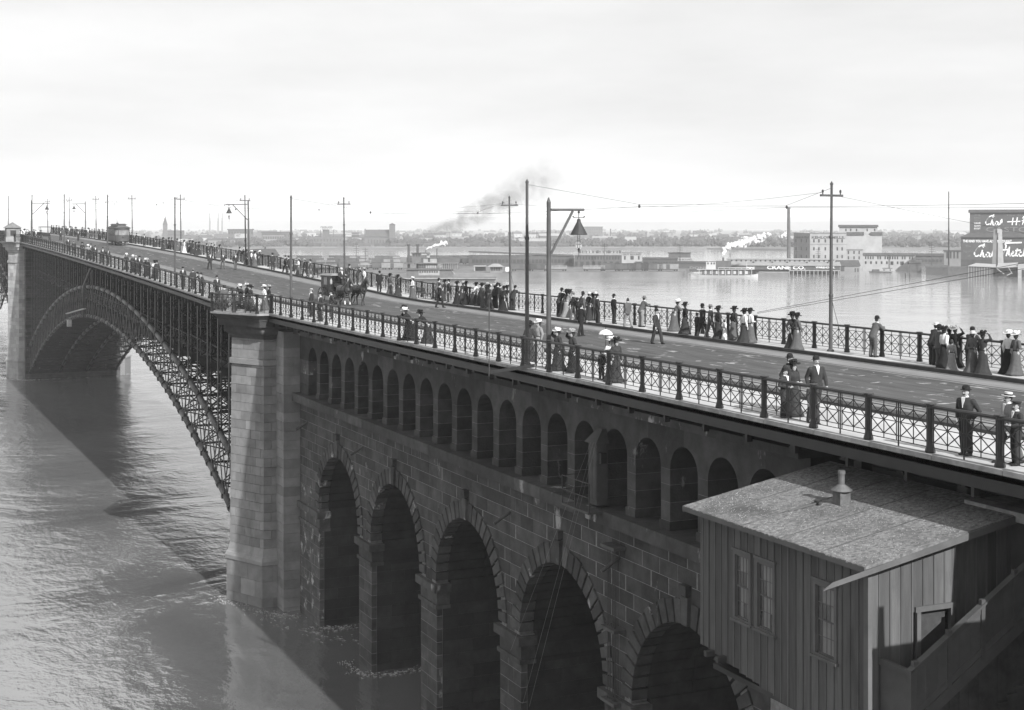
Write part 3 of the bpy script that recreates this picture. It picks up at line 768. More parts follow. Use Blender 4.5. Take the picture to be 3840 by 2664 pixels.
while u < HU1 - .02:                               # front boards, cut round the windows
    b = min(u + .318, HU1)
    segs = [(HB + .9 * (u - HU0) / (HU1 - HU0) + random.uniform(0, .05), htop(HV))]
    for a_, b_ in WINS:
        if u < b_ and b > a_:
            segs = [(segs[0][0], ZW0 - .02), (ZW1 + .02, segs[-1][1])]
            for p, q in ((u + .009, a_ - .002), (b_ + .002, b - .009)):
                if q - p > .02: MB().box(HV, HV + .03, p, q, ZW0 - .02, ZW1 + .02).build('board', HUTW, hut, True)
    for p, q in segs:
        MB().box(HV, HV + .03, u + .009, b - .009, p, q).build('board', HUTW, hut, True)
        MB().box(HV - .022, HV, b - .022, b + .022, p, q).build('batten', HUTW, hut, True)
    u = b
v = HV
k = 0
DV0, DV1, DZ = 23.55, 24.72, 17.06
while v < 26.8:                                    # right end wall, lit by the sun
    b = min(v + .335, 26.8)
    lo_ = DZ if (v < DV1 and b > DV0) else HB
    t0, t1 = htop(v), htop(b)
    MB().hexa([(v + .005, HU0 - .03, lo_), (b - .005, HU0 - .03, lo_), (b - .005, HU0, lo_), (v + .005, HU0, lo_), (v + .005, HU0 - .03, t0), (b - .005, HU0 - .03, t1), (b - .005, HU0, t1), (v + .005, HU0, t0)]).build('board', HUTW, hut, True)
    MB().hexa([(b - .02, HU0 - .05, lo_), (b + .02, HU0 - .05, lo_), (b + .02, HU0 - .03, lo_), (b - .02, HU0 - .03, lo_), (b - .02, HU0 - .05, t1 - .01), (b + .02, HU0 - .05, t1 - .01), (b + .02, HU0 - .03, t1 - .01), (b - .02, HU0 - .03, t1 - .01)]).build('batten', HUTW, hut, True)
    v = b; k += 1
MB().box(HV - .03, HV + .0, HU0 - .055, HU0 + .09, HB, htop(HV)).build('corner_board', HUTT, hut, True)
MB().box(HV - .03, HV + .09, HU0 - .085, HU0 - .055, HB, htop(HV)).build('corner_board', HUTT, hut, True)
MB().box(HV - .03, HV + .05, HU1 + .0, HU1 + .05, HB + .9, htop(HV)).build('corner_board', HUTT, hut, True)
mb = MB(); mb.box(HV + .031, 26.7, HU1 - .04, HU1 - .0, HB + .9, 18.1); mb.build('far_wall', HUTW, hut, True)
MB().box(HV + .3, 26.6, HU0 + .1, HU1 - .1, HB + .2, HB + .35).build('floor', WOODP, hut, True)
for a_, b_ in WINS:
    w = MB(); f = .10
    for y0, y1, z0, z1 in ((a_, a_ + f, ZW0, ZW1), (b_ - f, b_, ZW0, ZW1), (a_ + f, b_ - f, ZW1 - f, ZW1), (a_ + f, b_ - f, ZW0, ZW0 + .05)): w.box(HV - .05, HV + .05, y0, y1, z0, z1)
    wf = w.build('window', HUTT, hut, True)
    MB().box(HV - .11, HV + .04, a_ - .05, b_ + .05, ZW0 - .07, ZW0 - .002).build('sill', HUTT, wf, True)
    MB().box(HV - .08, HV + .02, a_ - .04, b_ + .04, ZW1 + .002, ZW1 + .07).build('head_trim', HUTT, wf, True)
    zm = (ZW0 + ZW1) / 2 - .02; ya, yb = a_ + f, b_ - f
    for lo_, hi_, dp_ in ((ZW0 + .05, zm + .02, .03), (zm - .02, ZW1 - f, .015)):
        sx = HV + dp_
        s_ = MB(); t = .035
        for y0, y1, z0, z1 in ((ya, ya + t, lo_, hi_), (yb - t, yb, lo_, hi_), (ya, yb, lo_, lo_ + t), (ya, yb, hi_ - t, hi_)): s_.box(sx - .012, sx + .012, y0, y1, z0, z1)
        nc, nr = 4, 2; wy = (yb - ya - 2 * t) / nc; wz = (hi_ - lo_ - 2 * t) / nr
        for c_ in range(1, nc): s_.bar((sx, ya + t + c_ * wy, lo_), (sx, ya + t + c_ * wy, hi_), .014)
        for r_ in range(1, nr): s_.bar((sx, ya, lo_ + t + r_ * wz), (sx, yb, lo_ + t + r_ * wz), .014)
        s_.build('sash', HUTT, wf, True)
        for c_ in range(nc):
            for r_ in range(nr):
                MB().box(sx + .003, sx + .007, ya + t + c_ * wy + .008, ya + t + (c_ + 1) * wy - .008, lo_ + t + r_ * wz + .008, lo_ + t + (r_ + 1) * wz - .008).build('pane', GLASS if c_ == 3 or (r_ == 0 and random.random() < .3) else CURT, wf, True)
    MB().box(HV + .12, HV + .14, ya, yb, ZW0, ZW1).build('blind', CURT, wf, True)
# door
d = MB()
for x0, x1, z0, z1 in ((DV0, DV0 + .12, 14.6, DZ), (DV1 - .12, DV1, 14.6, DZ), (DV0 - .04, DV1 + .04, DZ, DZ + .13)): d.box(x0, x1, HU0 - .09, HU0 + .02, z0, z1)
dr = d.build('door', HUTT, hut, True)
MB().box(DV0 + .12, DV1 - .12, HU0 + .12, HU0 + .16, 14.6, DZ).build('door_leaf', WOODP, dr, True)
# roof
rf = MB(); v0, v1 = 21.72, 26.86
rf.hexa([(v0, 27.42, zroof(v0) - .07), (v1, 27.42, zroof(v1) - .07), (v1, 35.62, zroof(v1) - .07), (v0, 35.62, zroof(v0) - .07), (v0, 27.42, zroof(v0)), (v1, 27.42, zroof(v1)), (v1, 35.62, zroof(v1)), (v0, 35.62, zroof(v0))])
roof = rf.build('roof', GRAV, hut, True)
MB().box(v0 - .04, v0 - .002, 27.42, 35.62, zroof(v0) - .15, zroof(v0) - .01).build('eaves_board', HUTT, roof, True)
for uu, ex in ((27.40, 1.25), (35.64, 0)):
    va = v0 - ex
    MB().hexa([(va, uu - .025, zroof(va) - .20), (v1, uu - .025, zroof(v1) - .20), (v1, uu + .018, zroof(v1) - .20), (va, uu + .018, zroof(va) - .20), (va + .25 * (ex > 0), uu - .025, zroof(va) - .03), (v1, uu - .025, zroof(v1) - .01), (v1, uu + .018, zroof(v1) - .01), (va + .45 * (ex > 0), uu + .018, zroof(va) - .03)]).build('barge_board', HUTT, roof, True)
gr = MB()
for k in range(3200):                              # loose gravel on the felt
    a_ = random.uniform(v0 + .03, v1 - .8); b_ = random.uniform(27.45, 35.6); s_ = random.uniform(.006, .017); z_ = zroof(a_)
    gr.add([(a_ - s_, b_ - s_ * .6, z_ - .005), (a_ + s_, b_ - s_, z_ - .005), (a_ + s_ * .3, b_ + s_, z_ - .005), (a_, b_, z_ + s_)], [(0, 1, 3), (1, 2, 3), (2, 0, 3)])
stuff(gr.build('loose_gravel', mat('pale gravel', .30, 1, .3, 8, rnd=0), roof, True))
FELT_ = mat('tarred felt lap', 0.10, 1.0, 0.5, 6, .6, 40)
for uu in (29.15, 30.85, 32.6, 34.2):                 # lapped felt seams showing through the gravel
    e_ = random.uniform(-.04, .04)
    MB().hexa([(v0 + .01, uu - .035, zroof(v0 + .01) - .003), (v1 - .3, uu - .035 + e_, zroof(v1 - .3) - .003), (v1 - .3, uu + .035 + e_, zroof(v1 - .3) - .003), (v0 + .01, uu + .03, zroof(v0 + .01) - .003), (v0 + .01, uu - .035, zroof(v0 + .01) + .006), (v1 - .3, uu - .035 + e_, zroof(v1 - .3) + .006), (v1 - .3, uu + .035 + e_, zroof(v1 - .3) + .006), (v0 + .01, uu + .03, zroof(v0 + .01) + .006)]).build('felt_seam', FELT_, roof, True)
rg = MB()
for k in range(240):                                  # ragged gravel edge along the eaves
    b_ = random.uniform(27.45, 35.6); s_ = random.uniform(.015, .04); rg.sphere((v0 - random.uniform(0, .03), b_, zroof(v0) + random.uniform(-.03, .004)), s_, 5, 3, 1, 1.6, .6)
stuff(rg.build('ragged_edge', GRAV, roof, True))
# brackets, struts and nailer under the hut
for uu in (28.4, 31.5, 34.8): MB().bar((HV + .2, uu, HB + .5 + .1), (WV, uu, 11.2), .16).build('strut', WOODP, hut, True)
for uu in (34.0, 34.6): MB().box(HV - .3, 26.6, uu - .07, uu + .07, HB + .75, HB + .9).build('joist', WOODP, hut, True)
# roof ventilator and tool
vv, vu = 24.45, 31.9; vz = zroof(vv)
ven = thing('roof_ventilator', 'rusty metal chimney ventilator with conical cap on gravel roof', 'ventilator', (vv, vu, vz - .05))
VEN = mat('rusted galvanised sheet', 0.11, 0.7, 0.4, 4, rnd=.1)
MB().box(vv - .17, vv + .17, vu - .17, vu + .17, vz - .06, vz + .36).build('curb_box', VEN, ven, True)
MB().lathe([(.30, .355), (.30, .37), (.12, .50), (.10, .52)], (vv, vu, vz), 14).build('cap', VEN, ven, True)
MB().cone((vv, vu, vz + .50), (vv, vu, vz + .90), .085, .09, 12).build('flue', VEN, ven, True)
MB().lathe([(.10, .80), (.105, .82), (.105, .86), (.10, .88)], (vv, vu, vz), 12).build('flue_band', VEN, ven, True)
tl = thing('roof_mallet', 'wooden-handled tool lying on the gravel roof beside the ventilator', 'tool', (23.6, 32.4, zroof(23.6)))
MB().bar((23.15, 32.5, zroof(23.15) + .03), (24.0, 32.35, zroof(24) + .05), .035).build('handle', HUTT, tl, True)
MB().bar((23.98, 32.22, zroof(24) + .06), (24.02, 32.5, zroof(24) + .06), .08).build('head', IRONF, tl, True)
# ================================================================ stair with panelled balustrade at the right
stair = thing('timber_stair', 'panelled timber stair balustrade climbing to the right in front of the hut door', 'stair', (24, 26.7, 13))
STW = mat('weathered stair timber', 0.07, 0.85, 0.2, 1.6, .2, 30, rnd=.08)
ua_, sl = 26.7, .60
zr = lambda v: 16.17 + (v - 22.5) * sl
def sloped(v0, v1, u0, u1, lo_, hi_, nm, m=STW):
    return MB().hexa([(v0, u0, zr(v0) + lo_), (v1, u0, zr(v1) + lo_), (v1, u1, zr(v1) + lo_), (v0, u1, zr(v0) + lo_), (v0, u0, zr(v0) + hi_), (v1, u0, zr(v1) + hi_), (v1, u1, zr(v1) + hi_), (v0, u1, zr(v0) + hi_)]).build(nm, m, stair, True)
sloped(22.4, 31, ua_ - .09, ua_ + .09, -.06, 0, 'handrail')
sloped(22.5, 31, ua_ - .03, ua_ + .03, -.22, -.06, 'upper_rail')
sloped(22.5, 31, ua_ - .03, ua_ + .03, -1.22, -1.04, 'lower_rail')
sloped(22.5, 31, ua_ - .05, ua_ + .05, -1.55, -1.24, 'stringer')
v = 22.55
k = 0
while v < 30.5:
    b = v + .34
    sloped(v + .003, b - .003, ua_ - .01, ua_ + .01, -1.05, -.21, 'panel_board'); v = b
    if k % 3 == 0: MB().box(v - .39, v - .27, ua_ - .055, ua_ + .055, zr(v) - 1.55, zr(v) - .1).build('post', STW, stair, True)
    k += 1
MB().box(22.38, 22.56, ua_ - .09, ua_ + .09, 12.5, zr(22.47) - .04).build('newel', STW, stair, True)
MB().box(22.38, 22.50, ua_ + .09, HU0 - .1, 15.95, 16.1).build('landing_rail', STW, stair, True)
MB().box(22.42, 22.46, ua_ + .09, HU0 - .1, 14.6, 15.95).build('landing_panel', STW, stair, True)
MB().box(22.5, 24.9, ua_, HU0 - .06, 14.45, 14.6).build('landing', WOODP, stair, True)
v = 24.9; z = 14.6
while v < 30.5: MB().box(v, v + .30, ua_ + .05, HU0 - .1, z + .10, z + .16).build('tread', WOODP, stair, True); v += .28; z += .168
v = 22.5
while v < 31: 
    sloped(v + .004, v + .296, ua_ + .12, ua_ + .15, -6.0, -1.3, 'under_board', WOODP); v += .3
# abutment wall with coping behind the stair
ab = thing('abutment_wall', 'plain dark masonry abutment wall with pale coping at the right edge', 'wall', (27.3, 20, WZ))
ca = atv(3690, 1884, 26.5)
ABM = mat('rendered abutment', 0.07, .95, .2, 1.5, .3, 10)
MB().box(26.6, 28.6, -30, 28.9, -3, ca[1] - .25).build('wall', ABM, ab, True)
u = -10.0
while u < 28.9: MB().box(26.3, 28.5, u + .008, min(u + 2.4, 29.2) - .008, ca[1] - .25, ca[1]).build('coping_stone', SLABE, ab, True); u += 2.4
MB().box(29.0, 29.6, 20, 36.6, -3, 19.7).build('rear_wall', ABM, ab, True)
for uu in (30, 34.4): MB().box(26.95, 27.35, uu - .18, uu + .18, 12, 19.7).build('iron_column', STEEL, ab, True)

# unseen board wall, added off to the right to shade the stair foot
sw = thing('shade_wall', 'unseen board wall with tapered post, added beyond the right edge to shade the stair', 'wall', (25, 19.8, WZ))
v = 22.62
while v < 29: MB().box(v + .004, v + .296, 19.8, 19.9, 12, 20.95 + .02 * math.sin(v * 5)).build('board', STW, sw, True); v += .3
MB().box(22.6, 29, 19.76, 19.94, 20.97, 21.08).build('top_rail', STW, sw, True)
MB().hexa([(22.6, 19.7, 12), (23.25, 19.7, 12), (23.25, 20.0, 12), (22.6, 20.0, 12), (22.80, 19.78, 22.05), (22.98, 19.78, 22.05), (22.98, 19.95, 22.05), (22.80, 19.95, 22.05)]).build('tapered_post', STW, sw, True)
# ================================================================ trolley poles, lamps, wires
POLE = mat('grey painted steel pole', 0.06, 0.5, 0.25, 2, spec=.4)
BULB = mat('clear lamp globe', 0.8, 0.05, 0.05, 5, spec=.5); BULB.node_tree.nodes['Principled BSDF'].inputs['Transmission Weight'].default_value = .93; BULB.node_tree.nodes['Principled BSDF'].inputs['IOR'].default_value = 1.1
WIRE = mat('dark overhead wire', 0.05, 0.6, 0.1)
NV, FV = 25.62, 41.15
PU = [54.5, 90.2, 127.0, 163.8, 199.8, 237.9, 276.1, 312.5, 349.6]
near_words = ['tallest, left of the big near arc lamp', 'rising just right of the near pier balcony', 'second beyond the near pier, left of the road walkers', 'in front of the tram', 'standing above the arch, left of the tram', 'above the distant pier, next to its lamp', 'far beyond the distant pier', 'very far left, past the distant pier', 'farthest at the left edge']
far_words = ['beside the man leaning on the far rail', 'within the dense crowd at the far railing', 'directly behind the two-horse carriage', 'beside the far arc lamp', 'behind the group with the woman in a white dress', 'just right of the tram', 'just left of the tram', 'third left of the tram above the far crowd', 'far left above the distant crowd']
POLES = {}
def pole(name, label, group, v, u, ztop, arm, lean=0.0):
    z = deck(u); r = thing(name, label, 'pole', (v, u, z), 0, group); H = ztop - z
    r.rotation_euler = (0, lean, 0)
    p = MB(); p.lathe([(.17, 0), (.17, .06), (.09, .14), (.085, 2.6)], n=12); p.lathe([(.078, 2.6), (.074, 5.3)], n=12); p.lathe([(.064, 5.3), (.058, H - .12)], n=12); p.build('shaft', POLE, r)
    for zz, rr in ((2.6, .10), (5.3, .09)): MB().lathe([(rr, zz - .07), (rr + .01, zz), (rr, zz + .07)], n=12).build('collar', POLE, r)
    MB().lathe([(.07, H - .12), (.078, H - .05), (.04, H), (.01, H + .06)], n=12).build('cap', POLE, r)
    if arm:
        a = MB(); a.box(-.62, .62, -.06, .06, H - .66, H - .56)
        ar = a.build('crossarm', POLE, r)
        for xx in (-.5, .5):
            MB().lathe([(.03, H - .56), (.03, H - .48), (.05, H - .46), (.05, H - .38), (.02, H - .34)], (xx, 0, 0), 8).build('insulator', IRONF, ar)
    POLES[(name, round(v), round(u))] = Vector((v, u, ztop)); return r
for k, u in enumerate(PU):
    pole('trolley_pole', 'plain dark steel trolley pole ' + near_words[k], 'trolley poles along the bridge', NV, u, deck(u) + 7.72, False, 0.0)
    pole('trolley_pole', 'steel trolley pole with small crossarm, ' + far_words[k], 'trolley poles along the bridge', FV, u, deck(u) + 7.82 if k else 28.47, True, -.012 if k > 0 else .008)
def arc_lamp(label, v, u, arm_dir, arm_len, h, lean=0.0):
    z = deck(u); r = thing('arc_lamp_post', label, 'lamp', (v, u, z), 0, 'arc lamps on the bridge'); r.rotation_euler = (0, lean, 0)
    MB().lathe([(.17, 0), (.15, .1), (.105, .2), (.085, h - .35), (.09, h - .2), (.02, h)], n=12).build('post', POLE, r)
    d = Vector(arm_dir).normalized(); tip = Vector((0, 0, h - .5)) + d * arm_len
    MB().bar(Vector((0, 0, h - .5)) + d * .1, tip, .10, .10, 8).build('arm', POLE, r)
    MB().bar(Vector((0, 0, h - 2.3)) + d * .1, Vector((0, 0, h - .55)) + d * (arm_len * .68), .07, .09).build('arm_strut', POLE, r)
    hx = Vector((0, 0, h - .5)) + d * (arm_len * .85); c = (hx.x, hx.y, hx.z)
    hg = MB(); hg.bar(hx, hx - Vector((0, 0, .4)), .025); hg.sphere((c[0], c[1], c[2] - .1), .055)
    e = d.cross(Vector((0, 0, 1))) * .0 + d
    for s_ in (-1, 1):
        hg.bar(hx - Vector((0, 0, .32)), hx - Vector((0, 0, .32)) + e * .2 * s_, .025); hg.bar(hx - Vector((0, 0, .32)) + e * .2 * s_, hx - Vector((0, 0, .26)) + e * .27 * s_, .04)
    hg.build('hanger', IRONF, r)
    sh = MB(); sh.lathe([(.345, -1.03), (.355, -1.01), (.085, -.50), (.075, -.40), (.03, -.37)], c, 18).build('lamp_shade', IRONF, r)
    ca = MB()
    for s_ in (-1, 1): ca.bar((c[0] + .045 * s_, c[1], c[2] - 1.0), (c[0] + .045 * s_, c[1], c[2] - 1.56), .018)
    ca.lathe([(.02, -1.75), (.04, -1.68), (.04, -1.58), (.015, -1.56)], c, 10); ca.bar((c[0], c[1], c[2] - 1.75), (c[0], c[1], c[2] - 1.92), .018); ca.build('carbon_frame', IRONF, r)
    MB().lathe([(.06, -1.64), (.12, -1.56), (.145, -1.44), (.12, -1.32), (.06, -1.24)], c, 14).build('globe', BULB, r, smooth=True)
    return r
arc_lamp('large dark arc lamp post with conical shade at near railing, right of the tallest pole', 25.7, 52.6, (SN * .35 + CS, -SN + .35 * CS, 0), 1.55, 6.98)
arc_lamp('arc lamp post with conical shade standing at far railing among walkers', 41.2, 162.5, (-CS, SN, 0), 2.6, 7.3, -.012)
arc_lamp('small distant arc lamp beside the kiosk at the distant pier', 25.7, 239.5, (CS, -SN, 0), 2.9, 6.9)
arc_lamp('tiny farthest arc lamp on far side beyond the distant pier', 41.2, 290, (-CS, SN, 0), 2.6, 6.9, -.01)
def wire(label, pts, r=.014, group='overhead wires', hanger=None):
    mb = MB()
    for a, b in zip(pts[:-1], pts[1:]): mb.bar(a, b, 2 * r, 2 * r, 4)
    if hanger:
        rt = thing('overhead_wire', label, 'wire', pts[0], 0, group); mb.build('strand', WIRE, rt, True)
        for h in hanger: MB().sphere(h, .055, 8, 5, 1, 1, 1.5).build('hanger', IRONF, rt, True)
        return rt
    return tag(mb.build('overhead_wire', WIRE), label, 'wire', group)
def sag(a, b, s_, n=10):
    a = Vector(a); b = Vector(b); return [a + (b - a) * (k / n) - Vector((0, 0, s_ * 4 * (k / n) * (1 - k / n))) for k in range(n + 1)]
TRV = (31.0, 38.7)
for k, u in enumerate(PU[:6]):
    z = deck(u); a = Vector((NV, u, z + 7.55)); b = Vector((FV, u, z + 7.55)); p = Vector((TRV[0], u, z + 6.75)); q = Vector((TRV[1], u, z + 6.75))
    wire('span wire strung across the road between two poles, ' + ['nearest, above the big arc lamp', 'above the carriage', 'left of the carriage', 'by the far arc lamp', 'left of the far arc lamp', 'near the tram'][k], [a, p, q, b], .007, 'span wires', [p - Vector((0, 0, .08)), q - Vector((0, 0, .08))])
for j, v in enumerate(TRV):
    pts = []
    us_ = [14.0, 54.5] + PU[1:7]
    for a, b in zip(us_[:-1], us_[1:]): pts += sag((v, a, deck(a) + 6.66), (v, b, deck(b) + 6.66), .18, 8)
    wire('long trolley wire over the %s tram track' % ('near' if j == 0 else 'far'), pts, .006, 'trolley wires')
wire('feeder wire slanting from the far right pole down toward the lower right', sag((FV, 54.5, 27.9), (60, 14, 20.5), .4), .006)
for k in range(2):
    a = Vector(atZ(2840, 1172 + k * 4, 66)); b = Vector(atZ(3840, 986 + k * 22, 52)); wire('guy cable rising to the right across the river view, %s of the pair' % ('upper' if k == 0 else 'lower'), [a, b], .008)
wire('long feeder cable along the far pole crossarms', [p for a, b in zip(PU[:6], PU[1:7]) for p in sag((FV - .5, a, deck(a) + 7.35), (FV - .5, b, deck(b) + 7.35), .5, 8)], .006)
for k, u in enumerate(PU[:4]):
    z = deck(u); wire('thin stay wire at the foot of the far pole ' + ['at right', 'in the dense crowd', 'behind the carriage', 'by the far arc lamp'][k], [Vector((FV, u, z + 2.6)), Vector((FV + .35, u - .6, z + .05))], .009, 'pole stays')
# wire outrigger bracket by the tallest pole
og = thing('wire_outrigger', 'timber outrigger bracket with upright rod below tallest near pole', 'bracket', (24.6, 53, 20.3))
a = atv(1835, 1397, 24.3); b = atv(2030, 1373, 24.7)
MB().bar((24.3, a[0], a[1]), (25.0, b[0] + 1.2, b[1] - .1), .10, .14).build('arm', CAB, og, True)
MB().bar((24.25, a[0] - .1, a[1] - .15), (24.25, a[0] - .1, a[1] + 3.15), .035).build('rod', IRONF, og, True)
t = MB(); 
for s_ in (-1, 1): t.bar((24.25, a[0] - .1, a[1] + 3.1), (24.25, a[0] - .1 + .12 * s_, a[1] + 3.32), .08)
t.build('insulator_fork', IRONF, og, True)

# ================================================================ kiosk on the distant pier, benches
ki = thing('stone_kiosk', 'small square stone kiosk with pyramid roof on the distant pier platform', 'kiosk', (24.0, 251.2, deck(251)))
kz = deck(251)
MB().box(22.9, 25.0, 249.9, 252.6, kz, kz + 2.3).build('wall', STONEP, ki, True)
MB().box(22.8, 25.1, 249.8, 252.7, kz, kz + .8).build('plinth', STONEP, ki, True)
mb = MB(); mb.add([(22.6, 249.6, kz + 2.3), (25.3, 249.6, kz + 2.3), (25.3, 252.9, kz + 2.3), (22.6, 252.9, kz + 2.3), (23.95, 251.25, kz + 3.25)], [(3, 2, 1, 0), (0, 1, 4), (1, 2, 4), (2, 3, 4), (3, 0, 4)]); mb.build('roof', mat('slate roof', .16, .8, .3, 3), ki, True)
MB().box(23.5, 24.4, 249.86, 249.9, kz + 1.0, kz + 1.9).build('window', STEEL, ki, True)
BEN = mat('bench timber', 0.09, .8, .3, 3)
def bench_proto():
    r = thing('park_bench', 'x', 'bench'); 
    for k in range(4): MB().box(-.22 + k * .12, -.13 + k * .12, -.95, .95, .43, .46).build('seat_slat', BEN, r)
    for k in range(3): MB().box(-.31 - .015 * k, -.28 - .015 * k, -.95, .95, .52 + k * .13, .62 + k * .13).build('back_slat', BEN, r)
    for s_ in (-.8, .8):
        l_ = MB(); l_.bar((-.24, s_, 0), (-.2, s_, .43), .05); l_.bar((.24, s_, 0), (.2, s_, .43), .05); l_.bar((-.24, s_, .43), (-.36, s_, .92), .045); l_.bar((-.25, s_, .42), (.25, s_, .42), .04); l_.build('leg', IRONF, r)
    return r
bp0 = bench_proto(); first = True
for (v, u, rz, lab) in [(41.0, 106.2, math.pi, 'nearest the crowd'), (41.0, 151, math.pi, 'left of the pair of white-bloused women'), (41.0, 141.5, math.pi, 'beside the man in a long dark coat'), (41.0, 135, math.pi, 'right of the man with a straw hat'), (41.0, 125.2, math.pi, 'behind the carriage horses')]:
    o = bp0 if first else copy_tree(bp0); first = False
    o.location = (v, u, deck(u)); o.rotation_euler = (0, 0, 0 if rz == 0 else 0); tag(o, 'dark slatted bench against the far railing, ' + lab, 'bench', 'benches on the far walk')
for (v, u, rz, lab) in [(24.2, 98.9, 1.0, 'on the near pier platform, under the seated visitors'), (24.6, 95.2, -.4, 'low on the near pier platform in front of the railing')]:
    o = copy_tree(bp0); o.location = (v, u, 20.64); o.rotation_euler = (0, 0, rz); tag(o, 'dark slatted bench ' + lab, 'bench', 'benches on the pier platform')

# ================================================================ tram
TB = mat('tram dark varnished panel', 0.06, .4, .3, 1.5, spec=.5); TR = mat('tram roof canvas', 0.07, .8, .2, 2); TG = mat('tram window glass', 0.20, .15, .3, 2, spec=.7); TT = mat('tram pale trim', 0.28, .6, .2, 2)
u_ = 228.0; z_ = deck(u_ + 4)
tram = thing('tram', 'dark single-deck electric tram with raised monitor roof coming along the bridge', 'tram', (38.0, u_, z_ - .1))
W2 = 1.12; TL = 8.6
MB().box(-W2, W2, .9, TL - .9, .75, 1.55).build('lower_side_panel', TB, tram)
MB().box(-W2 + .1, W2 - .1, .3, TL - .3, .55, .75).build('underframe', IRON, tram)
MB().box(-W2 - .05, W2 + .05, .05, TL - .05, 2.62, 2.72).build('roof_eaves', TR, tram)
rm = MB(); rm.add([(-W2 - .1, .0, 2.72), (W2 + .1, .0, 2.72), (W2 + .1, TL, 2.72), (-W2 - .1, TL, 2.72), (-.7, .35, 2.98), (.7, .35, 2.98), (.7, TL - .35, 2.98), (-.7, TL - .35, 2.98)], [(3, 2, 1, 0), (4, 5, 6, 7), (0, 1, 5, 4), (1, 2, 6, 5), (2, 3, 7, 6), (3, 0, 4, 7)]); rf_ = rm.build('roof', TR, tram)
MB().box(-.62, .62, .9, TL - .9, 2.98, 3.22).build('monitor', TT, rf_)
mm = MB(); mm.add([(-.85, .6, 3.22), (.85, .6, 3.22), (.85, TL - .6, 3.22), (-.85, TL - .6, 3.22), (-.4, .8, 3.36), (.4, .8, 3.36), (.4, TL - .8, 3.36), (-.4, TL - .8, 3.36)], [(3, 2, 1, 0), (4, 5, 6, 7), (0, 1, 5, 4), (1, 2, 6, 5), (2, 3, 7, 6), (3, 0, 4, 7)]); mm.build('monitor_roof', TR, rf_)
for k in range(5): MB().box(-.5 + k * .22, -.36 + k * .22, .885, .9, 3.03, 3.17).build('monitor_light', TG, rf_)
for s_ in (-1, 1):
    for k in range(8):
        y0 = 1.1 + k * .82
        MB().box(s_ * W2 - .02, s_ * W2 + .02, y0, y0 + .64, 1.6, 2.45).build('side_window', TG, tram)
        MB().box(s_ * W2 - .05, s_ * W2 + .05, y0 - .12, y0 - .02, 1.55, 2.62).build('window_post', TB, tram)
    MB().box(s_ * W2 - .05, s_ * W2 + .05, .9, TL - .9, 2.45, 2.62).build('letter_board', TB, tram)
for e in (0, 1):                                   # rounded platform ends
    yc = .9 if e == 0 else TL - .9; sg = -1 if e == 0 else 1
    arcp = [(W2 * math.cos(a), yc + sg * .85 * math.sin(a)) for a in [math.pi * k / 10 for k in range(11)]]
    d = MB(); d.prism(arcp + [(x * .93, yc + (y - yc) * .93) for x, y in reversed(arcp)], 'z', .62, 1.6); da = d.build('dash', TB, tram)
    d = MB(); d.prism(arcp + [(x * .93, yc + (y - yc) * .93) for x, y in reversed(arcp)], 'z', 2.42, 2.62); d.build('end_letter_board', TB, tram)
    for a in (0.15, .95, math.pi - .95, math.pi - .15): x, y = W2 * .98 * math.cos(a), yc + sg * .83 * math.sin(a); MB().box(x - .05, x + .05, y - .05, y + .05, 1.6, 2.42).build('end_post', TB, tram)
    for a, b in ((.2, .9), (1.0, math.pi - 1.0), (math.pi - .9, math.pi - .2)):
        x0, y0 = W2 * .96 * math.cos(a), yc + sg * .81 * math.sin(a); x1, y1 = W2 * .96 * math.cos(b), yc + sg * .81 * math.sin(b)
        MB().bar((x0, y0, 2.0), (x1, y1, 2.0), .02, .82).build('end_window', TG, tram)
    fd = MB(); fd.prism([(-W2 * .8, yc + sg * .9), (W2 * .8, yc + sg * .9), (W2 * .5, yc + sg * 1.25), (-W2 * .5, yc + sg * 1.25)], 'z', .2, .32); fd.build('fender', IRONF, tram)
MB().lathe([(.14, 0), (.16, .03), (.13, .06), (.02, .08)], (0, 0, 0), 14).xf(Matrix.Translation((0, .03, 1.3)) @ Matrix.Rotation(math.pi / 2, 4, 'X')).build('headlamp', BULB, tram)
fit_text('72', -.78, -.36, 1.05, 1.4, .01).xf(Matrix.Translation((0, .28, 0)) @ Matrix.Rotation(-.42, 4, 'Z')).build('number', TT, tram)
fit_text('72', .40, .80, 1.05, 1.4, .01).xf(Matrix.Translation((0, .28, 0)) @ Matrix.Rotation(.42, 4, 'Z')).build('number', TT, tram)
for yy in (2.6, TL - 2.6):
    for s_ in (-1, 1): MB().cone((s_ * .68, yy, .40), (s_ * .78, yy, .40), .38, .38, 16).build('wheel', IRON, tram)
MB().bar((0, 5.2, 3.4), (0, 1.6 + 6.5, 6.7), .035).build('trolley_boom', IRONF, tram)
MB().lathe([(.2, 3.34), (.2, 3.44), (.06, 3.55)], (0, 5.2, 0), 10).build('boom_base', IRONF, tram)

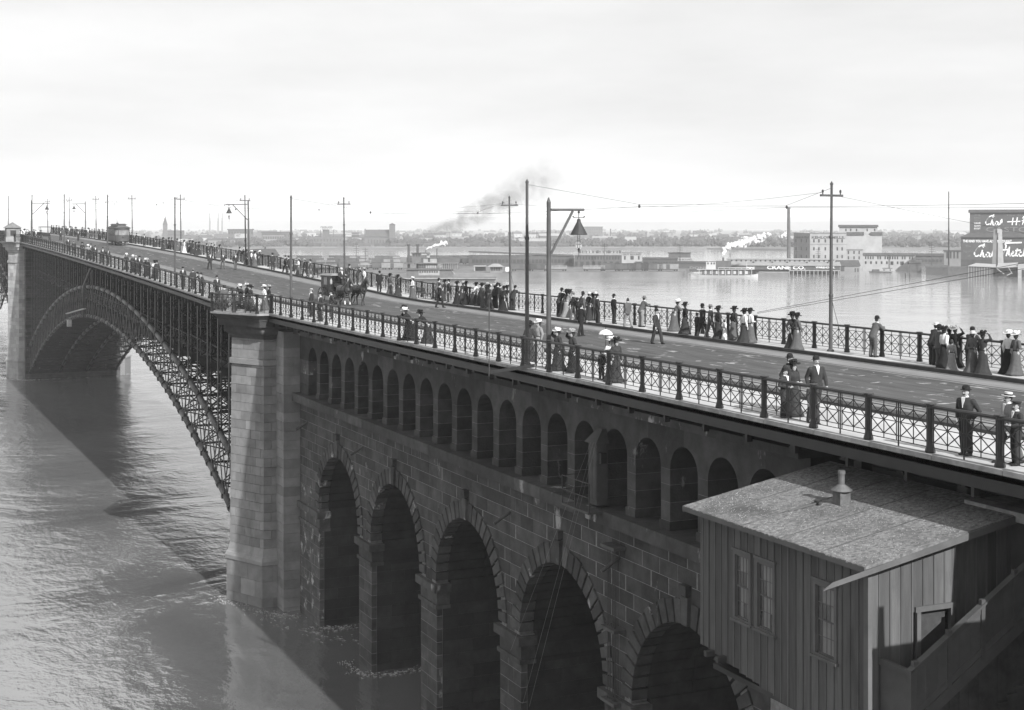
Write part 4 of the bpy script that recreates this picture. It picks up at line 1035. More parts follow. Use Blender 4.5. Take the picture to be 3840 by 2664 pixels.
# ================================================================ horses and carriage
def remesh_mb(mb, vox, name, smooth_it=2, dec=None):
    me = mb.mesh('tmp'); o = bpy.data.objects.new('tmp', me); COL.objects.link(o)
    r = o.modifiers.new('r', 'REMESH'); r.mode = 'VOXEL'; r.voxel_size = vox; r.adaptivity = 0.0
    if smooth_it:
        s_ = o.modifiers.new('s', 'SMOOTH'); s_.iterations = smooth_it; s_.factor = .5
    if dec:
        d = o.modifiers.new('d', 'DECIMATE'); d.ratio = dec
    out = bpy.data.meshes.new_from_object(o.evaluated_get(bpy.context.evaluated_depsgraph_get())); out.name = name
    for p in out.polygons: p.use_smooth = True
    bpy.data.objects.remove(o); bpy.data.meshes.remove(me); return out
def horse_mesh(gait):
    m = MB()   # faces +Y, hooves at z=0
    m.loft([(0, -.85, 1.22), (0, -.6, 1.22), (0, -.2, 1.13), (0, .25, 1.14), (0, .55, 1.2), (0, .72, 1.22)], [(.22, .22), (.29, .31), (.29, .32), (.27, .33), (.24, .31), (.16, .22)], 12)
    m.loft([(0, .55, 1.3), (0, .82, 1.6), (0, .98, 1.85), (0, 1.05, 1.95)], [(.15, .25), (.11, .2), (.09, .15), (.08, .12)], 10)
    m.loft([(0, 1.0, 2.0), (0, 1.2, 1.86), (0, 1.42, 1.62), (0, 1.5, 1.52)], [(.09, .12), (.10, .13), (.065, .085), (.06, .07)], 10)
    for s_ in (-1, 1):
        m.loft([(s_ * .055, 1.0, 2.05), (s_ * .065, 1.0, 2.2)], [(.03, .02), (.01, .01)], 6)
        g = gait * s_
        m.loft([(s_ * .17, .5, 1.1), (s_ * .16, .52 + g * .08, .78), (s_ * .15, .55 + g * .22, .48), (s_ * .15, .55 + g * .12, .16), (s_ * .15, .58 + g * .12, .05)], [(.1, .13), (.075, .09), (.055, .06), (.042, .05), (.065, .07)], 8)
        m.loft([(s_ * .18, -.68, 1.1), (s_ * .17, -.58 - g * .05, .82), (s_ * .16, -.86 - g * .14, .55), (s_ * .15, -.80 - g * .16, .18), (s_ * .15, -.76 - g * .16, .05)], [(.14, .2), (.10, .13), (.06, .075), (.045, .05), (.065, .07)], 8)
    m.loft([(0, -1.0, 1.36), (0, -1.14, 1.15), (0, -1.12, .75)], [.06, .075, .04], 8)
    return remesh_mb(m, .03, 'horse_body')
HC1 = mat('dark bay horse coat', 0.035, .5, .3, 3, spec=.4); HC2 = mat('brown horse coat', 0.06, .5, .3, 3, spec=.4); LEA = mat('black harness leather', 0.015, .4, .2, 5)
WHT = mat('white hair and linen', 0.62, .9, .1, 5)
cv, cu_, cz_ = on_deck(1290, 1142)
HPOS = []
for k, (dv, du, mm, lab) in enumerate([(0, 0, HC2, 'brown carriage horse with white blaze, the nearer of the two'), (1.15, -.15, HC1, 'dark carriage horse harnessed on the far side of the brown horse')]):
    z0 = deck(cu_ + du); h = thing('carriage_horse', lab, 'horse', (cv + dv, cu_ + du, z0 - .09), math.pi + .16, 'pair of carriage horses')
    inst('body', horse_mesh(.9 if k else -.8), mm, h)
    MB().loft([(0, 1.17, 1.99), (0, 1.32, 1.84), (0, 1.46, 1.66)], [(.035, .02), (.03, .03), (.035, .02)], 6).build('blaze', WHT, h)
    for y, r1, r2, z in ((.62, .26, .40, 1.27),): MB().loft([(0, y - .06, z), (0, y + .06, z + .02)], [(r1 + .03, r2), (r1 + .03, r2)], 14, False).build('collar', LEA, h)
    ln = MB()
    for s_ in (-1, 1): ln.bar((s_ * .28, .6, 1.15), (s_ * .32, -1.6, .95), .03, .05); ln.bar((s_ * .1, 1.2, 1.75), (s_ * .2, -1.5, 1.75), .012)
    ln.loft([(0, -.02, 1.16), (0, .04, 1.16)], [(.3, .345), (.3, .345)], 14, False); ln.bar((0, .95, 1.98), (0, 1.35, 1.7), .22, .02); ln.build('harness', LEA, h)
    MB().loft([(0, .55, 1.62), (0, .75, 1.82), (0, .93, 2.06)], [(.03, .07), (.03, .06), (.04, .05)], 6).build('mane', LEA, h)
    if k == 0:
        for s_ in (-1, 1): MB().loft([(s_ * .15, .55 - .7 * s_ * .14 * 1.2, .34), (s_ * .15, .56 - .8 * s_ * .12, .12)], [(.052, .056), (.056, .06)], 8).build('sock', WHT, h)
CAR = mat('black carriage lacquer', 0.02, .25, .2, 3, spec=.5); CARG = mat('carriage pale roof', 0.20, .6, .2, 3)
bx0, bu0 = cv + .55, cu_ + 2.9
ca = thing('carriage', 'black closed four-wheeled carriage with driver box pulled by two horses', 'carriage', (bx0, bu0, deck(bu0) - .09), math.pi + .16)
b = MB(); prof = [(-1.75, .95), (-1.7, .75), (-.9, .55), (-.25, .5), (-.05, .75), (-.05, 2.05), (-.15, 2.1), (-1.75, 2.1), (-1.85, 1.5)]
b.prism(prof, 'x', -.62, .62); body = b.build('body', CAR, ca)
MB().hexa([(-.7, -1.95, 2.1), (.7, -1.95, 2.1), (.7, .05, 2.1), (-.7, .05, 2.1), (-.55, -1.8, 2.22), (.55, -1.8, 2.22), (.55, -.1, 2.22), (-.55, -.1, 2.22)]).build('roof', CARG, ca)
for s_ in (-1, 1):
    MB().box(s_ * .625 - .008, s_ * .625 + .008, -1.35, -.7, .6, 2.0).build('door', CAR, ca); MB().box(s_ * .64 - .006, s_ * .64 + .006, -1.28, -.77, 1.4, 1.95).build('window', TG, ca)
    MB().lathe([(.05, 1.45), (.09, 1.5), (.09, 1.75), (.05, 1.82), (.02, 1.9)], (s_ * .72, .1, 0), 8).build('lamp', TT, ca)
MB().hexa([(-.5, .0, 1.25), (.5, .0, 1.25), (.5, .75, 1.25), (-.5, .75, 1.25), (-.5, -.05, 1.62), (.5, -.05, 1.62), (.5, .6, 1.55), (-.5, .6, 1.55)]).build('driver_seat', CAR, ca)
MB().hexa([(-.45, .5, .8), (.45, .5, .8), (.45, 1.25, 1.0), (-.45, 1.25, 1.0), (-.45, .5, .86), (.45, .5, .86), (.45, 1.35, 1.3), (-.45, 1.35, 1.3)]).build('footboard', CAR, ca)
ax = MB(); ax.bar((-.75, -1.45, .6), (.75, -1.45, .6), .07); ax.bar((-.7, .75, .48), (.7, .75, .48), .07); ax.bar((0, -1.4, .6), (0, .9, .55), .1); ax.bar((0, .9, .6), (0, 3.9, .95), .08); ax.build('running_gear', CAR, ca)
def wheel(root, x, y, r, nm='wheel'):
    w = MB(); n = 20
    for k in range(n):
        a, c = 2 * math.pi * k / n, 2 * math.pi * (k + 1) / n; w.bar((x, y + r * math.cos(a), r + r * .97 * math.sin(a)), (x, y + r * math.cos(c), r + r * .97 * math.sin(c)), .05, .05)
    o = w.build(nm, CAR, root); sp = MB()
    for k in range(10): a = 2 * math.pi * k / 10; sp.bar((x, y, r), (x, y + r * math.cos(a), r + r * math.sin(a)), .03)
    sp.build('spokes', CARG, o); MB().cone((x - .1, y, r), (x + .1, y, r), .07, .06, 8).build('hub', CAR, o)
for s_ in (-1, 1): wheel(ca, s_ * .76, -1.45, .6); wheel(ca, s_ * .7, .75, .46)
# distant wagon with a canopy near the far pier
dv_, du_, dz_ = on_deck(200 / 1.995, 650 + 465 / 1.995)
wg = thing('covered_wagon', 'distant dark wagon with flat canopy among the crowd at the far pier', 'wagon', (30.5, 262, deck(262) - .09))
MB().box(-.75, .75, 0, 2.6, .7, 1.3).build('body', CAR, wg); MB().box(-.9, .9, -.1, 2.7, 2.3, 2.42).build('canopy', CAR, wg)
for s_ in (-1, 1):
    for y in (.1, 2.5): MB().bar((s_ * .8, y, 1.2), (s_ * .85, y, 2.3), .06).build('canopy_post', CAR, wg)
    wheel(wg, s_ * .8, .4, .45); wheel(wg, s_ * .8, 2.2, .55)
# ================================================================ far shore
def zt(y, Z): return HC - (y - 844) * Z / FPX - WZ           # height above the water of an image row at depth Z
FD = Vector((SN, CS, 0)); RD = Vector((CS, -SN, 0))
def cw(X, Z, z=0.0): return FD * Z + RD * X + Vector((0, 0, z))  # point X to the right, Z ahead of the camera
def bank(name, pts, z, m):
    mb = MB(); n = len(pts); top = [cw(x, Z, z) for x, Z in pts]; bot = [cw(x, Z, -2) for x, Z in pts]
    mb.add(top + bot, [tuple(range(n))] + [(k, k + n, (k + 1) % n + n, (k + 1) % n) for k in range(n)]); return structure(mb.build(name, m))
MUD = mat('muddy bank earth', 0.13, .95, .4, .08, .3, .5); FIELD = mat('far bank fields', 0.12, .95, .5, .006)
px = lambda x, Z: (x - 1920) * Z / FPX
bank('near_levee', [(px(600, 690), 690), (px(1300, 672), 672), (px(1900, 690), 690), (px(2560, 700), 700), (px(2585, 760), 760), (px(2560, 1000), 1000), (px(1900, 1010), 1010), (px(1250, 1040), 1040), (px(500, 1040), 1040)], 3.6, MUD)
bank('far_bank', [(-7000, 1500), (px(1040, 1500), 1500), (px(2650, 1500), 1500), (px(2950, 1420), 1420), (px(3100, 1460), 1460), (7000, 1520), (9500, 12500), (-9500, 12500)], 2.6, FIELD)
# hills along the horizon
def ridge(name, Z, y, amp, m, seed, thick=900):
    random.seed(seed); n = 120; ph = [random.uniform(0, 6.3) for _ in range(8)]; mb = MB(); pts = []
    for k in range(n + 1):
        X = -6500 * (Z / 9000) + 13000 * (Z / 9000) * k / n
        h = (844 - y) * Z / FPX + HC + amp * sum(math.sin(X / Z * f + p) / (i + 1) for i, (f, p) in enumerate(zip((9, 17, 31, 57, 99, 160, 260, 410), ph))) * .5
        pts += [cw(X, Z - 250, 1), cw(X, Z, h * .8), cw(X, Z + 160, h), cw(X, Z + thick, 1)]
    fs = [(4 * k + e, 4 * k + e + 1, 4 * k + e + 5, 4 * k + e + 4) for k in range(n) for e in range(3)]
    mb.add(pts, fs); return structure(mb.build(name, m, smooth=True))
HILL = mat('wooded far hills', 0.06, .95, .35, .01)
ridge('far_hills', 10800, 817, 9, HILL, 3); ridge('low_hills', 8200, 830, 6, HILL, 5, 600)
random.seed(21)
# woods on the far bank
WOODM = mat('far tree foliage', 0.055, .95, .45, .12)
def clump(mb, c, r, n=7, m=4):
    o = MB().sphere((0, 0, 0), 1, n, m); j = [random.uniform(.72, 1.25) for _ in o.v]
    mb.add([(c[0] + x * r * q, c[1] + y * r * q, c[2] + z * r * .9 * q) for (x, y, z), q in zip(o.v, j)], o.f)
wd = MB()
def tree_at(mb, X, Z, h, w):
    b = cw(X, Z, 2.4)
    for k in range(5):
        clump(mb, b + Vector((random.uniform(-w, w), random.uniform(-w, w), h * random.uniform(.3, .85))), w * random.uniform(.45, .8), 6, 4)
for k in range(640):
    x = random.uniform(500, 3900); Z = random.uniform(1530, 1720)
    if 1180 < x < 1460: Z += 150
    tree_at(wd, px(x, Z), Z, random.uniform(4, 9.5), random.uniform(2.5, 5))
for k in range(700):
    Z = 1750 * (3.2 ** random.random()); x = random.uniform(300, 3900); tree_at(wd, px(x, Z), Z, random.uniform(4, 8.5), random.uniform(3.5, 7))
stuff(wd.build('far_wood', WOODM)); bpy.data.objects['far_wood']['label'] = 'hazy mass of trees on the far bank'
UB_ = MB().box(-.5, .5, -.5, .5, 0, 1).mesh('unit_box')
def part(name, root, m, x0, x1, y0, y1, z0, z1):
    return inst(name, UB_, m, root, ((x0 + x1) / 2, (y0 + y1) / 2, z0), (0, 0, 0), (x1 - x0, y1 - y0, z1 - z0))
GABLE = MB().add([(-.5, -.5, 0), (.5, -.5, 0), (.5, .5, 0), (-.5, .5, 0), (-.5, 0, 1), (.5, 0, 1)], [(3, 2, 1, 0), (0, 1, 5, 4), (2, 3, 4, 5), (1, 2, 5), (3, 0, 4)]).mesh('gable_roof')
def gable(name, root, m, x0, x1, y0, y1, z0, z1, turn=False):
    return inst(name, GABLE, m, root, ((x0 + x1) / 2, (y0 + y1) / 2, z0), (0, 0, math.pi / 2 if turn else 0), ((y1 - y0) if turn else (x1 - x0), (x1 - x0) if turn else (y1 - y0), z1 - z0))
BRK = mat('sooty brick', 0.085, .9, .25, .5, rnd=.1); PLAS = mat('pale painted wall', 0.30, .9, .15, .3, rnd=.06); PLAG = mat('grey wall and painted mill shade', 0.17, .9, .15, .3); ROOFD = mat('dark shed roof', 0.06, .9, .3, .4, rnd=.15); ROOFL = mat('dusty tin roof', 0.24, .8, .2, .4, rnd=.1)
WIND = mat('dark window opening', 0.035, .4, .2, 1); LETW = mat('white sign paint', 0.75, .8, .05, 2); LETD = mat('dark sign paint', 0.06, .8, .1, 2); SIGND = mat('dark painted sign wall', 0.07, .9, .15, .3); LETG = mat('faded grey sign paint', 0.17, .8, .1, 2)
hw = ['low pale house', 'gabled town house', 'small white cottage']
for k in range(110):
    Z = 1760 * (2.4 ** random.random()); x = random.uniform(700, 3800); s_ = random.uniform(.8, 1.5)
    h = thing('town_house', 'tiny hazy pale house among the trees of the distant town', 'house', cw(px(x, Z), Z, 2.4), -TH + random.uniform(-.5, .5), 'distant town houses')
    w, d, hh = 6 * s_, 5 * s_, 4.5 * s_
    part('wall', h, PLAS, -w, w, -d, d, 0, hh); gable('roof', h, ROOFD if k % 3 else ROOFL, -w - .4, w + .4, -d - .4, d + .4, hh, hh + 3 * s_)
    for q in (-.5, .5): part('window', h, WIND, q * w - .6, q * w + .6, -d - .1, -d, hh * .4, hh * .75)
def bear(xc): return math.atan((xc - 1920) / FPX)
def bldg(name, label, cat, xc, Z, rot=0.0, group=None):
    return thing(name, label, cat, cw(px(xc, Z), Z, WZ - .3), -TH - bear(xc) + rot, group)
def lx(x, xc, Z): return (x - xc) * Z / FPX * math.cos(bear(xc))
def windows(root, xs, zs, w, h, m=WIND, y=-.06, name='window'):
    for x in xs:
        for z in zs: part(name, root, m, x - w / 2, x + w / 2, y, y + .12, z, z + h)
def lettering(root, body, x0, x1, z0, z1, m, y=-.02, bold=.0, shear=0.0):
    mb = fit_text(body, x0, x1, z0, z1, .05, shear, bold); mb.v = [(p[0], p[1] + y, p[2]) for p in mb.v]; return mb.build('lettering', m, root)
# ---- pipe warehouse with the long sign band
Z = 745; xc = 2935; X = lambda x: lx(x, xc, Z)
r = bldg('warehouse', 'long warehouse with dark sign band reading CRANE CO. standing in the flood', 'warehouse', xc, Z)
part('wall', r, BRK, X(2722), X(3148), 3, 22, 0, zt(1010, Z)); part('sign_band', r, SIGND, X(2740), X(3148), -.2, 3, zt(1010, Z), zt(993, Z))
lr = MB(); lr.add([(X(2720), -.8, zt(993, Z)), (X(3152), -.8, zt(993, Z)), (X(3150), 9, zt(981, Z)), (X(2724), 9, zt(981, Z))] + [(X(2720), -.8, zt(993, Z) - .25), (X(3152), -.8, zt(993, Z) - .25), (X(3150), 9, zt(981, Z) - .25), (X(2724), 9, zt(981, Z) - .25)], [(0, 1, 2, 3), (7, 6, 5, 4), (0, 4, 5, 1), (1, 5, 6, 2), (2, 6, 7, 3), (3, 7, 4, 0)]); lr.build('lower_roof', ROOFL, r)
part('clerestory', r, PLAS, X(2724), X(3130), 9, 18, zt(985, Z), zt(974, Z)); windows(r, [X(2740 + k * 18.5) for k in range(21)], [zt(983, Z)], .9, 1.1, WIND, 8.9)
part('roof', r, ROOFL, X(2720), X(3134), 8.4, 18.6, zt(974, Z), zt(970, Z))
lettering(r, 'CRANE CO.', X(2876), X(3020), zt(1008.5, Z), zt(995, Z), LETW, -.28, .02); lettering(r, 'WAREHOUSE.', X(3058), X(3130), zt(1004, Z), zt(996, Z), LETW, -.28, .02); lettering(r, 'PIPE', X(2798), X(2830), zt(1009, Z), zt(1000, Z), LETW, -.28, .02)
for k in range(13): part('dock_post', r, PLAS, X(2960 + k * 15.3) - .15, X(2960 + k * 15.3) + .15, -.3, 0, 0, zt(1011, Z))
for k in range(12): part('dock_door', r, WIND if k % 3 else PLAS, X(2962 + k * 15.3) + .3, X(2975 + k * 15.3) - .3, 2.9, 3.0, .4, zt(1012, Z))
part('dock_beam', r, PLAS, X(2960), X(3148), -.35, -.02, zt(1013.5, Z), zt(1011, Z))
for x in (2824, 2896, 2952, 3026, 3104):
    part('roof_ventilator', r, ROOFD, X(x) - .5, X(x) + .5, 5, 6, zt(986, Z), zt(980, Z))
# ---- gabled shed beside it
Z = 755; xc = 3177; X = lambda x: lx(x, xc, Z)
r = bldg('boat_shed', 'small grey gabled shed at the right end of the pipe warehouse', 'shed', xc, Z, .25)
part('wall', r, PLAG, -5.5, 5.5, -4, 4, 0, zt(995, Z)); gable('roof', r, ROOFD, -6, 6, -4.6, 4.6, zt(995, Z), zt(974, Z)); windows(r, [3.2, 4.6], [zt(1018, Z)], .7, 2, WIND, -4.06); windows(r, [-3.5], [zt(1015, Z)], 2, 2.4, WIND, -4.06)
# ---- flour mill
Z = 845; xc = 3110; X = lambda x: lx(x, xc, Z)
r = bldg('flour_mill', 'four-storey pale flour mill lettered KEHLOR MILLS', 'mill', xc, Z)
part('wall', r, PLAS, X(3037), X(3174), 0, 16, 0, zt(873, Z)); part('parapet', r, PLAG, X(3036), X(3175), -.25, .25, zt(875, Z), zt(871, Z)); part('string_course', r, PLAG, X(3036), X(3175), -.15, .15, zt(916, Z), zt(914.5, Z))
windows(r, [X(x) for x in (3052, 3071, 3095, 3140, 3158)], [zt(908, Z), zt(938, Z), zt(967, Z)], .85, 1.9)
lettering(r, 'KEHLOR MILLS.', X(3044), X(3168), zt(894, Z), zt(884, Z), LETD, -.12, .02)
w = MB(); x0, x1 = X(2974), X(3037); w.hexa([(x0, 10, 0), (x1, 0, 0), (x1, 16, 0), (x0, 16, 0), (x0, 10, zt(871, Z)), (x1, 0, zt(873, Z)), (x1, 16, zt(873, Z)), (x0, 16, zt(871, Z))]); w.build('shade_toned_wing', PLAG, r)  # greyer than the front: the wing's shade is put into its colour
an = math.atan2(-10, x1 - x0); ln_ = math.hypot(10, x1 - x0)
for fx in (.15, .48, .8):
    for z in (908, 938, 967): 
        inst('window', UB_, WIND, r, (x0 + (x1 - x0) * fx, 10 - 10 * fx, zt(z, Z)), (0, 0, an), (.8, .2, 1.8))
fit_text('KEHLOR MILLS', .12 * ln_, .95 * ln_, zt(892, Z), zt(884, Z), .04).xf(Matrix.Translation((x0, 10 - .12, 0)) @ Matrix.Rotation(an, 4, 'Z')).build('lettering', LETD, r)
Z = 870; xc = 3230; X = lambda x: lx(x, xc, Z)
r = bldg('grain_elevator', 'tall windowless pale grain elevator with dark head-house roofs behind the mill', 'elevator', xc, Z)
part('bin_block', r, PLAS, X(3174), X(3307), 0, 16, 0, zt(880, Z)); part('head_house', r, PLAS, X(3146), X(3290), 2, 12, zt(884, Z), zt(850, Z))
gable('head_roof', r, ROOFD, X(3142), X(3294), 1, 13, zt(850, Z), zt(842, Z), False); 
for a, b in ((3174, 3240), (3264, 3309)): gable('shed_roof', r, ROOFD, X(a), X(b), -.6, 3, zt(881, Z), zt(869, Z))
windows(r, [X(x) for x in (3172, 3190, 3212, 3252, 3280)], [zt(866, Z)], .8, 1.6, WIND, 1.94)
part('low_annex', r, PLAS, X(3172), X(3236), -10, -.1, 0, zt(933, Z)); part('annex_coping', r, PLAG, X(3171), X(3237), -10.3, -9.9, zt(936, Z), zt(932, Z)); windows(r, [X(3182), X(3203), X(3222)], [zt(970, Z), zt(950, Z)], .8, 1.8, WIND, -10.06)
o = thing('factory_chimney', 'tall slender brick chimney left of the flour mill', 'chimney', cw(px(2957.5, 835), 835, WZ))
MB().lathe([(1.15, 0), (.85, zt(781, 835)), (1.02, zt(780, 835)), (1.02, zt(778, 835))], n=14).build('stack', BRK, o); MB().lathe([(1.1, zt(783, 835)), (1.15, zt(781.5, 835)), (1.1, zt(780, 835))], n=14).build('crown_band', BRK, o)
o = thing('slender_stack', 'very tall thin iron stack left of the sign-painted elevator', 'chimney', cw(px(3557.6, 760), 760, WZ))
MB().lathe([(.32, 0), (.32, zt(772, 760)), (.27, zt(771, 760)), (.25, zt(719, 760))], n=10).build('stack', ROOFD, o)
# ---- long two-storey white building
Z = 800; xc = 3340; X = lambda x: lx(x, xc, Z)
r = bldg('freight_house', 'long white two-storey building with rows of small windows in the flood', 'building', xc, Z)
part('wall', r, PLAS, X(3236), X(3433), 0, 12, 0, zt(955, Z)); gable('roof', r, ROOFD, X(3234), X(3434), -.8, 12.8, zt(956, Z), zt(948, Z))
windows(r, [X(3246 + k * 9.2) for k in range(20) if k not in (4, 7, 14, 17)], [zt(971, Z)], .75, 1.6); windows(r, [X(3246 + k * 20) for k in range(10)], [zt(989, Z)], .9, 1.5); windows(r, [X(3345), X(3381)], [zt(992, Z)], 1.5, 1.9)
for nm, lab, xc, Z, w, h, cab in [('house_boat', 'small white-cabined boat moored before the long white building', 3305, 770, 83, 20, 1)]:
    r = bldg(nm, lab, 'boat', xc, Z); L_ = 83 * Z / FPX
    MB().hexa([(-L_ / 2, -1.5, .1), (L_ / 2 - 1, -1.5, .1), (L_ / 2 - 1, 1.5, .1), (-L_ / 2, 1.5, .1), (-L_ / 2 - .6, -1.8, .9), (L_ / 2, -1.8, .9), (L_ / 2, 1.8, .9), (-L_ / 2 - .6, 1.8, .9)]).build('hull', BRK, r)
    part('cabin', r, PLAS, .6, L_ / 2 - .4, -1.2, 1.2, .9, 2.6); part('cabin_roof', r, ROOFD, .3, L_ / 2 - .1, -1.4, 1.4, 2.6, 2.75); windows(r, [1.4, 4.6], [1.3], .5, .8, WIND, -1.26); part('deck_house', r, BRK, -L_ / 2 + 1, -1.0, -1, 1, .9, 2.0)
# ---- sign-painted elevator at the right
Z = 735; xc = 3740; X = lambda x: lx(x, xc, Z)
r = bldg('sign_elevator', 'huge dark grain elevator painted with large white script advertising', 'elevator', xc, Z)
x0, x1 = X(3602), X(4020)
part('lower_block', r, SIGND, x0, x1, 0, 24, 0, zt(888, Z)); part('upper_block', r, SIGND, X(3635), X(4020), 7, 22, zt(888, Z), zt(796, Z))
sl_ = MB(); sl_.hexa([(X(3596), -1, zt(889, Z)), (x1, -1, zt(889, Z)), (x1, 7, zt(873, Z)), (X(3636), 7, zt(873, Z)), (X(3596), -1, zt(888, Z)), (x1, -1, zt(888, Z)), (x1, 7, zt(871.5, Z)), (X(3636), 7, zt(871.5, Z))]); sl_.build('skirt_roof', ROOFD, r)
g_ = MB(); g_.prism([(5.8, zt(795, Z)), (14.5, zt(783, Z)), (23.2, zt(795, Z))], 'x', X(3629), x1); g_.build('upper_roof', ROOFD, r)
def script(strokes, ox, oz, s_, y, width, nm='lettering'):
    """hand-lettered script: strokes are polylines in letter units"""
    mb = MB()
    for st_ in strokes:
        P_ = [Vector((ox + p * s_, y, oz + q * s_)) for p, q in st_]; sm = []
        for k in range(len(P_) - 1):                     # Catmull-Rom smoothing
            p0, p1, p2, p3 = P_[max(k - 1, 0)], P_[k], P_[k + 1], P_[min(k + 2, len(P_) - 1)]
            for j in range(4):
                t = j / 4; sm.append(.5 * ((2 * p1) + (p2 - p0) * t + (2 * p0 - 5 * p1 + 4 * p2 - p3) * t * t + (3 * p1 - p0 - 3 * p2 + p3) * t ** 3))
        sm.append(P_[-1])
        for a, b in zip(sm[:-1], sm[1:]): mb.bar(a, b, .08, width) if abs((b - a).x) > abs((b - a).z) else mb.bar(a, b, width, .08)
    return mb.build(nm, LETW, r)
CHAS = [[(1.25, 1.62), (1.0, 1.35), (1.15, 1.2), (1.2, 1.45), (.7, 1.35), (.25, .85), (.1, .4), (.3, .15), (.65, .3)], [(.75, .1), (1.0, .9), (.85, .5), (1.05, .62), (1.1, .1), (1.3, .15)], [(1.75, .55), (1.5, .6), (1.4, .25), (1.6, .12), (1.8, .55), (1.75, .15), (1.95, .15)], [(2.0, .15), (2.25, .95), (2.3, .5), (2.15, .15)]]
script(CHAS + [[(2.55, .08), (2.6, .14)]], X(3693), zt(845, Z), 3.6, 6.85, .55)
script([[(.3, 1.3), (.15, .1)], [(.95, 1.35), (.75, .1)], [(-.6, .62), (1.4, .72)], [(1.2, .08), (1.26, .14)], [(1.7, .15), (2.0, 1.3), (1.7, 1.2), (2.0, 1.5), (3.2, 1.5)], [(1.6, .8), (2.6, .85)], [(2.7, .1), (3.0, 1.2), (3.1, .2), (3.4, .5)]], X(3792), zt(845, Z), 3.2, 6.85, .5)
script(CHAS, X(3650), zt(965, Z), 4.4, -.12, .68); script([[(2.75, .08), (2.82, .16)]], X(3650), zt(965, Z), 4.4, -.12, .7, 'full_stop')
script([[(.5, .05), (.9, 1.25), (.75, 1.5), (1.1, 1.62), (2.6, 1.68)], [(.4, .8), (1.3, .88)], [(.9, .1), (1.25, 1.2), (1.2, .4), (1.3, .1), (1.45, .2)], [(1.5, .35), (1.75, .55), (1.6, .65), (1.48, .3), (1.65, .1), (1.85, .25)], [(1.9, .1), (2.15, 1.0), (2.0, .3), (2.2, .1)], [(1.9, .75), (2.5, .8)], [(2.6, .55), (2.4, .55), (2.3, .25), (2.5, .1), (2.7, .25)], [(2.75, .1), (3.0, 1.25), (2.85, .4), (3.05, .55), (3.1, .1)]], X(3742), zt(962, Z), 4.4, -.12, .68)
lettering(r, 'THE KIND YOU HAVE ALWAYS BOUGHT', X(3610), X(3794), zt(908, Z), zt(898, Z), LETW, -.1, .03)
for k, t_ in enumerate(('THE', 'KIND', 'YOU', 'HAVE', 'ALWAYS', 'BOUGHT')): lettering(r, t_, X(3652), X(3676), zt(808 + k * 10.2, Z), zt(801.5 + k * 10.2, Z), LETG if k < 3 else LETW, 6.9, .01)
lettering(r, 'CASTORIA', X(3697), X(3935), zt(868, Z), zt(850, Z), LETG, 6.9); lettering(r, 'The Sign', X(3772), X(3850), zt(810, Z), zt(802, Z), LETG, 6.9); lettering(r, 'The', X(3620), X(3640), zt(926, Z), zt(918, Z), LETG, -.1); lettering(r, 'Signature', X(3612), X(3655), zt(948, Z), zt(936, Z), LETG, -.1); lettering(r, 'of', X(3628), X(3638), zt(962, Z), zt(955, Z), LETG, -.1)
part('base_band', r, ROOFD, x0, x1, -.6, -.15, 0, zt(972, Z))
# leg tower in front of it
Z = 712; xc = 3745; X = lambda x: lx(x, xc, Z)
r = bldg('marine_leg', 'pale tapering marine leg tower rising before the sign-painted elevator', 'tower', xc, Z)
for x0, x1, x2, x3, m, y_ in ((3718, 3742, 3726, 3739, PLAG, .8), (3741, 3766, 3744, 3757, PLAS, 0)):
    t_ = MB(); t_.hexa([(X(x0), y_, 0), (X(x1), y_, 0), (X(x1), y_ + 3, 0), (X(x0), y_ + 3, 0), (X(x2), y_ + .5, zt(858, Z)), (X(x3), y_ + .5, zt(858, Z)), (X(x3), y_ + 2, zt(858, Z)), (X(x2), y_ + 2, zt(858, Z))]); t_.build('tower_side', m, r)
part('head_pulley_house', r, PLAS, X(3740), X(3752), .3, 2, zt(872, Z), zt(856, Z))
# dock sheds below
Z = 705; xc = 3690; X = lambda x: lx(x, xc, Z)
r = bldg('dock_shed', 'dark open dock shed with pale sagging roof below the sign-painted elevator', 'shed', xc, Z)
part('wall', r, BRK, X(3555), X(3725), 0, 8, 0, zt(1000, Z)); part('rear_wall', r, ROOFD, X(3725), X(3830), 4, 8, 0, zt(1000, Z))
for k in range(9): part('post', r, ROOFL, X(3632 + k * 10) - .15, X(3632 + k * 10) + .15, -.25, -.05, 0, zt(996, Z))
sr = MB(); sr.hexa([(X(3630), -.8, zt(997, Z)), (X(3735), -.8, zt(1001, Z)), (X(3735), 8, zt(992, Z)), (X(3660), 8, zt(988, Z)), (X(3630), -.8, zt(995.5, Z)), (X(3735), -.8, zt(999.5, Z)), (X(3735), 8, zt(990.5, Z)), (X(3660), 8, zt(986.5, Z))]); sr.build('roof', PLAS, r)
sr = MB(); sr.hexa([(X(3735), -1.2, zt(1004, Z)), (X(3818), -1.2, zt(998, Z)), (X(3818), 6, zt(985, Z)), (X(3745), 6, zt(988, Z)), (X(3735), -1.2, zt(1002.5, Z)), (X(3818), -1.2, zt(996.5, Z)), (X(3818), 6, zt(983, Z)), (X(3745), 6, zt(986, Z))]); sr.build('sagging_roof', PLAS, r)
for a, b, c_, d_ in ((3738, 1005, 3765, 1025), (3780, 998, 3795, 1024), (3795, 1020, 3775, 1030)): MB().bar((X(a), -1.2, zt(a and b, Z)), (X(c_), -1.2, max(.1, zt(d_, Z))), .35).build('fallen_timber', PLAS, r)
part('corner_house', r, PLAS, X(3816), X(3850), -1, 6, 0, zt(988, Z)); part('opening', r, WIND, X(3830), X(3850), -1.06, -.9, .3, zt(1008, Z))
Z = 730; xc = 3515; X = lambda x: lx(x, xc, Z)
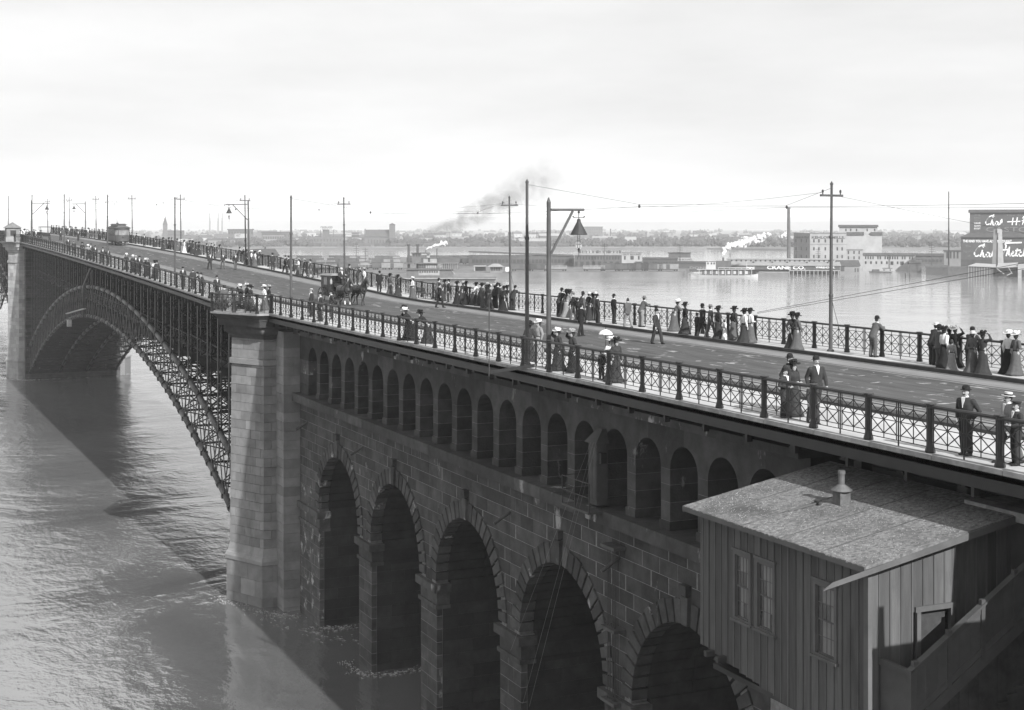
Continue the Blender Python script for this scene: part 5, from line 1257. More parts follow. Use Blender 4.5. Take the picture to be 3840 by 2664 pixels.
r = bldg('dark_barge', 'long dark low barge in the flood left of the dock sheds', 'barge', xc, Z); part('hull', r, SIGND, X(3472), X(3556), 0, 6, 0, zt(1002, Z)); part('rim', r, BRK, X(3470), X(3558), -.3, 6.2, zt(1002, Z), zt(993, Z))
Z = 770; xc = 3430; X = lambda x: lx(x, xc, Z)
r = bldg('boat_house', 'dark little gabled boat house between white building and barge', 'shed', xc, Z); part('wall', r, BRK, X(3410), X(3455), 0, 7, 0, zt(985, Z)); gable('roof', r, ROOFD, X(3407), X(3458), -.5, 7.5, zt(985, Z), zt(974, Z))
Z = 850; xc = 3570; X = lambda x: lx(x, xc, Z)
r = bldg('pillared_shed', 'grey shed with tall vertical openings left of the sign-painted elevator', 'shed', xc, Z); part('wall', r, PLAG, X(3540), X(3604), 0, 10, 0, zt(941, Z)); part('roof', r, ROOFD, X(3536), X(3606), -.6, 10, zt(941, Z), zt(937, Z)); windows(r, [X(3552 + k * 13) for k in range(4)], [zt(968, Z)], 1.0, 4)
Z = 900; xc = 3470; X = lambda x: lx(x, xc, Z)
r = bldg('rail_shed', 'long low dark shed behind the boat house on the far shore', 'shed', xc, Z); part('wall', r, BRK, X(3420), X(3545), 0, 10, 0, zt(958, Z)); part('roof', r, ROOFD, X(3416), X(3548), -1, 10.5, zt(958, Z), zt(950, Z)); windows(r, [X(3430 + k * 14) for k in range(8)], [zt(982, Z)], 1.6, 1.8)
for x, lab in ((3395, 'left'), (3412, 'right')): tag(MB().loft([cw(px(x, 690), 690, WZ - .5), cw(px(x + 1, 690), 690, WZ + 1.6), cw(px(x, 690), 690, WZ + 2.4)], [.35, .3, .25], 7).build('mooring_pile', ROOFD), 'dark piling sticking out of the open water, %s one of two' % lab, 'piling', 'pilings')
# ---- out bound freight depot on the levee
Z = 780; xc = 2240; X = lambda x: lx(x, xc, Z)
r = bldg('freight_depot', 'long brick freight depot with white end block lettered OUT BOUND', 'depot', xc, Z)
part('wall', r, BRK, X(2154), X(2331), 0, 14, 2, zt(956, Z)); part('roof', r, ROOFL, X(2151), X(2333), -.7, 14.6, zt(956, Z), zt(949, Z))
windows(r, [X(2166 + k * 11) for k in range(15)], [zt(972, Z)], .8, 1.7); windows(r, [X(2160 + k * 22) for k in range(8)], [zt(996, Z)], 1.8, 2.4)
for k in range(12): MB().lathe([(.22, 0), (.22, 1.0), (.4, 1.05), (.1, 1.4)], (X(2172 + k * 13), 6, zt(949, Z)), 8).build('roof_vent', ROOFD, r)
for x in (2174, 2241, 2283, 2325): part('chimney', r, BRK, X(x) - .6, X(x) + .6, 4, 5, zt(950, Z), zt(938, Z))
part('office_block', r, PLAS, X(2331), X(2408), -.6, 12, 2, zt(945, Z)); part('office_cornice', r, PLAG, X(2330), X(2409), -.9, -.55, zt(947, Z), zt(943.5, Z)); lettering(r, 'OUT BOUND', X(2335), X(2404), zt(956, Z), zt(949.5, Z), LETD, -.7, .015)
windows(r, [X(2343), X(2367), X(2373), X(2395)], [zt(972, Z)], .9, 2.0, WIND, -.66); windows(r, [X(2343), X(2355), X(2368), X(2397)], [zt(998, Z)], .9, 1.6, WIND, -.66); part('balcony', r, ROOFD, X(2381), X(2408), -1.6, -.62, zt(982, Z), zt(979, Z))
Z = 800; xc = 1960; X = lambda x: lx(x, xc, Z)
r = bldg('long_shed', 'very long low grey freight shed stretching left from the brick depot', 'shed', xc, Z)
part('wall', r, BRK, X(1757), X(2152), 0, 12, 2, zt(957, Z)); rr = MB(); rr.hexa([(X(1756), -.6, zt(945, Z)), (X(2153), -.6, zt(961, Z)), (X(2153), 12.5, zt(959, Z)), (X(1756), 12.5, zt(943, Z)), (X(1756), -.6, zt(943, Z)), (X(2153), -.6, zt(957, Z)), (X(2153), 12.5, zt(955, Z)), (X(1756), 12.5, zt(941, Z))]); rr.build('roof', ROOFD, r)
windows(r, [X(1775 + k * 14) for k in range(27)], [zt(985, Z)], 1.6, 2.0)
Z = 800; xc = 2470; X = lambda x: lx(x, xc, Z)
r = bldg('transfer_shed', 'long dark low shed between the OUT BOUND and IN BOUND signs', 'shed', xc, Z); part('wall', r, SIGND, X(2409), X(2541), 0, 12, 2, zt(970, Z)); part('roof', r, ROOFD, X(2406), X(2543), -.5, 12.5, zt(970, Z), zt(965, Z)); windows(r, [X(2418 + k * 10.4) for k in range(12)], [zt(996, Z)], 1.1, 2.4)
Z = 810; xc = 2570; X = lambda x: lx(x, xc, Z)
r = bldg('inbound_office', 'grey office with white sign board lettered IN BOUND', 'office', xc, Z); part('wall', r, PLAG, X(2541), X(2601), 0, 10, 2, zt(967, Z)); part('sign_board', r, PLAS, X(2540), X(2602), -.2, 0, zt(977, Z), zt(965, Z)); lettering(r, 'IN BOUND.', X(2545), X(2597), zt(975, Z), zt(968, Z), LETD, -.25, .02)
part('upper_house', r, BRK, X(2506), X(2590), 12, 20, 2, zt(950, Z)); part('upper_roof', r, ROOFD, X(2503), X(2592), 11.5, 20.5, zt(950, Z), zt(947, Z))
Z = 760; xc = 2600; X = lambda x: lx(x, xc, Z)
r = bldg('coal_shed', 'dark long shed with large pale letters DONK behind the white steamboat', 'shed', xc, Z); part('wall', r, SIGND, X(2540), X(2720), 0, 12, 1, zt(985, Z)); part('roof', r, ROOFD, X(2537), X(2722), -.5, 12.5, zt(985, Z), zt(980, Z)); lettering(r, 'DONK', X(2586), X(2660), zt(1008, Z), zt(998, Z), LETG, -.05, .03)
lettering(r, "'S ICE", X(2664), X(2700), zt(1008, Z), zt(1000, Z), LETG, -.05, .01)
# ---- freight cars on the levee
BOX = [mat('boxcar paint dark', .05, .85, .2, .6), mat('boxcar paint brown', .08, .85, .2, .6), mat('boxcar paint pale', .2, .85, .2, .6)]
def freight_car(label, X_, Z, L_, m, gond=False, group='freight cars on the levee'):
    r = thing('freight_car', label, 'railcar', cw(X_, Z, 3.6), -TH, group)
    part('body', r, m, -L_ / 2, L_ / 2, 0, 2.6, 1.0, 2.2 if gond else 3.6)
    if gond:
        for k in range(7): part('stake', r, ROOFL, -L_ / 2 + .3 + k * (L_ - .6) / 6 - .08, -L_ / 2 + .3 + k * (L_ - .6) / 6 + .08, -.08, 0, 1.0, 2.9)
        for zz in (1.6, 2.2, 2.75): part('side_board', r, ROOFL, -L_ / 2, L_ / 2, -.12, -.08, zz, zz + .16)
    else:
        gable('roof', r, ROOFD, -L_ / 2 - .1, L_ / 2 + .1, -.1, 2.7, 3.6, 3.95); part('door', r, SIGND, -.9, .9, -.06, 0, 1.1, 3.4)
    part('underframe', r, IRON, -L_ / 2 + .2, L_ / 2 - .2, .4, 2.2, .7, 1.0)
    for q in (-L_ / 2 + 1.4, L_ / 2 - 1.4):
        for w in (-.6, .6): MB().cone((q + w, .3, .42), (q + w, .5, .42), .42, .42, 10).build('wheel', IRON, r)
cw_ = ['first left of the boxcar row, slatted gondola', 'boxcar right of the slatted gondola', 'boxcar below the white office block', 'boxcar right of the white office block', 'boxcar with open door below the transfer shed', 'boxcar left of the coal shed', 'pale gondola far left below the long shed', 'boxcar at the left below the long shed', 'dark boxcar by the towboat stern']
for k, (x, L_, mi, g) in enumerate([(2228, 11, 2, True), (2296, 11.5, 1, False), (2345, 11, 0, False), (2395, 10, 1, False), (2445, 11, 1, False), (2505, 10.5, 2, False), (2085, 11, 2, True), (2020, 10, 0, False), (1955, 10, 1, False)]):
    freight_car('freight car: ' + cw_[k], px(x, 712), 712, L_, BOX[mi], g)
for k in range(16): freight_car('tiny dark boxcar in the far train across the flooded backwater', px(1180 + k * 62, 1512), 1512, 14, BOX[k % 2], False, 'far train')
emb = structure(MB().add([cw(px(1000, 1504), 1504, -1), cw(px(2700, 1504), 1504, -1), cw(px(2700, 1530), 1530, -1), cw(px(1000, 1530), 1530, -1), cw(px(1000, 1506), 1508, 3.6), cw(px(2700, 1506), 1508, 3.6), cw(px(2700, 1530), 1526, 3.6), cw(px(1000, 1530), 1526, 3.6)], [(3, 2, 1, 0), (4, 5, 6, 7), (0, 1, 5, 4), (1, 2, 6, 5), (2, 3, 7, 6), (3, 0, 4, 7)]).build('rail_embankment', MUD))
for k in range(22):
    x = 1560 + (k % 11) * 26; Z = 830 + 60 * (k // 11) + random.uniform(0, 10)
    freight_car('dark boxcar in the yard behind the towboat', px(x, Z), Z, 11, BOX[k % 2], False, 'yard boxcars')
for k in range(36):
    x = 1010 + (k % 12) * 42 + random.uniform(-6, 6); Z = 735 + 75 * (k // 12) + random.uniform(0, 12)
    freight_car('dark boxcar standing in the yard left of the towboat', px(x, Z), Z, random.uniform(9, 11.5), BOX[k % 3], k % 4 == 1, 'left yard boxcars')
def tele_pole(label, x, ytop, Z, n=4):
    h = zt(ytop, Z) - 2; r = thing('telegraph_pole', label, 'pole', cw(px(x, Z), Z, 3), -TH, 'telegraph poles')
    MB().lathe([(.2, 0), (.14, h)], n=8).build('shaft', ROOFD, r)
    for k in range(n): part('crossarm', r, ROOFD, -1.5, 1.5, -.1, .1, h - .9 - k * 1.1, h - .7 - k * 1.1)
tele_pole('telegraph pole with many arms above the brick depot', 2267, 913, 770); tele_pole('tall telegraph pole left of the IN BOUND sign', 2550, 917, 765, 5); tele_pole('telegraph pole right of the white steamboat', 2738, 948, 800, 3); tele_pole('leaning telegraph pole before the flour mill', 3068, 930, 800, 5); tele_pole('telegraph pole left of the flour mill', 2988, 915, 800, 4); tele_pole('telegraph pole behind the dark barge', 3494, 915, 760, 5); tele_pole('telegraph pole right of the small iron pole by the backwater', 1336, 920, 780, 4); tele_pole('thin telegraph pole left of the carriage crowd', 1370, 930, 760, 2)
# ---- buildings of the far town
Z = 1560; xc = 1225; X = lambda x: lx(x, xc, Z)
r = bldg('bakery', 'dark brick bakery block with rooftop sign PEERLESS BAKING CO', 'factory', xc, Z)
part('wall', r, BRK, X(1168), X(1284), 0, 30, 0, zt(889, Z)); part('tower', r, BRK, X(1210), X(1235), 5, 12, zt(889, Z), zt(861, Z)); part('corner_stack', r, BRK, X(1168), X(1175), 0, 3, zt(889, Z), zt(879, Z))
for x in (1202, 1250): MB().bar((X(x), 3, zt(889, Z)), (X(x), 3, zt(861, Z)), .5).build('sign_leg', ROOFD, r)
lettering(r, 'PEERLESS', X(1202), X(1247), zt(855, Z), zt(848.5, Z), ROOFD, 2.5, .03); lettering(r, 'BAKING CO', X(1207), X(1244), zt(860.5, Z), zt(856, Z), ROOFD, 2.5, .02)
windows(r, [X(1180 + k * 12) for k in range(9)], [zt(905, Z), zt(920, Z)], 1.4, 2.6)
Z = 1640; xc = 1420; X = lambda x: lx(x, xc, Z)
r = bldg('brick_church', 'big hazy brick church with square tower beyond the flooded backwater', 'church', xc, Z); part('wall', r, BRK, X(1368), X(1475), 0, 24, 0, zt(888, Z)); gable('roof', r, ROOFD, X(1366), X(1470), -1, 25, zt(888, Z), zt(861, Z)); part('tower', r, BRK, X(1460), X(1482), -2, 6, 0, zt(842, Z)); g_ = MB(); g_.add([(X(1458), -3, zt(842, Z)), (X(1484), -3, zt(842, Z)), (X(1484), 7, zt(842, Z)), (X(1458), 7, zt(842, Z)), (X(1471), 2, zt(836, Z))], [(3, 2, 1, 0), (0, 1, 4), (1, 2, 4), (2, 3, 4), (3, 0, 4)]); g_.build('tower_roof', ROOFD, r); part('end_chimney', r, BRK, X(1367), X(1371), 3, 5, zt(888, Z), zt(858, Z)); windows(r, [X(1382 + k * 11) for k in range(7)], [zt(915, Z)], 1.6, 5)
Z = 1800; xc = 619; X = lambda x: lx(x, xc, Z)
r = bldg('steepled_church', 'hazy church with tall pointed steeple left of the far lamp', 'church', xc, Z); part('nave', r, BRK, X(612), X(690), 4, 24, 0, zt(880, Z)); gable('roof', r, ROOFD, X(610), X(692), 3, 25, zt(880, Z), zt(864, Z)); part('tower', r, BRK, X(611), X(628), 0, 6, 0, zt(842, Z)); MB().lathe([(3.0, zt(842, Z)), (1.9, zt(832, Z)), (.1, zt(808, Z))], (X(619.5), 3, 0), 8).build('spire', ROOFD, r)
for k, x in enumerate((787, 818, 833)): tag(MB().lathe([(1.5, 0), (1.0, zt(800, 2600))], (0, 0, 0), 10).build('town_chimney', PLAG), 'thin hazy works chimney, %s of the three behind the far lamp' % ('left', 'middle', 'right')[k], 'chimney', 'three works chimneys').location = cw(px(x, 2600), 2600, WZ)
for (lab, x0, x1, yb, Z, m) in [('hazy brick packing house with pale painted sign left of the far lamp', 855, 950, 862, 1700, BRK), ('hazy long factory with rows of windows right of the far lamp', 982, 1088, 872, 1720, BRK), ('low pale factory before the far windowed factory', 985, 1065, 880, 1640, PLAG), ('hazy mill block beyond the backwater, left of the dark smoke', 1320, 1345, 875, 1800, PLAG), ('hazy many-windowed hall with twin domes beyond the hanging lamp', 2183, 2260, 852, 2600, BRK)]:
    xc = (x0 + x1) / 2; X = lambda x: lx(x, xc, Z); r = bldg('far_factory', lab, 'factory', xc, Z); part('wall', r, m, X(x0), X(x1), 0, 20, 0, zt(yb, Z)); part('roof', r, ROOFD, X(x0) - 1, X(x1) + 1, -1, 21, zt(yb, Z), zt(yb, Z) + 1); windows(r, [X(x0 + (x1 - x0) * (k + .5) / 9) for k in range(9)], [zt(yb, Z) - 5, zt(yb, Z) - 11], 2.0, 3)
    if 'pale painted' in lab: part('painted_sign', r, PLAS, X(880), X(925), -.2, 0, zt(892, Z), zt(876, Z)); lettering(r, 'NRT', X(884), X(902), zt(888, Z), zt(878, Z), LETD, -.3, .03)
# big freight shed roof left of the backwater
Z = 700; xc = 1010; X = lambda x: lx(x, xc, Z)
r = bldg('gabled_warehouse', 'dark long gable-roofed warehouse just beyond the far railing, left of the backwater', 'warehouse', xc, Z, .3); part('wall', r, BRK, X(930), X(1045), 0, 14, 0, zt(958, Z)); gable('roof', r, ROOFD, X(925), X(1050), -1, 15, zt(958, Z), zt(932, Z)); part('small_chimney', r, ROOFD, X(1008), X(1011), 6, 7, zt(940, Z), zt(925, Z))
Z = 690; xc = 1830; X = lambda x: lx(x, xc, Z)
r = bldg('ferry_station', 'low wide-hipped ferry waiting shed on the levee right of the towboat', 'shed', xc, Z); part('wall', r, PLAG, X(1838), X(1884), 1, 6, 2.6, zt(1000, Z)); h_ = MB(); h_.add([(X(1828), -1, zt(999, Z)), (X(1890), -1, zt(999, Z)), (X(1890), 8, zt(999, Z)), (X(1828), 8, zt(999, Z)), (X(1848), 3.5, zt(988, Z)), (X(1870), 3.5, zt(988, Z))], [(3, 2, 1, 0), (0, 1, 5, 4), (1, 2, 5), (2, 3, 4, 5), (3, 0, 4)]); h_.build('roof', ROOFL, r); part('white_poster', r, LETW, X(1896), X(1910), 0, .2, zt(1016, Z), zt(1001, Z)); windows(r, [X(1845 + k * 9) for k in range(4)], [zt(1014, Z)], .9, 1.6, WIND, .94)
Z = 715; xc = 1810; X = lambda x: lx(x, xc, Z)
r = bldg('open_shed', 'small open-fronted shed with pale roof edge left of the ferry waiting shed', 'shed', xc, Z); part('back', r, WIND, X(1782), X(1822), 3, 5, 2.6, zt(998, Z)); part('roof', r, PLAS, X(1776), X(1824), -.5, 5, zt(998, Z), zt(995, Z)); part('side', r, PLAS, X(1777), X(1782), 0, 4, 2.6, zt(998, Z))
# ---- hazy blocks of the far town
random.seed(52)
for k in range(64):
    x = random.uniform(640, 3580); Z = 1545 * (2.1 ** random.random())
    r = bldg('town_block', 'hazy low industrial block in the distant town beyond the trees', 'building', x, Z, random.uniform(-.25, .25), 'distant town blocks')
    w, d, h = random.uniform(6, 18), random.uniform(5, 9), random.uniform(6, 12.5); m = random.choice((BRK, PLAG, BRK, PLAS))
    part('wall', r, m, -w, w, -d, d, 0, h)
    if k % 2: gable('roof', r, random.choice((ROOFD, ROOFL)), -w - .5, w + .5, -d - .5, d + .5, h, h + random.uniform(1.5, 3.5))
    else: part('roof', r, ROOFD, -w - .4, w + .4, -d - .4, d + .4, h, h + .6)
    for q in range(int(w / 2)): part('window', r, WIND, -w + 2 + q * 4 - .7, -w + 2 + q * 4 + .7, -d - .1, -d, h * .55, h * .55 + 1.8)
    if k % 5 == 0: part('chimney', r, BRK, w * .5 - .7, w * .5 + .7, 0, 1.4, h, h + random.uniform(4, 14))
# ================================================================ boats
Z = 702; xc = 2710; X = lambda x: lx(x, xc, Z)
bt = bldg('white_steamboat', 'white little steamboat trailing steam before the sign-band warehouse', 'boat', xc, Z)
HW = mat('white boat paint', .40, .7, .06, .5)
h_ = MB(); xs_ = [2580, 2590, 2620, 2700, 2790, 2825, 2842]; hz = [2.1, 1.9, 1.5, 1.2, 1.3, 1.6, 2.0]; wd_ = [.1, 1.4, 2.4, 2.6, 2.5, 1.4, .1]; pts = []
for x, z, w in zip(xs_, hz, wd_): pts += [(X(x), -w * .7, -.3), (X(x), w * .7, -.3), (X(x), w, z), (X(x), -w, z)]
fs = [(4 * k + e, 4 * k + (e + 1) % 4, 4 * k + 4 + (e + 1) % 4, 4 * k + 4 + e) for k in range(6) for e in range(4)] + [(3, 2, 1, 0), (24, 25, 26, 27)]
h_.add(pts, fs); h_.build('hull', HW, bt)
part('main_cabin', bt, BRK, X(2632), X(2812), -1.6, 1.6, 1.2, zt(1011, Z)); windows(bt, [X(2645 + k * 22) for k in range(8)], [1.9], 1.2, 1.6, HW, -1.68, 'white_panel')
for k in range(9): part('deck_post', bt, HW, X(2622 + k * 24.5) - .12, X(2622 + k * 24.5) + .12, -2.4, -2.2, 1.2, zt(1010, Z))
MB().hexa([(X(2616), -2.6, zt(1010, Z)), (X(2822), -2.6, zt(1009, Z)), (X(2822), 2.6, zt(1009, Z)), (X(2616), 2.6, zt(1010, Z)), (X(2612), -2.7, zt(1008, Z)), (X(2826), -2.7, zt(1007, Z)), (X(2826), 2.7, zt(1007, Z)), (X(2612), 2.7, zt(1008, Z))]).build('deck_roof', HW, bt)
part('upper_awning', bt, HW, X(2692), X(2804), -2, 2, zt(1003.5, Z), zt(1001.5, Z))
for k in range(6): part('awning_post', bt, HW, X(2694 + k * 21.5) - .1, X(2694 + k * 21.5) + .1, -1.9, -1.75, zt(1008, Z), zt(1003.5, Z))
part('pilot_house', bt, HW, X(2648), X(2684), -1.3, 1.3, zt(1008, Z), zt(981, Z)); windows(bt, [X(2655), X(2668), X(2678)], [zt(990, Z)], .7, 1.0, WIND, -1.36); part('texas', bt, BRK, X(2686), X(2742), -1.2, 1.2, zt(1008, Z), zt(976, Z))
MB().lathe([(.42, zt(1008, Z)), (.42, zt(966, Z)), (.5, zt(965, Z)), (.5, zt(964, Z))], (X(2712), 0, 0), 12).build('funnel', ROOFD, bt)
for x, y_ in ((2707, 980), (2800, 976), (2658, 966)): part('mast', bt, HW, X(x) - .1, X(x) + .1, -.1, .1, zt(1008, Z), zt(y_, Z))
# moored barge by the warehouse
r = bldg('river_barge', 'grey flat barge moored before the sign-band warehouse', 'barge', 2895, 712); Z = 712; X = lambda x: lx(x, 2895, 712)
MB().hexa([(X(2845), -2, -.2), (X(2955), -2, -.2), (X(2955), 2, -.2), (X(2845), 2, -.2), (X(2835), -2.4, zt(1022, Z)), (X(2958), -2.4, zt(1018, Z)), (X(2958), 2.4, zt(1018, Z)), (X(2835), 2.4, zt(1022, Z))]).build('hull', PLAG, r); part('gunwale', r, PLAS, X(2845), X(2958), -2.5, -2.3, zt(1019, Z), zt(1017, Z))
# dark stern-wheel towboat
Z = 655; xc = 1640; X = lambda x: lx(x, xc, Z)
tb = bldg('towboat', 'dark towboat with two tall smokestacks and layered decks near the levee', 'boat', xc, Z)
TW = mat('sooty boat paint', .10, .8, .25, .6); TW2 = mat('grey boat trim', .26, .8, .2, .6)
h_ = MB(); h_.hexa([(X(1510), -4, -.3), (X(1850), -4, -.3), (X(1850), 4, -.3), (X(1510), 4, -.3), (X(1498), -5, zt(1044, Z)), (X(1862), -5, zt(1038, Z)), (X(1862), 5, zt(1038, Z)), (X(1498), 5, zt(1044, Z))]); h_.build('hull', SIGND, tb)
part('hull_rim', tb, TW2, X(1500), X(1862), -5.15, -4.9, zt(1042, Z), zt(1039, Z))
part('main_deck_house', tb, TW, X(1525), X(1700), -3.2, 3.2, 1.0, zt(1008, Z)); part('engine_room', tb, TW2, X(1570), X(1648), -3.4, -3.2, zt(1030, Z), zt(1010, Z)); windows(tb, [X(1576 + k * 9) for k in range(8)], [zt(1020, Z)], .7, .9, WIND, -3.5)
part('boiler_deck', tb, TW, X(1512), X(1722), -4.4, 4.4, zt(1008, Z), zt(1005, Z)); part('cabin', tb, TW, X(1570), X(1640), -2.8, 2.8, zt(1005, Z), zt(986, Z)); windows(tb, [X(1600 + k * 8) for k in range(5)], [zt(1003, Z)], .6, 1.2, TW2, -2.9, 'white_panel'); windows(tb, [X(1576), X(1584), X(1592)], [zt(1002, Z)], .6, 1.6, WIND, -2.9)
part('hurricane_deck', tb, TW, X(1515), X(1720), -4.2, 4.2, zt(986, Z), zt(983, Z)); part('texas', tb, TW2, X(1588), X(1638), -2, 2, zt(983, Z), zt(966, Z)); windows(tb, [X(1609)], [zt(980, Z)], 1.0, 1.7, WIND, -2.06)
part('texas_roof', tb, TW, X(1580), X(1640), -2.5, 2.5, zt(966, Z), zt(964, Z)); part('pilot_house', tb, TW, X(1545), X(1580), -1.8, 1.8, zt(983, Z), zt(949, Z)); part('pilot_roof', tb, ROOFD, X(1541), X(1614), -2.4, 2.4, zt(949, Z), zt(945.5, Z)); windows(tb, [X(1552), X(1562), X(1572)], [zt(960, Z)], .8, 1.3, WIND, -1.86)
part('water_tank', tb, TW2, X(1600), X(1612), -1, 1, zt(964, Z), zt(951, Z))
for x in (1533, 1566): MB().lathe([(.62, zt(1005, Z)), (.55, zt(922, Z)), (.72, zt(919, Z)), (.8, zt(914.5, Z)), (.6, zt(914, Z))], (X(x), -1 if x < 1550 else 1, 0), 14).build('smokestack', ROOFD, tb)
MB().lathe([(.22, zt(983, Z)), (.22, zt(931, Z)), (.3, zt(930, Z))], (X(1638.5), 0, 0), 8).build('steam_pipe', ROOFD, tb); MB().lathe([(.2, zt(946, Z)), (.2, zt(938, Z)), (.3, zt(937, Z))], (X(1597), 0, 0), 8).build('whistle_pipe', ROOFD, tb)
for k in range(9): part('deck_post', tb, TW2, X(1650 + k * 8) - .1, X(1650 + k * 8) + .1, -4.2, -4.0, zt(1005, Z), zt(986, Z))
part('wheel_house', tb, TW, X(1660), X(1722), -3, 3, zt(1005, Z), zt(988, Z)); MB().bar((X(1640), -3.5, zt(985, Z)), (X(1660), -3.5, zt(1005, Z)), .25).build('deck_stair', TW2, tb); MB().bar((X(1690), -3.5, zt(1008, Z)), (X(1706), -3.5, zt(1026, Z)), .25).build('deck_stair', TW2, tb)
# ================================================================ steam and smoke
STEAM = mat('white steam', 0.5, 1.0, .03, .5)
def steam(label, path, radii, n, seed):
    random.seed(seed); mb = MB()
    P_ = [Vector(p) for p in path]
    for k in range(n):
        t = (k / n) ** .9 * (len(P_) - 1); i = min(int(t), len(P_) - 2); f = t - i; c = P_[i].lerp(P_[i + 1], f); R_ = radii[i] + (radii[i + 1] - radii[i]) * f
        d = Vector((random.gauss(0, 1), random.gauss(0, 1), random.gauss(0, 1))).normalized() * R_ * random.uniform(.1, .85); s_ = R_ * random.uniform(.22, .46)
        clump(mb, c + d, s_, 9, 6)
    me = remesh_mb(mb, .24, 'steam', 1)
    o = bpy.data.objects.new('steam_plume', me); COL.objects.link(o); me.materials.append(STEAM); tag(o, label, 'steam'); return o
W3 = lambda x, y, Z: atZ(x, y, Z)
steam('white billowing steam plume drifting right from the white steamboat funnel', [W3(2711, 962, 702), W3(2716, 935, 704), W3(2735, 925, 706), W3(2775, 912, 712), W3(2820, 905, 718), W3(2862, 888, 724), W3(2890, 878, 728)], [.8, 1.9, 2.4, 3.0, 3.0, 2.6, 1.2], 190, 11)
steam('small white steam puff drifting right from the towboat pipes', [W3(1597, 935, 655), W3(1618, 926, 657), W3(1645, 918, 659), W3(1672, 910, 662)], [.5, .9, 1.3, 1.8], 80, 12)
steam('faint white steam behind the steamboat plume left of the mill chimney', [W3(2925, 890, 900), W3(2945, 880, 905), W3(2952, 866, 910)], [1.4, 2.0, 1.0], 40, 13)
def smoke(label, a, b, r0, r1, dens, col, seed):
    a = Vector(a); b = Vector(b); d = b - a; L_ = d.length; n = 14; mb = MB(); mb.loft([(0, 0, 0), (L_ * .33, 0, 0), (L_ * .66, 0, 0), (L_, 0, 0)], [r0, r0 + (r1 - r0) * .45, r0 + (r1 - r0) * .8, r1], n)
    m = bpy.data.materials.new('coal smoke'); m.use_nodes = True; t = m.node_tree; t.nodes.clear(); N_ = t.nodes; l = t.links
    tc_ = N_.new('ShaderNodeTexCoord'); sx = N_.new('ShaderNodeSeparateXYZ'); l.new(tc_.outputs['Object'], sx.inputs[0])
    def M_(op, a_, b_=None):
        q = N_.new('ShaderNodeMath'); q.operation = op
        for i, w in enumerate((a_, b_)):
            if w is None: continue
            if isinstance(w, (int, float)): q.inputs[i].default_value = w
            else: l.new(w, q.inputs[i])
        return q.outputs[0]
    rad = M_('SQRT', M_('ADD', M_('MULTIPLY', sx.outputs[1], sx.outputs[1]), M_('MULTIPLY', sx.outputs[2], sx.outputs[2])))
    env = M_('ADD', M_('MULTIPLY', sx.outputs[0], (r1 - r0) / L_ * .9), r0)
    fall = M_('MAXIMUM', M_('SUBTRACT', 1.0, M_('DIVIDE', rad, env)), 0.0)
    nz_ = N_.new('ShaderNodeTexNoise'); nz_.inputs['Scale'].default_value = 1.6 / ((r0 + r1) / 2); nz_.inputs['Detail'].default_value = 4; nz_.inputs['Distortion'].default_value = 1.0; l.new(tc_.outputs['Object'], nz_.inputs[0])
    nn = M_('MAXIMUM', M_('SUBTRACT', nz_.outputs[0], .40), 0.0)
    thin = M_('MAXIMUM', M_('SUBTRACT', 1.0, M_('DIVIDE', sx.outputs[0], L_)), .0)
    de = M_('MULTIPLY', M_('MULTIPLY', M_('MULTIPLY', fall, nn), M_('ADD', thin, .1)), dens)
    pv = N_.new('ShaderNodeVolumePrincipled'); pv.inputs['Color'].default_value = (col, col, col, 1); l.new(de, pv.inputs['Density'])
    ou = N_.new('ShaderNodeOutputMaterial'); l.new(pv.outputs[0], ou.inputs['Volume'])
    o = mb.build('smoke_plume', m); o.location = a; o.rotation_euler = d.to_track_quat('X', 'Z').to_euler(); stuff(o); o['label'] = label; return o
smoke('dark coal smoke trailing up and right from the towboat stacks', W3(1540, 910, 655), W3(2060, 670, 770), 2.0, 17, .9, .25, 1)
# ================================================================ haze
hz_ = MB(); hz_.add([cw(-10500, -3200, -4), cw(10500, -3200, -4), cw(10500, 13200, -4), cw(-10500, 13200, -4), cw(-10500, -3200, 125), cw(10500, -3200, 125), cw(10500, 13200, 125), cw(-10500, 13200, 125)], [(3, 2, 1, 0), (4, 5, 6, 7), (0, 1, 5, 4), (1, 2, 6, 5), (2, 3, 7, 6), (3, 0, 4, 7)])
HZ = bpy.data.materials.new('river haze'); HZ.use_nodes = True; t = HZ.node_tree; t.nodes.clear()
pv = t.nodes.new('ShaderNodeVolumePrincipled'); pv.inputs['Color'].default_value = (.98, .98, .98, 1); pv.inputs['Density'].default_value = 0.00012; pv.inputs['Anisotropy'].default_value = -0.2
ou = t.nodes.new('ShaderNodeOutputMaterial'); t.links.new(pv.outputs[0], ou.inputs['Volume'])
stuff(hz_.build('haze', HZ))
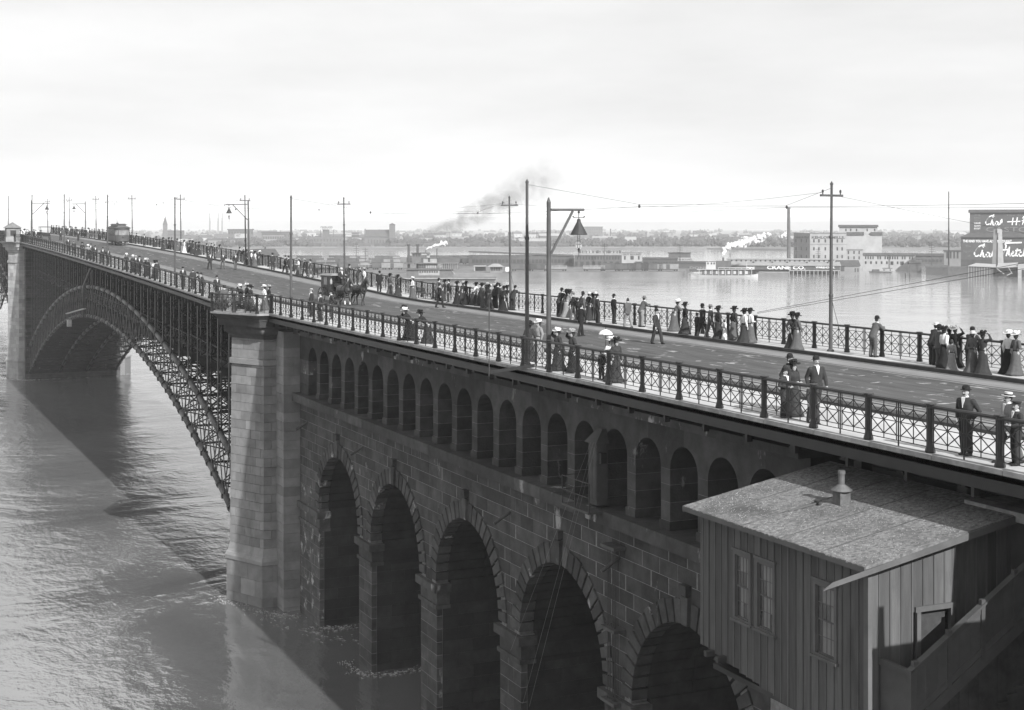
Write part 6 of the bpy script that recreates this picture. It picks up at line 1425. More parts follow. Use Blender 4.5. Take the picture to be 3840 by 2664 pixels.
# ================================================================ people
SKIN = mat('skin', 0.32, .6, .12, 8); HAIR = mat('dark hair', 0.03, .7, .3, 20)
CL = {'k': mat('black cloth', .016, .95, .25, 10, .2, 60), 'd': mat('dark wool', .032, .95, .25, 10, .2, 60), 'g': mat('grey wool', .085, .95, .2, 10, .2, 60), 'l': mat('light grey cloth', .20, .95, .15, 10, .2, 60), 'w': mat('white cotton', .60, .9, .08, 10)}
STRAW = mat('pale straw', .48, .9, .12, 20); FELT = mat('felt hat', .16, .9, .15, 10); BOOT = mat('black boots', .015, .5, .2, 8); FLOW = mat('hat flowers', .30, .9, .6, 18)
def pitch(p, a, z0=.95):
    y, z = p[1], p[2] - z0; return (p[0], y * math.cos(a) + z * math.sin(a), z0 - y * math.sin(a) + z * math.cos(a))
def hand(m, wrist, d, side):
    """palm, four bent fingers of unequal length and a thumb, pointing along d"""
    w = Vector(wrist); d = Vector(d).normalized(); s_ = Vector((0, 1, 0)) if abs(d.y) < .7 else Vector((1, 0, 0)); s_ = (s_ - d * s_.dot(d)).normalized(); b = d.cross(s_)
    m.loft([w, w + d * .045, w + d * .09], [(.028, .022), (.042, .02), (.042, .018)], 8)
    for k, l_ in enumerate((.062, .075, .07, .055)):
        o = w + d * .085 + s_ * (.03 - .02 * k); m.loft([o, o + d * l_ * .55 + b * .006 * side, o + d * l_ * .85 + b * .026 * side], [.0105, .0098, .0088], 6)
    o = w + d * .03 + s_ * .035; m.loft([o, o + d * .035 + s_ * .02, o + d * .06 + s_ * .018 + b * .012 * side], [.013, .012, .010], 6)
PERSON = {}
def person_meshes(sex, pose):
    if (sex, pose) in PERSON: return PERSON[(sex, pose)]
    man = sex == 'm'; A = {'ln': .42, 'wk': .05, 'bow': .75}.get(pose, .02); sc = 1.0
    U = lambda x, y, z: pitch((x, y, z), A)
    sh = .185 if man else .155
    # arm joints: (shoulder, elbow, wrist, hand direction)
    arms = {}
    for s_ in (-1, 1):
        S_ = U(s_ * sh, 0, 1.40)
        if pose == 'ln': E_, W_, D_ = (s_ * .27, .34, 1.16), (s_ * .06, .52, 1.25), (-s_ * .8, .3, -.1)
        elif pose == 'bow': E_, W_, D_ = (s_ * .27, .50, 1.13), (s_ * .08, .62, 1.25), (-s_ * .8, .3, -.1)
        elif pose == 'up' and s_ == 1: E_, W_, D_ = (s_ * .38, .08, 1.50), (s_ * .20, .12, 1.68), (-.5, .1, .6)
        elif pose == 'pk': E_, W_, D_ = (s_ * .31, -.10, 1.13), (s_ * .22, .06, .95), (-s_ * .3, .3, -.8)
        elif pose == 'hold': E_, W_, D_ = (s_ * .27, -.02, 1.13), (s_ * .12, .22, 1.10), (-s_ * .7, .5, .1)
        elif pose == 'wk': E_, W_, D_ = (s_ * .25, -s_ * .10 - .02, 1.12), (s_ * .25, s_ * -.10 + .08, .88), (0, .15, -1)
        elif pose == 'sit': E_, W_, D_ = (s_ * .25, .02, 1.12), (s_ * .16, .28, 1.02), (-s_ * .3, .9, -.1)
        else: E_, W_, D_ = (s_ * .26, -.03, 1.13), (s_ * .26, .05, .87), (0, .12, -1)
        arms[s_] = (S_, E_, W_, D_)
    legs = {}
    for s_ in (-1, 1):
        g = s_ * .24 if pose == 'wk' else s_ * .03
        if pose == 'sit': legs[s_] = ((s_ * .1, 0, .93), (s_ * .11, .42, .93), (s_ * .11, .45, .50))
        elif pose == 'bow': legs[s_] = ((s_ * .1, -.02, .93), (s_ * .11, .05 + g * .3, .5), (s_ * .12, g * .5, .09))
        else: legs[s_] = ((s_ * .1, 0, .93), (s_ * .105, g * .55 + .03, .5), (s_ * .11, g, .09))
    out = {}
    b = MB()   # body
    b.loft([U(0, 0, .88), U(0, .0, 1.02), U(0, .01, 1.2), U(0, 0, 1.36), U(0, -.01, 1.44)], [(.15, .10), (.135, .095), (.15, .11), (.165, .10), (.09, .07)], 12)
    hd = lambda x, y, z: (U(x, y, z)[0], U(0, 0, 1.5)[1] + y, U(0, 0, 1.5)[2] + (z - 1.5))
    b.loft([U(0, -.01, 1.40), hd(0, .0, 1.52)], [.058, .055], 10)
    b.loft([hd(0, .02, 1.49), hd(0, .015, 1.54), hd(0, .0, 1.6), hd(0, -.005, 1.66), hd(0, -.005, 1.70)], [(.045, .055), (.062, .08), (.074, .094), (.073, .092), (.05, .06)], 12)
    b.loft([hd(0, .085, 1.61), hd(0, .115, 1.575)], [.012, .018], 6); b.sphere(hd(0, .082, 1.545), .02, 6, 4, 1.3, .6, .5)
    for s_ in (-1, 1):
        b.sphere(hd(s_ * .075, -.01, 1.59), .024, 6, 4, .5, .8, 1.2); b.sphere(hd(s_ * .032, .078, 1.60), .014, 6, 4)
        S_, E_, W_, D_ = arms[s_]; b.loft([S_, E_, W_], [.05, .042, .028], 8); hand(b, W_, D_, s_)
        H_, K_, F_ = legs[s_]; b.loft([H_, K_, F_], [.085, .058, .04], 8); b.loft([(F_[0], F_[1] - .03, F_[2] - .03), (F_[0], F_[1] + .14, F_[2] - .055)], [(.035, .035), (.035, .02)], 8)
    out['body'] = remesh_mb(b, .0125, 'body', 1)
    c = MB()   # coat or bodice
    if man:
        c.loft([U(0, -.0, .80), U(0, 0, .95), U(0, .0, 1.1), U(0, .01, 1.3), U(0, -.005, 1.42), U(0, -.01, 1.475)], [(.20, .135), (.19, .14), (.18, .135), (.205, .14), (.18, .11), (.075, .07)], 14)
        rs = (.078, .062, .05)
    else:
        c.loft([U(0, 0, .95), U(0, 0, 1.02), U(0, .01, 1.14), U(0, .02, 1.28), U(0, .0, 1.4), U(0, -.005, 1.46), U(0, -.005, 1.52)], [(.15, .13), (.125, .105), (.145, .125), (.175, .15), (.15, .11), (.07, .065), (.058, .055)], 14)
        rs = (.088, .07, .04)
    for s_ in (-1, 1):
        S_, E_, W_, D_ = arms[s_]; c.loft([S_, E_, tuple(Vector(W_) * .97 + Vector(E_) * .03)], rs, 9)
    out['coat' if man else 'bodice'] = remesh_mb(c, .02, 'coat', 2)
    if man:
        t_ = MB()
        for s_ in (-1, 1):
            H_, K_, F_ = legs[s_]; t_.loft([H_, K_, (F_[0], F_[1] - .01, F_[2] + .0)], [(.11, .115), .088, .078], 9)
        t_.loft([(0, 0, .86), (0, 0, 1.0)], [(.17, .12), (.16, .115)], 10); out['trousers'] = remesh_mb(t_, .02, 'trousers', 2)
        s2 = MB()
        for s_ in (-1, 1):
            F_ = legs[s_][2]; s2.loft([(F_[0], F_[1] - .045, F_[2] - .04), (F_[0], F_[1] + .06, F_[2] - .045), (F_[0], F_[1] + .17, F_[2] - .06)], [(.05, .05), (.05, .042), (.042, .025)], 8)
        out['shoes'] = s2.mesh('shoes', smooth=True)
        v_ = MB(); e = .012; v_.add([U(-.055, .115, 1.47), U(.055, .115, 1.47), U(0, .165, 1.22), U(-.045, .09, 1.49), U(.045, .09, 1.49), U(0, .11, 1.22)], [(0, 2, 1), (3, 4, 5), (0, 1, 4, 3), (1, 2, 5, 4), (2, 0, 3, 5)]); v_.loft([U(0, -.005, 1.47), U(0, 0, 1.505)], [.072, .066], 12)
        out['shirt'] = v_.mesh('shirt')
    else:
        k_ = MB(); fw = .10 if pose == 'wk' else 0
        if pose == 'sit': k_.loft([(0, 0, .95), (0, .25, .98), (0, .48, .9), (0, .5, .55), (0, .5, .45)], [(.2, .13), (.24, .13), (.26, .16), (.3, .2), (.33, .22)], 16)
        else:
            prof = [(.355, .02), (.325, .09), (.255, .28), (.215, .52), (.20, .76), (.178, .92), (.125, 1.03)]; n = 28; V_ = []
            for r_, z in prof:
                for q in range(n):
                    a = 2 * math.pi * q / n; f = max(0, 1 - z) ** 1.2; rr = r_ * (1 + .075 * f * math.cos(7 * a + 1) + .045 * f * math.sin(12 * a + z * 2)); tr = .10 * f ** 2 * (math.sin(a) < -.2)
                    V_.append((rr * math.cos(a) * .95, rr * math.sin(a) * .95 - tr + .02 * f, z))
            F2 = [tuple(range(n - 1, -1, -1)), tuple(range((len(prof) - 1) * n, len(prof) * n))] + [(j * n + q, j * n + (q + 1) % n, (j + 1) * n + (q + 1) % n, (j + 1) * n + q) for j in range(len(prof) - 1) for q in range(n)]
            k_.add(V_, F2)
        out['skirt'] = k_.mesh('skirt', smooth=True)
        bl = MB(); bl.lathe([(.13, .995), (.132, 1.0), (.132, 1.045), (.128, 1.05)], (0, 0, 0), 16); out['belt'] = bl.mesh('belt')
        if A > .3: out['belt'] = bl.xf(Matrix.Rotation(0, 4, 'X')).mesh('belt')
    h_ = MB()
    if man:
        h_.loft([hd(-.045, .092, 1.558), hd(0, .104, 1.566), hd(.045, .092, 1.558)], [.010, .014, .010], 6)
    for s_ in (-1, 1): h_.loft([hd(s_ * .014, .093, 1.622), hd(s_ * .05, .08, 1.622)], [.006, .005], 5); h_.sphere(hd(s_ * .032, .086, 1.602), .009, 6, 4)
    if man: h_.loft([hd(0, -.03, 1.57), hd(0, -.025, 1.64), hd(0, -.012, 1.69)], [(.078, .075), (.08, .088), (.06, .075)], 12)
    else: h_.loft([hd(0, -.03, 1.55), hd(0, -.03, 1.63), hd(0, -.01, 1.70)], [(.085, .08), (.098, .108), (.07, .085)], 12); h_.sphere(hd(0, -.09, 1.62), .055, 8, 6)
    out['hair'] = h_.mesh('hair', smooth=True)
    out['_head'] = Vector(hd(0, 0, 1.665)); PERSON[(sex, pose)] = out; return out
def hat_mesh(kind):
    m = MB()
    if kind == 'b': m.lathe([(.135, .0), (.14, .012), (.10, .012), (.098, .06), (.085, .10), (.05, .125), (.01, .13)], (0, 0, 0), 16)
    elif kind in 'sS': m.lathe([(.165, 0), (.165, .012), (.098, .013), (.096, .095), (.01, .097)], (0, 0, 0), 18)
    elif kind == 'f': m.lathe([(.165, .015), (.16, .0), (.10, .01), (.095, .09), (.06, .115), (.01, .10)], (0, 0, 0), 16)
    elif kind == 'c': m.lathe([(.095, 0), (.10, .03), (.135, .06), (.13, .08), (.01, .09)], (0, 0, 0), 16); m.add([(-.09, .06, .0), (.09, .06, .0), (.06, .17, -.015), (-.06, .17, -.015), (-.09, .06, .012), (.09, .06, .012), (.06, .17, -.005), (-.06, .17, -.005)], [(3, 2, 1, 0), (4, 5, 6, 7), (0, 1, 5, 4), (1, 2, 6, 5), (2, 3, 7, 6), (3, 0, 4, 7)])
    else:
        n = 20; V_ = []; pr = [(.235, .02), (.245, .035), (.11, .03), (.10, .09), (.06, .12), (.01, .12)]
        for r_, z in pr:
            for k in range(n): a = 2 * math.pi * k / n; V_.append((r_ * math.cos(a), r_ * math.sin(a) * .95, z + (.03 * math.cos(2 * a) if r_ > .2 else 0)))
        m.add(V_, [tuple(range(n - 1, -1, -1)), tuple(range(5 * n, 6 * n))] + [(j * n + k, j * n + (k + 1) % n, (j + 1) * n + (k + 1) % n, (j + 1) * n + k) for j in range(5) for k in range(n)])
        rs_ = random.Random(5)
        for k in range(9): a = k * .7; m.sphere((.1 * math.cos(a), .1 * math.sin(a), .09 + rs_.uniform(0, .05)), rs_.uniform(.035, .06), 7, 5)
    return m.mesh('hat', smooth=False)
HATS = {k: hat_mesh(k) for k in 'bsfcW'}
band = MB().lathe([(.101, .016), (.102, .02), (.102, .045), (.10, .05)], (0, 0, 0), 16).mesh('hat_band')
HATM = {'b': ('b', CL['k']), 's': ('s', STRAW), 'f': ('f', FELT), 'c': ('c', CL['d']), 'W': ('W', WHT), 'D': ('W', CL['k']), 'F': ('W', FLOW), 'p': ('f', STRAW), 'n': (None, None)}
HATN = {'b': 'bowler', 's': 'straw boater', 'f': 'felt hat', 'c': 'cap', 'W': 'white hat', 'D': 'dark hat', 'F': 'flowered hat', 'p': 'pale hat', 'n': 'no hat'}
TONE = {'k': 'black', 'd': 'dark', 'g': 'grey', 'l': 'pale', 'w': 'white'}
FACE = {'a': -math.pi / 2, 'c': math.pi / 2, 'l': 0.0, 'r': math.pi}
def person(label, loc, rz, sex, pose, top, low, hat, s_=1.0, group=None):
    r = thing('person', label, 'person', loc, rz, group); mir = random.choice((-1, 1)) if pose != 'up' else 1; r.scale = (s_ * mir * random.uniform(.95, 1.06), s_, s_)
    if pose in ('st', 'wk', 'hold', 'up', 'pk'): r.rotation_euler = (random.uniform(-.035, .03), random.uniform(-.03, .03), rz)
    M_ = person_meshes(sex, pose)
    for nm, me in M_.items():
        if nm[0] == '_': continue
        m = {'body': SKIN, 'coat': CL[top], 'bodice': CL[top], 'trousers': CL[low], 'skirt': CL[low], 'shoes': BOOT, 'hair': HAIR, 'shirt': WHT, 'belt': CL['k'] if top != 'k' else CL['d']}[nm]
        inst(nm, me, m, r)
    hk, hm = HATM[hat]
    if hk:
        o = inst('hat', HATS[hk], hm, r, M_['_head'] + Vector((0, -.01, 0)), (random.uniform(-.05, .12), 0, 0))
        if hat in 's': inst('hat_band', band, CL['k'], o)
    return r
CROPS = {1: (0, 650, 1.995), 2: (800, 650, 2.092), 3: (1800, 650, 1.9945), 4: (2800, 650, 1.995), 5: (2740, 1250, 1.9945)}
ROWS = {'f': (40.15, 41.2), 'n': (25.75, 28.6), 'F': (40.6, 41.2), 'N': (25.6, 25.85)}
def place(crop, x, y, row, h):
    ox, oy, sc = CROPS[crop]; X_, Y_ = ox + x / sc, oy + y / sc
    v, u, z = on_deck(X_, Y_, h)
    if row in ROWS:
        lo_, hi_ = ROWS[row]; d = ray(X_, Y_)
        if crop == 1 or u > 112 or u < 0 or v < lo_ or v > hi_:
            v = min(max(v, lo_), hi_) if (0 < u < 112) else random.uniform(lo_ + .1, hi_ - .1)
            if row == 'n' and not (0 < u < 112): v = random.uniform(25.9, 26.8)
            u = v * d[1] / d[0]
    return v, u, deck(u) - (.09 if 29.5 < v < 39.7 else 0)
ORD = ['leftmost', 'second from left', 'third from left', 'fourth from left', 'fifth from left', 'sixth from left', 'seventh from left', 'eighth from left', 'ninth from left', 'tenth from left', 'eleventh from left', 'twelfth from left', 'thirteenth from left', 'fourteenth from left', 'fifteenth from left', 'sixteenth from left']
def crowd(where, group, crop, row, L_):
    """L_: (x, y of hat top, sex, pose, top, low, hat, facing, scale)"""
    L_ = sorted(L_, key=lambda e: e[0])
    for k, (x, y, sex, pose, top, low, hat, fc, s_) in enumerate(L_):
        bh = {'ln': 1.68, 'bow': 1.45, 'sit': 1.30}.get(pose, 1.80 if hat in 'bfcspn' else 1.83) * s_
        rw = row
        if pose in ('ln', 'bow'): rw = {'f': 'F', 'n': 'N'}.get(row, row)
        v, u, z = place(crop, x, y, rw, bh)
        kid = s_ < .8; who = ('boy' if kid else 'man') if sex == 'm' else ('girl' if kid else 'woman')
        if pose in ('ln', 'bow'):
            v = (41.6 - .52 if row == 'f' else 25.2 + .52) if pose == 'ln' else (41.6 - .62 if row == 'f' else 25.2 + .62); d = ray(*(CROPS[crop][0] + x / CROPS[crop][2], 0)); u = v * d[1] / d[0]; z = deck(u)
        if pose == 'sit': z -= .45
        if sex == 'm': look = ('%s, %s suit, %s' % (who, TONE[top], HATN[hat])) if top == low else ('%s, %s coat, %s trousers, %s' % (who, TONE[top], TONE[low], HATN[hat]))
        else: look = ('%s, %s dress, %s' % (who, TONE[top], HATN[hat])) if top == low else ('%s, %s top, %s skirt, %s' % (who, TONE[top], TONE[low], HATN[hat]))
        lab = look + (', %s %s' % (ORD[min(k, 15)], where) if len(L_) > 1 else ', ' + where)
        person(lab, (v, u, z), FACE[fc] + random.uniform(-.3, .3), sex, pose, top, low, hat, s_, group)
random.seed(33)
M1, W1 = 1.0, .95
crowd('in far group at right', 'onlookers at the far railing', 4, 'f', [
    (1388, 1118, 'm', 'ln', 'd', 'd', 'p', 'a', 1.03), (1440, 1125, 'm', 'st', 'g', 'g', 'b', 'a', 1.0), (1487, 1132, 'w', 'ln', 'k', 'k', 'F', 'a', W1), (1480, 1142, 'w', 'wk', 'w', 'k', 'D', 'a', W1), (1535, 1262, 'w', 'st', 'l', 'l', 'n', 'a', .72),
    (1567, 1137, 'w', 'up', 'k', 'k', 'F', 'a', W1), (1668, 1150, 'm', 'ln', 'd', 'd', 'b', 'a', 1.0), (1690, 1185, 'w', 'hold', 'g', 'g', 'p', 'a', W1), (1765, 1187, 'w', 'up', 'd', 'd', 'D', 'a', W1), (1950, 1165, 'w', 'st', 'w', 'k', 'W', 'a', W1), (2010, 1180, 'w', 'hold', 'g', 'g', 'W', 'a', W1)])
crowd('leaning alone on far railing by the right pole', 'onlookers at the far railing', 4, 'f', [(945, 1060, 'm', 'ln', 'g', 'g', 'b', 'a', 1.06)])
crowd('in pair left of right pole', 'strollers on the far walk', 4, 'f', [(338, 1058, 'w', 'wk', 'd', 'd', 'D', 'r', .98), (377, 1062, 'w', 'wk', 'g', 'g', 'D', 'a', .96)])
crowd('of near couple above hut', 'walkers on the near walk', 5, 'n', [(437, 147, 'm', 'wk', 'd', 'd', 'b', 'r', 1.02), (470, 197, 'w', 'hold', 'd', 'd', 'D', 'r', .95), (408, 252, 'm', 'hold', 'd', 'd', 'b', 'r', .86)])
crowd('of pair right of near couple', 'walkers on the near walk', 5, 'n', [(643, 163, 'm', 'wk', 'd', 'd', 'b', 'r', 1.02), (617, 362, 'm', 'wk', 'd', 'd', 'b', 'r', .72)])
crowd('standing at right behind the near railing', 'walkers on the near walk', 5, 'n', [(1765, 433, 'm', 'pk', 'd', 'd', 'b', 'c', 1.0)])
crowd('of pair at right edge', 'walkers on the near walk', 5, 'n', [(2090, 425, 'm', 'wk', 'l', 'g', 's', 'c', 1.0), (2130, 522, 'm', 'hold', 'd', 'd', 'c', 'c', .90)])
crowd('of women beside big lamp', 'walkers on the near walk', 3, 'n', [(368, 1103, 'w', 'wk', 'd', 'd', 'D', 'l', W1), (437, 1090, 'w', 'st', 'l', 'l', 'W', 'c', W1), (582, 1175, 'w', 'up', 'd', 'd', 'W', 'c', W1), (700, 1162, 'w', 'up', 'd', 'k', 'F', 'c', W1), (910, 1342, 'm', 'st', 'd', 'd', 'n', 'c', .66), (983, 1258, 'w', 'hold', 'w', 'g', 'W', 'r', .93), (1010, 1282, 'w', 'st', 'd', 'd', 'D', 'r', .93)])
crowd('of cluster round second far pole', 'onlookers at the far railing', 3, 'f', [(15, 842, 'm', 'st', 'g', 'g', 'b', 'a', M1), (57, 830, 'w', 'ln', 'w', 'd', 'p', 'a', W1), (92, 826, 'w', 'ln', 'd', 'd', 'F', 'a', W1), (112, 806, 'm', 'ln', 'd', 'd', 'b', 'a', 1.04), (150, 818, 'm', 'st', 'g', 'g', 'f', 'a', M1), (175, 862, 'w', 'wk', 'k', 'k', 'D', 'a', W1), (187, 824, 'w', 'ln', 'd', 'd', 'D', 'a', W1), (246, 822, 'm', 'ln', 'd', 'd', 'b', 'a', M1), (72, 868, 'w', 'st', 'd', 'd', 'D', 'a', W1)])
crowd('of group right of big lamp', 'onlookers at the far railing', 3, 'f', [(592, 873, 'm', 'ln', 'd', 'd', 'b', 'a', 1.06), (625, 885, 'w', 'ln', 'd', 'd', 'D', 'a', 1.0), (648, 887, 'w', 'ln', 'l', 'l', 'D', 'a', 1.0), (697, 905, 'm', 'wk', 'd', 'g', 'f', 'c', M1), (745, 888, 'm', 'ln', 'd', 'd', 'b', 'a', M1), (767, 900, 'm', 'st', 'g', 'g', 'b', 'a', M1), (793, 890, 'm', 'ln', 'd', 'l', 'p', 'a', M1), (822, 898, 'w', 'ln', 'd', 'd', 'D', 'a', W1), (858, 882, 'm', 'st', 'g', 'g', 'p', 'a', M1), (882, 908, 'm', 'st', 'd', 'd', 'b', 'a', M1)])
crowd('walking on the road before the far group', 'walkers on the road', 3, 'r', [(753, 955, 'm', 'wk', 'k', 'k', 'b', 'a', M1)])
crowd('walking on the road left of the women in a row', 'walkers on the road', 3, 'r', [(1325, 995, 'm', 'wk', 'd', 'd', 'b', 'r', M1)])
crowd('of three men mid-way along rail', 'onlookers at the far railing', 3, 'f', [(1000, 900, 'm', 'st', 'k', 'k', 'b', 'a', M1), (1108, 940, 'm', 'wk', 'g', 'l', 'n', 'l', .98), (1203, 920, 'm', 'ln', 'g', 'l', 'f', 'a', 1.04)])
crowd('of row at far rail middle', 'onlookers at the far railing', 3, 'f', [(1452, 968, 'w', 'ln', 'g', 'g', 'W', 'a', 1.0), (1535, 963, 'w', 'st', 'k', 'd', 'D', 'a', W1), (1620, 1045, 'm', 'st', 'd', 'd', 'c', 'a', .72), (1665, 993, 'm', 'wk', 'd', 'd', 'b', 'a', M1), (1725, 998, 'm', 'wk', 'g', 'g', 'f', 'a', M1), (1788, 993, 'w', 'st', 'd', 'd', 'D', 'a', W1), (1832, 1090, 'w', 'st', 'w', 'w', 'n', 'a', .6), (1897, 993, 'w', 'st', 'd', 'g', 'D', 'a', W1), (1975, 1013, 'w', 'st', 'w', 'd', 'D', 'a', W1), (2025, 1008, 'w', 'hold', 'w', 'g', 'D', 'a', W1)])
crowd('of dense crowd beyond carriage', 'onlookers at the far railing', 2, 'f', [(1750, 825, 'm', 'ln', 'g', 'g', 'b', 'a', 1.0), (1797, 825, 'w', 'ln', 'd', 'd', 'D', 'a', W1), (1843, 828, 'm', 'st', 'd', 'd', 'b', 'c', M1), (1913, 845, 'w', 'st', 'k', 'k', 'D', 'a', W1), (1943, 843, 'w', 'ln', 'd', 'd', 'F', 'a', W1), (1985, 848, 'w', 'st', 'k', 'k', 'D', 'a', W1), (2042, 850, 'w', 'ln', 'w', 'd', 'D', 'a', W1), (2090, 862, 'w', 'ln', 'd', 'd', 'D', 'a', W1), (2120, 845, 'm', 'ln', 'd', 'd', 'b', 'a', M1), (2150, 848, 'w', 'st', 'd', 'd', 'F', 'a', W1), (2166, 880, 'w', 'st', 'w', 'd', 'p', 'a', .9), (2112, 893, 'm', 'st', 'g', 'g', 'b', 'a', M1), (2207, 842, 'm', 'ln', 'd', 'd', 'b', 'a', M1), (2250, 856, 'm', 'st', 'g', 'd', 'b', 'a', M1)])
crowd('stepping off the kerb before the dense crowd', 'walkers on the road', 2, 'r', [(1776, 850, 'm', 'wk', 'k', 'k', 'b', 'a', M1)])
crowd('of walkers right of horses', 'strollers on the far walk', 2, 'f', [(1050, 718, 'm', 'ln', 'd', 'd', 'b', 'a', M1), (1130, 750, 'm', 'ln', 'd', 'd', 'f', 'a', M1), (1184, 758, 'w', 'up', 'w', 'g', 'F', 'c', W1), (1301, 775, 'm', 'st', 'k', 'k', 'b', 'l', M1), (1388, 805, 'w', 'st', 'g', 'g', 'D', 'a', W1), (1447, 803, 'w', 'st', 'd', 'd', 'D', 'a', W1), (1563, 812, 'w', 'hold', 'w', 'g', 'W', 'c', W1)])
crowd('of walkers left of carriage', 'strollers on the far walk', 2, 'f', [(193, 590, 'm', 'ln', 'd', 'd', 'b', 'a', M1), (226, 580, 'm', 'ln', 'd', 'l', 'p', 'a', M1), (260, 608, 'w', 'st', 'd', 'd', 'D', 'a', W1), (295, 610, 'w', 'st', 'w', 'g', 'W', 'a', W1), (325, 606, 'w', 'st', 'w', 'g', 'D', 'a', W1), (352, 600, 'w', 'ln', 'd', 'd', 'W', 'a', W1), (468, 625, 'm', 'st', 'd', 'd', 'b', 'l', 1.04), (565, 655, 'm', 'wk', 'd', 'd', 'b', 'c', M1), (592, 660, 'm', 'wk', 'd', 'd', 'b', 'c', M1), (668, 650, 'w', 'hold', 'w', 'g', 'F', 'c', W1), (718, 690, 'm', 'wk', 'd', 'd', 's', 'c', M1), (766, 686, 'm', 'wk', 'g', 'g', 'b', 'c', M1)])
for x_, v_, lw, ht, lab in ((1568, 34.5, 'd', 'b', 'man, dark suit, bowler, leftmost of three walking on the roadway'), (1665, 36.0, 'g', 'f', 'man, dark coat, grey trousers, felt hat, middle of three walking on the roadway'), (1760, 37.0, 'g', 'f', 'man, dark coat, grey trousers, felt hat, rightmost of three walking on the roadway')):
    d = ray(x_ / 1.995, 0); u = v_ * d[1] / d[0]; person(lab, (v_, u, deck(u) - .09), FACE['r'] + random.uniform(-.2, .2), 'm', 'wk', 'd', lw, ht, 1.0, 'walkers on the road')
crowd('of trio below the carriage', 'walkers on the near walk', 2, 'n', [(770, 900, 'm', 'st', 'd', 'd', 's', 'c', 1.02), (838, 938, 'm', 'st', 'd', 'd', 'b', 'c', M1), (930, 915, 'm', 'pk', 'd', 'd', 'b', 'c', 1.02)])
crowd('of trio bending over railing', 'onlookers at the near railing', 2, 'n', [(1530, 1040, 'w', 'ln', 'k', 'k', 'D', 'c', 1.0), (1560, 1062, 'w', 'bow', 'k', 'k', 'W', 'c', 1.0), (1682, 1098, 'w', 'bow', 'k', 'd', 'D', 'c', 1.0)])
# on the near pier platform
def at_point(label, v, u, fc, sex, pose, top, low, hat, s_=1.0, dz=0): person(label, (v, u, deck(u) + dz), FACE[fc] + random.uniform(-.3, .3), sex, pose, top, low, hat, s_, 'visitors on the pier platform')
at_point('man in grey coat and cap, back turned, left of the pier platform', 22.95, 97.4, 'l', 'm', 'st', 'g', 'd', 'c')
at_point('woman in dark jacket and white hat shading her eyes on the pier platform', 24.6, 99.2, 'c', 'w', 'up', 'd', 'd', 'W', .95)
at_point('person in black seated on the pier platform bench', 24.15, 97.3, 'c', 'w', 'sit', 'k', 'k', 'D', .95, -.4)
at_point('woman with large white hat behind the seated platform visitor', 25.2, 99.8, 'c', 'w', 'st', 'd', 'd', 'W', .97)
at_point('woman in dark suit and dark hat at the middle of the pier platform', 24.75, 97.0, 'c', 'w', 'hold', 'd', 'd', 'D', .97)
at_point('woman in white blouse and grey skirt at the right of the pier platform', 25.6, 96.6, 'c', 'w', 'st', 'w', 'g', 'W', .97)
at_point('woman in black beside the white-bloused woman on the pier platform', 26.0, 97.1, 'c', 'w', 'st', 'k', 'k', 'F', .95)
crowd('leaning on near railing just left of the pier platform', 'onlookers at the near railing', 1, 'n', [(1620, 770, 'm', 'st', 'd', 'd', 'b', 'r', M1)])
crowd('of pair left of platform', 'onlookers at the near railing', 1, 'n', [(1497, 767, 'm', 'ln', 'd', 'd', 'b', 'c', M1), (1522, 768, 'm', 'ln', 'd', 'd', 'b', 'c', M1)])
crowd('of pair above arch haunch', 'walkers on the near walk', 1, 'n', [(1370, 677, 'm', 'st', 'd', 'd', 'b', 'r', M1), (1440, 700, 'm', 'st', 'd', 'd', 'f', 'l', M1)])
crowd('of family group above arch', 'walkers on the near walk', 1, 'n', [(945, 590, 'w', 'st', 'd', 'd', 'W', 'r', W1), (993, 608, 'w', 'st', 'd', 'd', 'W', 'r', W1), (1017, 605, 'm', 'st', 'd', 'd', 's', 'r', M1), (1045, 602, 'm', 'st', 'd', 'd', 'b', 'r', M1), (1093, 605, 'w', 'st', 'd', 'd', 'W', 'r', W1), (1100, 628, 'w', 'hold', 'k', 'k', 'F', 'r', W1), (1155, 622, 'w', 'st', 'w', 'd', 'D', 'l', W1), (1172, 626, 'm', 'st', 'd', 'd', 'b', 'l', M1)])
crowd('of group below the tram', 'walkers on the near walk', 1, 'n', [(510, 495, 'm', 'st', 'd', 'd', 'b', 'r', M1), (550, 478, 'm', 'st', 'd', 'd', 'f', 'l', M1), (617, 515, 'w', 'st', 'd', 'd', 'D', 'r', W1), (660, 520, 'w', 'st', 'l', 'd', 'W', 'r', W1), (680, 515, 'm', 'st', 'd', 'd', 'b', 'r', M1), (715, 545, 'm', 'st', 'd', 'd', 'b', 'r', M1), (770, 540, 'm', 'st', 'd', 'd', 'b', 'r', M1), (808, 545, 'm', 'st', 'd', 'd', 'b', 'r', M1)])
crowd('of group right of tram', 'onlookers at the far railing', 1, 'f', [(985, 440, 'm', 'st', 'd', 'd', 'b', 'a', M1), (1012, 448, 'm', 'ln', 'd', 'd', 'b', 'a', M1), (1080, 452, 'm', 'st', 'd', 'd', 'b', 'r', M1), (1160, 482, 'w', 'ln', 'd', 'd', 'D', 'a', .9)])
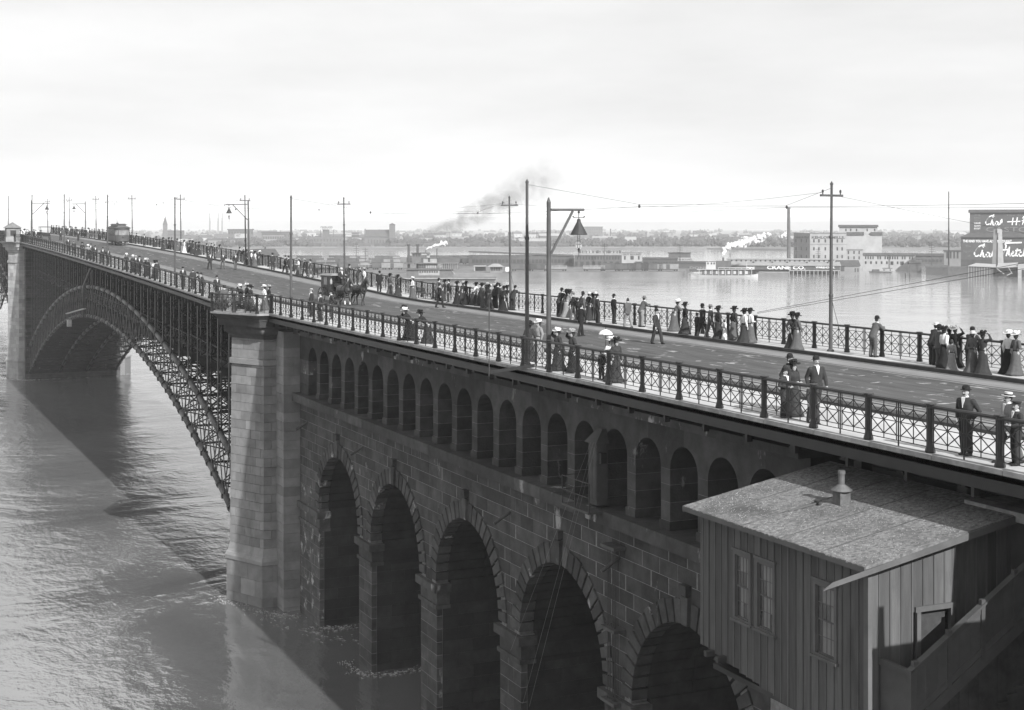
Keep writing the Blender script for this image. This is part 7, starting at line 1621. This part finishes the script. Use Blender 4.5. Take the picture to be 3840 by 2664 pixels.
crowd('of group round white-dressed woman', 'onlookers at the far railing', 1, 'f', [(1220, 478, 'w', 'st', 'd', 'd', 'D', 'a', W1), (1253, 480, 'w', 'ln', 'd', 'd', 'D', 'a', W1), (1275, 486, 'm', 'ln', 'd', 'd', 'b', 'a', M1), (1300, 482, 'm', 'ln', 'd', 'd', 'b', 'a', M1), (1325, 485, 'w', 'st', 'g', 'g', 'D', 'a', W1), (1355, 492, 'm', 'st', 'g', 'l', 'p', 'a', M1), (1380, 502, 'w', 'st', 'w', 'w', 'D', 'a', .98), (1410, 508, 'w', 'ln', 'd', 'd', 'D', 'a', W1), (1428, 500, 'm', 'ln', 'd', 'd', 'b', 'a', M1), (1442, 502, 'w', 'st', 'd', 'd', 'D', 'a', W1), (1467, 512, 'w', 'st', 'd', 'd', 'D', 'a', W1), (1492, 510, 'w', 'st', 'd', 'd', 'D', 'a', W1)])
crowd('of men left of far lamp', 'onlookers at the far railing', 1, 'f', [(1550, 535, 'm', 'st', 'd', 'd', 'b', 'a', M1), (1570, 530, 'm', 'ln', 'd', 'd', 'b', 'a', M1), (1605, 535, 'm', 'st', 'd', 'd', 'b', 'a', M1), (1632, 532, 'w', 'ln', 'g', 'g', 'D', 'a', W1)])
# driver on the carriage
person('coachman in dark coat and pale hat seated on the carriage box', (bx0, bu0 - .55, deck(bu0) + .85), math.pi + .16, 'm', 'sit', 'd', 'd', 'p', 1.0)
# distant crowd along both rails beyond the tram
random.seed(40)
for k in range(40):
    u = 240 + k * 2.6 + random.uniform(-.8, .8); v = random.uniform(40.2, 41.2); sx = random.choice('mmw')
    person('tiny distant onlooker in the line of people along the far railing beyond the tram', (v, u, deck(u)), FACE['a'] + random.uniform(-.6, .6), sx, 'st', random.choice('ddkdgw' if sx == 'w' else 'ddkg'), random.choice('ddkg'), random.choice('Db' if sx == 'w' else 'bbf') if sx == 'm' or True else 'b', random.uniform(.95, 1.03), 'far crowd beyond the tram')
for k in range(26):
    u = 246 + k * 1.5 + random.uniform(-.6, .6); v = random.uniform(23.4, 29.5) if u < 258 else random.uniform(25.8, 29.5); sx = random.choice('mww')
    if u < 258 and v < 25.2: v += 2.2
    person('tiny distant visitor in the crowd by the kiosk on the distant pier', (v, u, deck(u)), FACE[random.choice('lrca')], sx, 'st', random.choice('ddgwk'), random.choice('ddkg'), random.choice('WDb') if sx == 'w' else random.choice('bs'), random.uniform(.93, 1.03), 'crowd at the distant pier')
for k in range(2): person('tiny distant man walking on the road left of the tram, %s of two' % ('nearer' if k else 'farther'), (33 + k * 1.6, 262 - 10 * k, deck(262) - .09), FACE['r'], 'm', 'wk', 'd', 'd', 'b', 1.0)
# large pale hat built as a small sunshade, and paper in the crowd
pv_, pu_, pz_ = place(3, 940, 1215, 'n', 2.1)
ps = thing('parasol_hat', 'large white hat built as a frilled sunshade above the white-hatted woman at near walk', 'parasol_hat', (pv_, pu_, pz_ + 1.15))
n = 16; m_ = MB(); V_ = []
for r_, z in ((.25, .58), (.265, .60), (.22, .68), (.13, .74), (.02, .78)):
    for k in range(n): a = 2 * math.pi * k / n; V_.append((r_ * (1 + .06 * math.cos(8 * a)) * math.cos(a), r_ * (1 + .06 * math.cos(8 * a)) * math.sin(a), z))
m_.add(V_, [(j * n + k, j * n + (k + 1) % n, (j + 1) * n + (k + 1) % n, (j + 1) * n + k) for j in range(4) for k in range(n)] + [tuple(range(4 * n, 5 * n))]); m_.build('canopy', WHT, ps); MB().bar((0, 0, -.1), (0, 0, .85), .018).build('stick', IRONF, ps)
# ================================================================ foam round the piers (uncountable flecks)
random.seed(77)
FOAM = mat('river foam', .42, .9, .25, 2)
fm = MB()
def fleck(x, y, l_, w, a):
    c, s_ = math.cos(a), math.sin(a); n = 6; z = WZ + .02; P_ = []
    for k in range(n):
        t = 2 * math.pi * k / n; p, q = l_ * math.cos(t) * random.uniform(.6, 1.1), w * math.sin(t) * random.uniform(.6, 1.1); P_.append((x + c * p - s_ * q, y + s_ * p + c * q, z + random.uniform(0, .03)))
    fm.add(P_ + [(x, y, z + .025)], [(k, (k + 1) % n, n) for k in range(n)])
def foam_line(pts, n, spread, l_=.3, w=.05):
    for k in range(int(1.5 * n)):
        t = random.random() * (len(pts) - 1); i = int(t); f = t - i; a, b = Vector(pts[i]), Vector(pts[i + 1]); p = a.lerp(b, f); d = (b - a)
        fleck(p.x + random.gauss(0, spread * 1.8), p.y + random.gauss(0, spread * 1.8), .55 * l_ * random.uniform(.2, 1), .7 * w * random.uniform(.3, 1.2), math.atan2(d.y, d.x) + random.gauss(0, .25))
foam_line([(22.6, 263.5), (22.3, 254), (24.4, 249.3), (27, 248), (36, 249.4), (44, 251)], 420, .35, .6, .16)
foam_line([(22.4, 98), (24.3, 93.6), (25.2, 91.8), (26.4, 91.0)], 90, .18, .3, .04)
foam_line([(24.0, 94.5), (24.6, 90.5), (26.2, 86.5), (27.5, 84.5)], 70, .35, .5, .03)
for k in range(4):
    a, b = PIERS[k + 1]; foam_line([(WV - .7, b + .5), (WV - .9, a + .4), (WV - .3, a - .7), (WV + 1.6, a - .9), (30.5, a - .5)], 130, .14, .28, .05)
foam_line([(26.7, 87.9), (28, 87.3), (31, 87.2)], 90, .2, .25, .06)
stuff(fm.build('river_foam', FOAM)); bpy.data.objects['river_foam']['label'] = 'white foam and broken water round the stone piers'

# litter and pale wear spots on the roadway (uncountable)
lt = MB()
for k in range(230):
    v = random.uniform(30.2, 39.4); u = random.choice((random.uniform(18, 62), random.uniform(18, 62), random.uniform(20, 160))); z = deck(u) - .085; l_ = random.uniform(.05, .32); w = l_ * random.uniform(.25, .6); n = 7
    P_ = [(v + l_ * math.cos(2 * math.pi * j / n) * random.uniform(.5, 1.1), u + w * math.sin(2 * math.pi * j / n) * random.uniform(.5, 1.1), z) for j in range(n)]
    lt.add(P_ + [(v, u, z + .012)], [(j, (j + 1) % n, n) for j in range(n)])
stuff(lt.build('road_litter', mat('pale straw and paper litter', .26, .95, .5, 3))); bpy.data.objects['road_litter']['label'] = 'pale scattered litter and worn spots on the roadway'
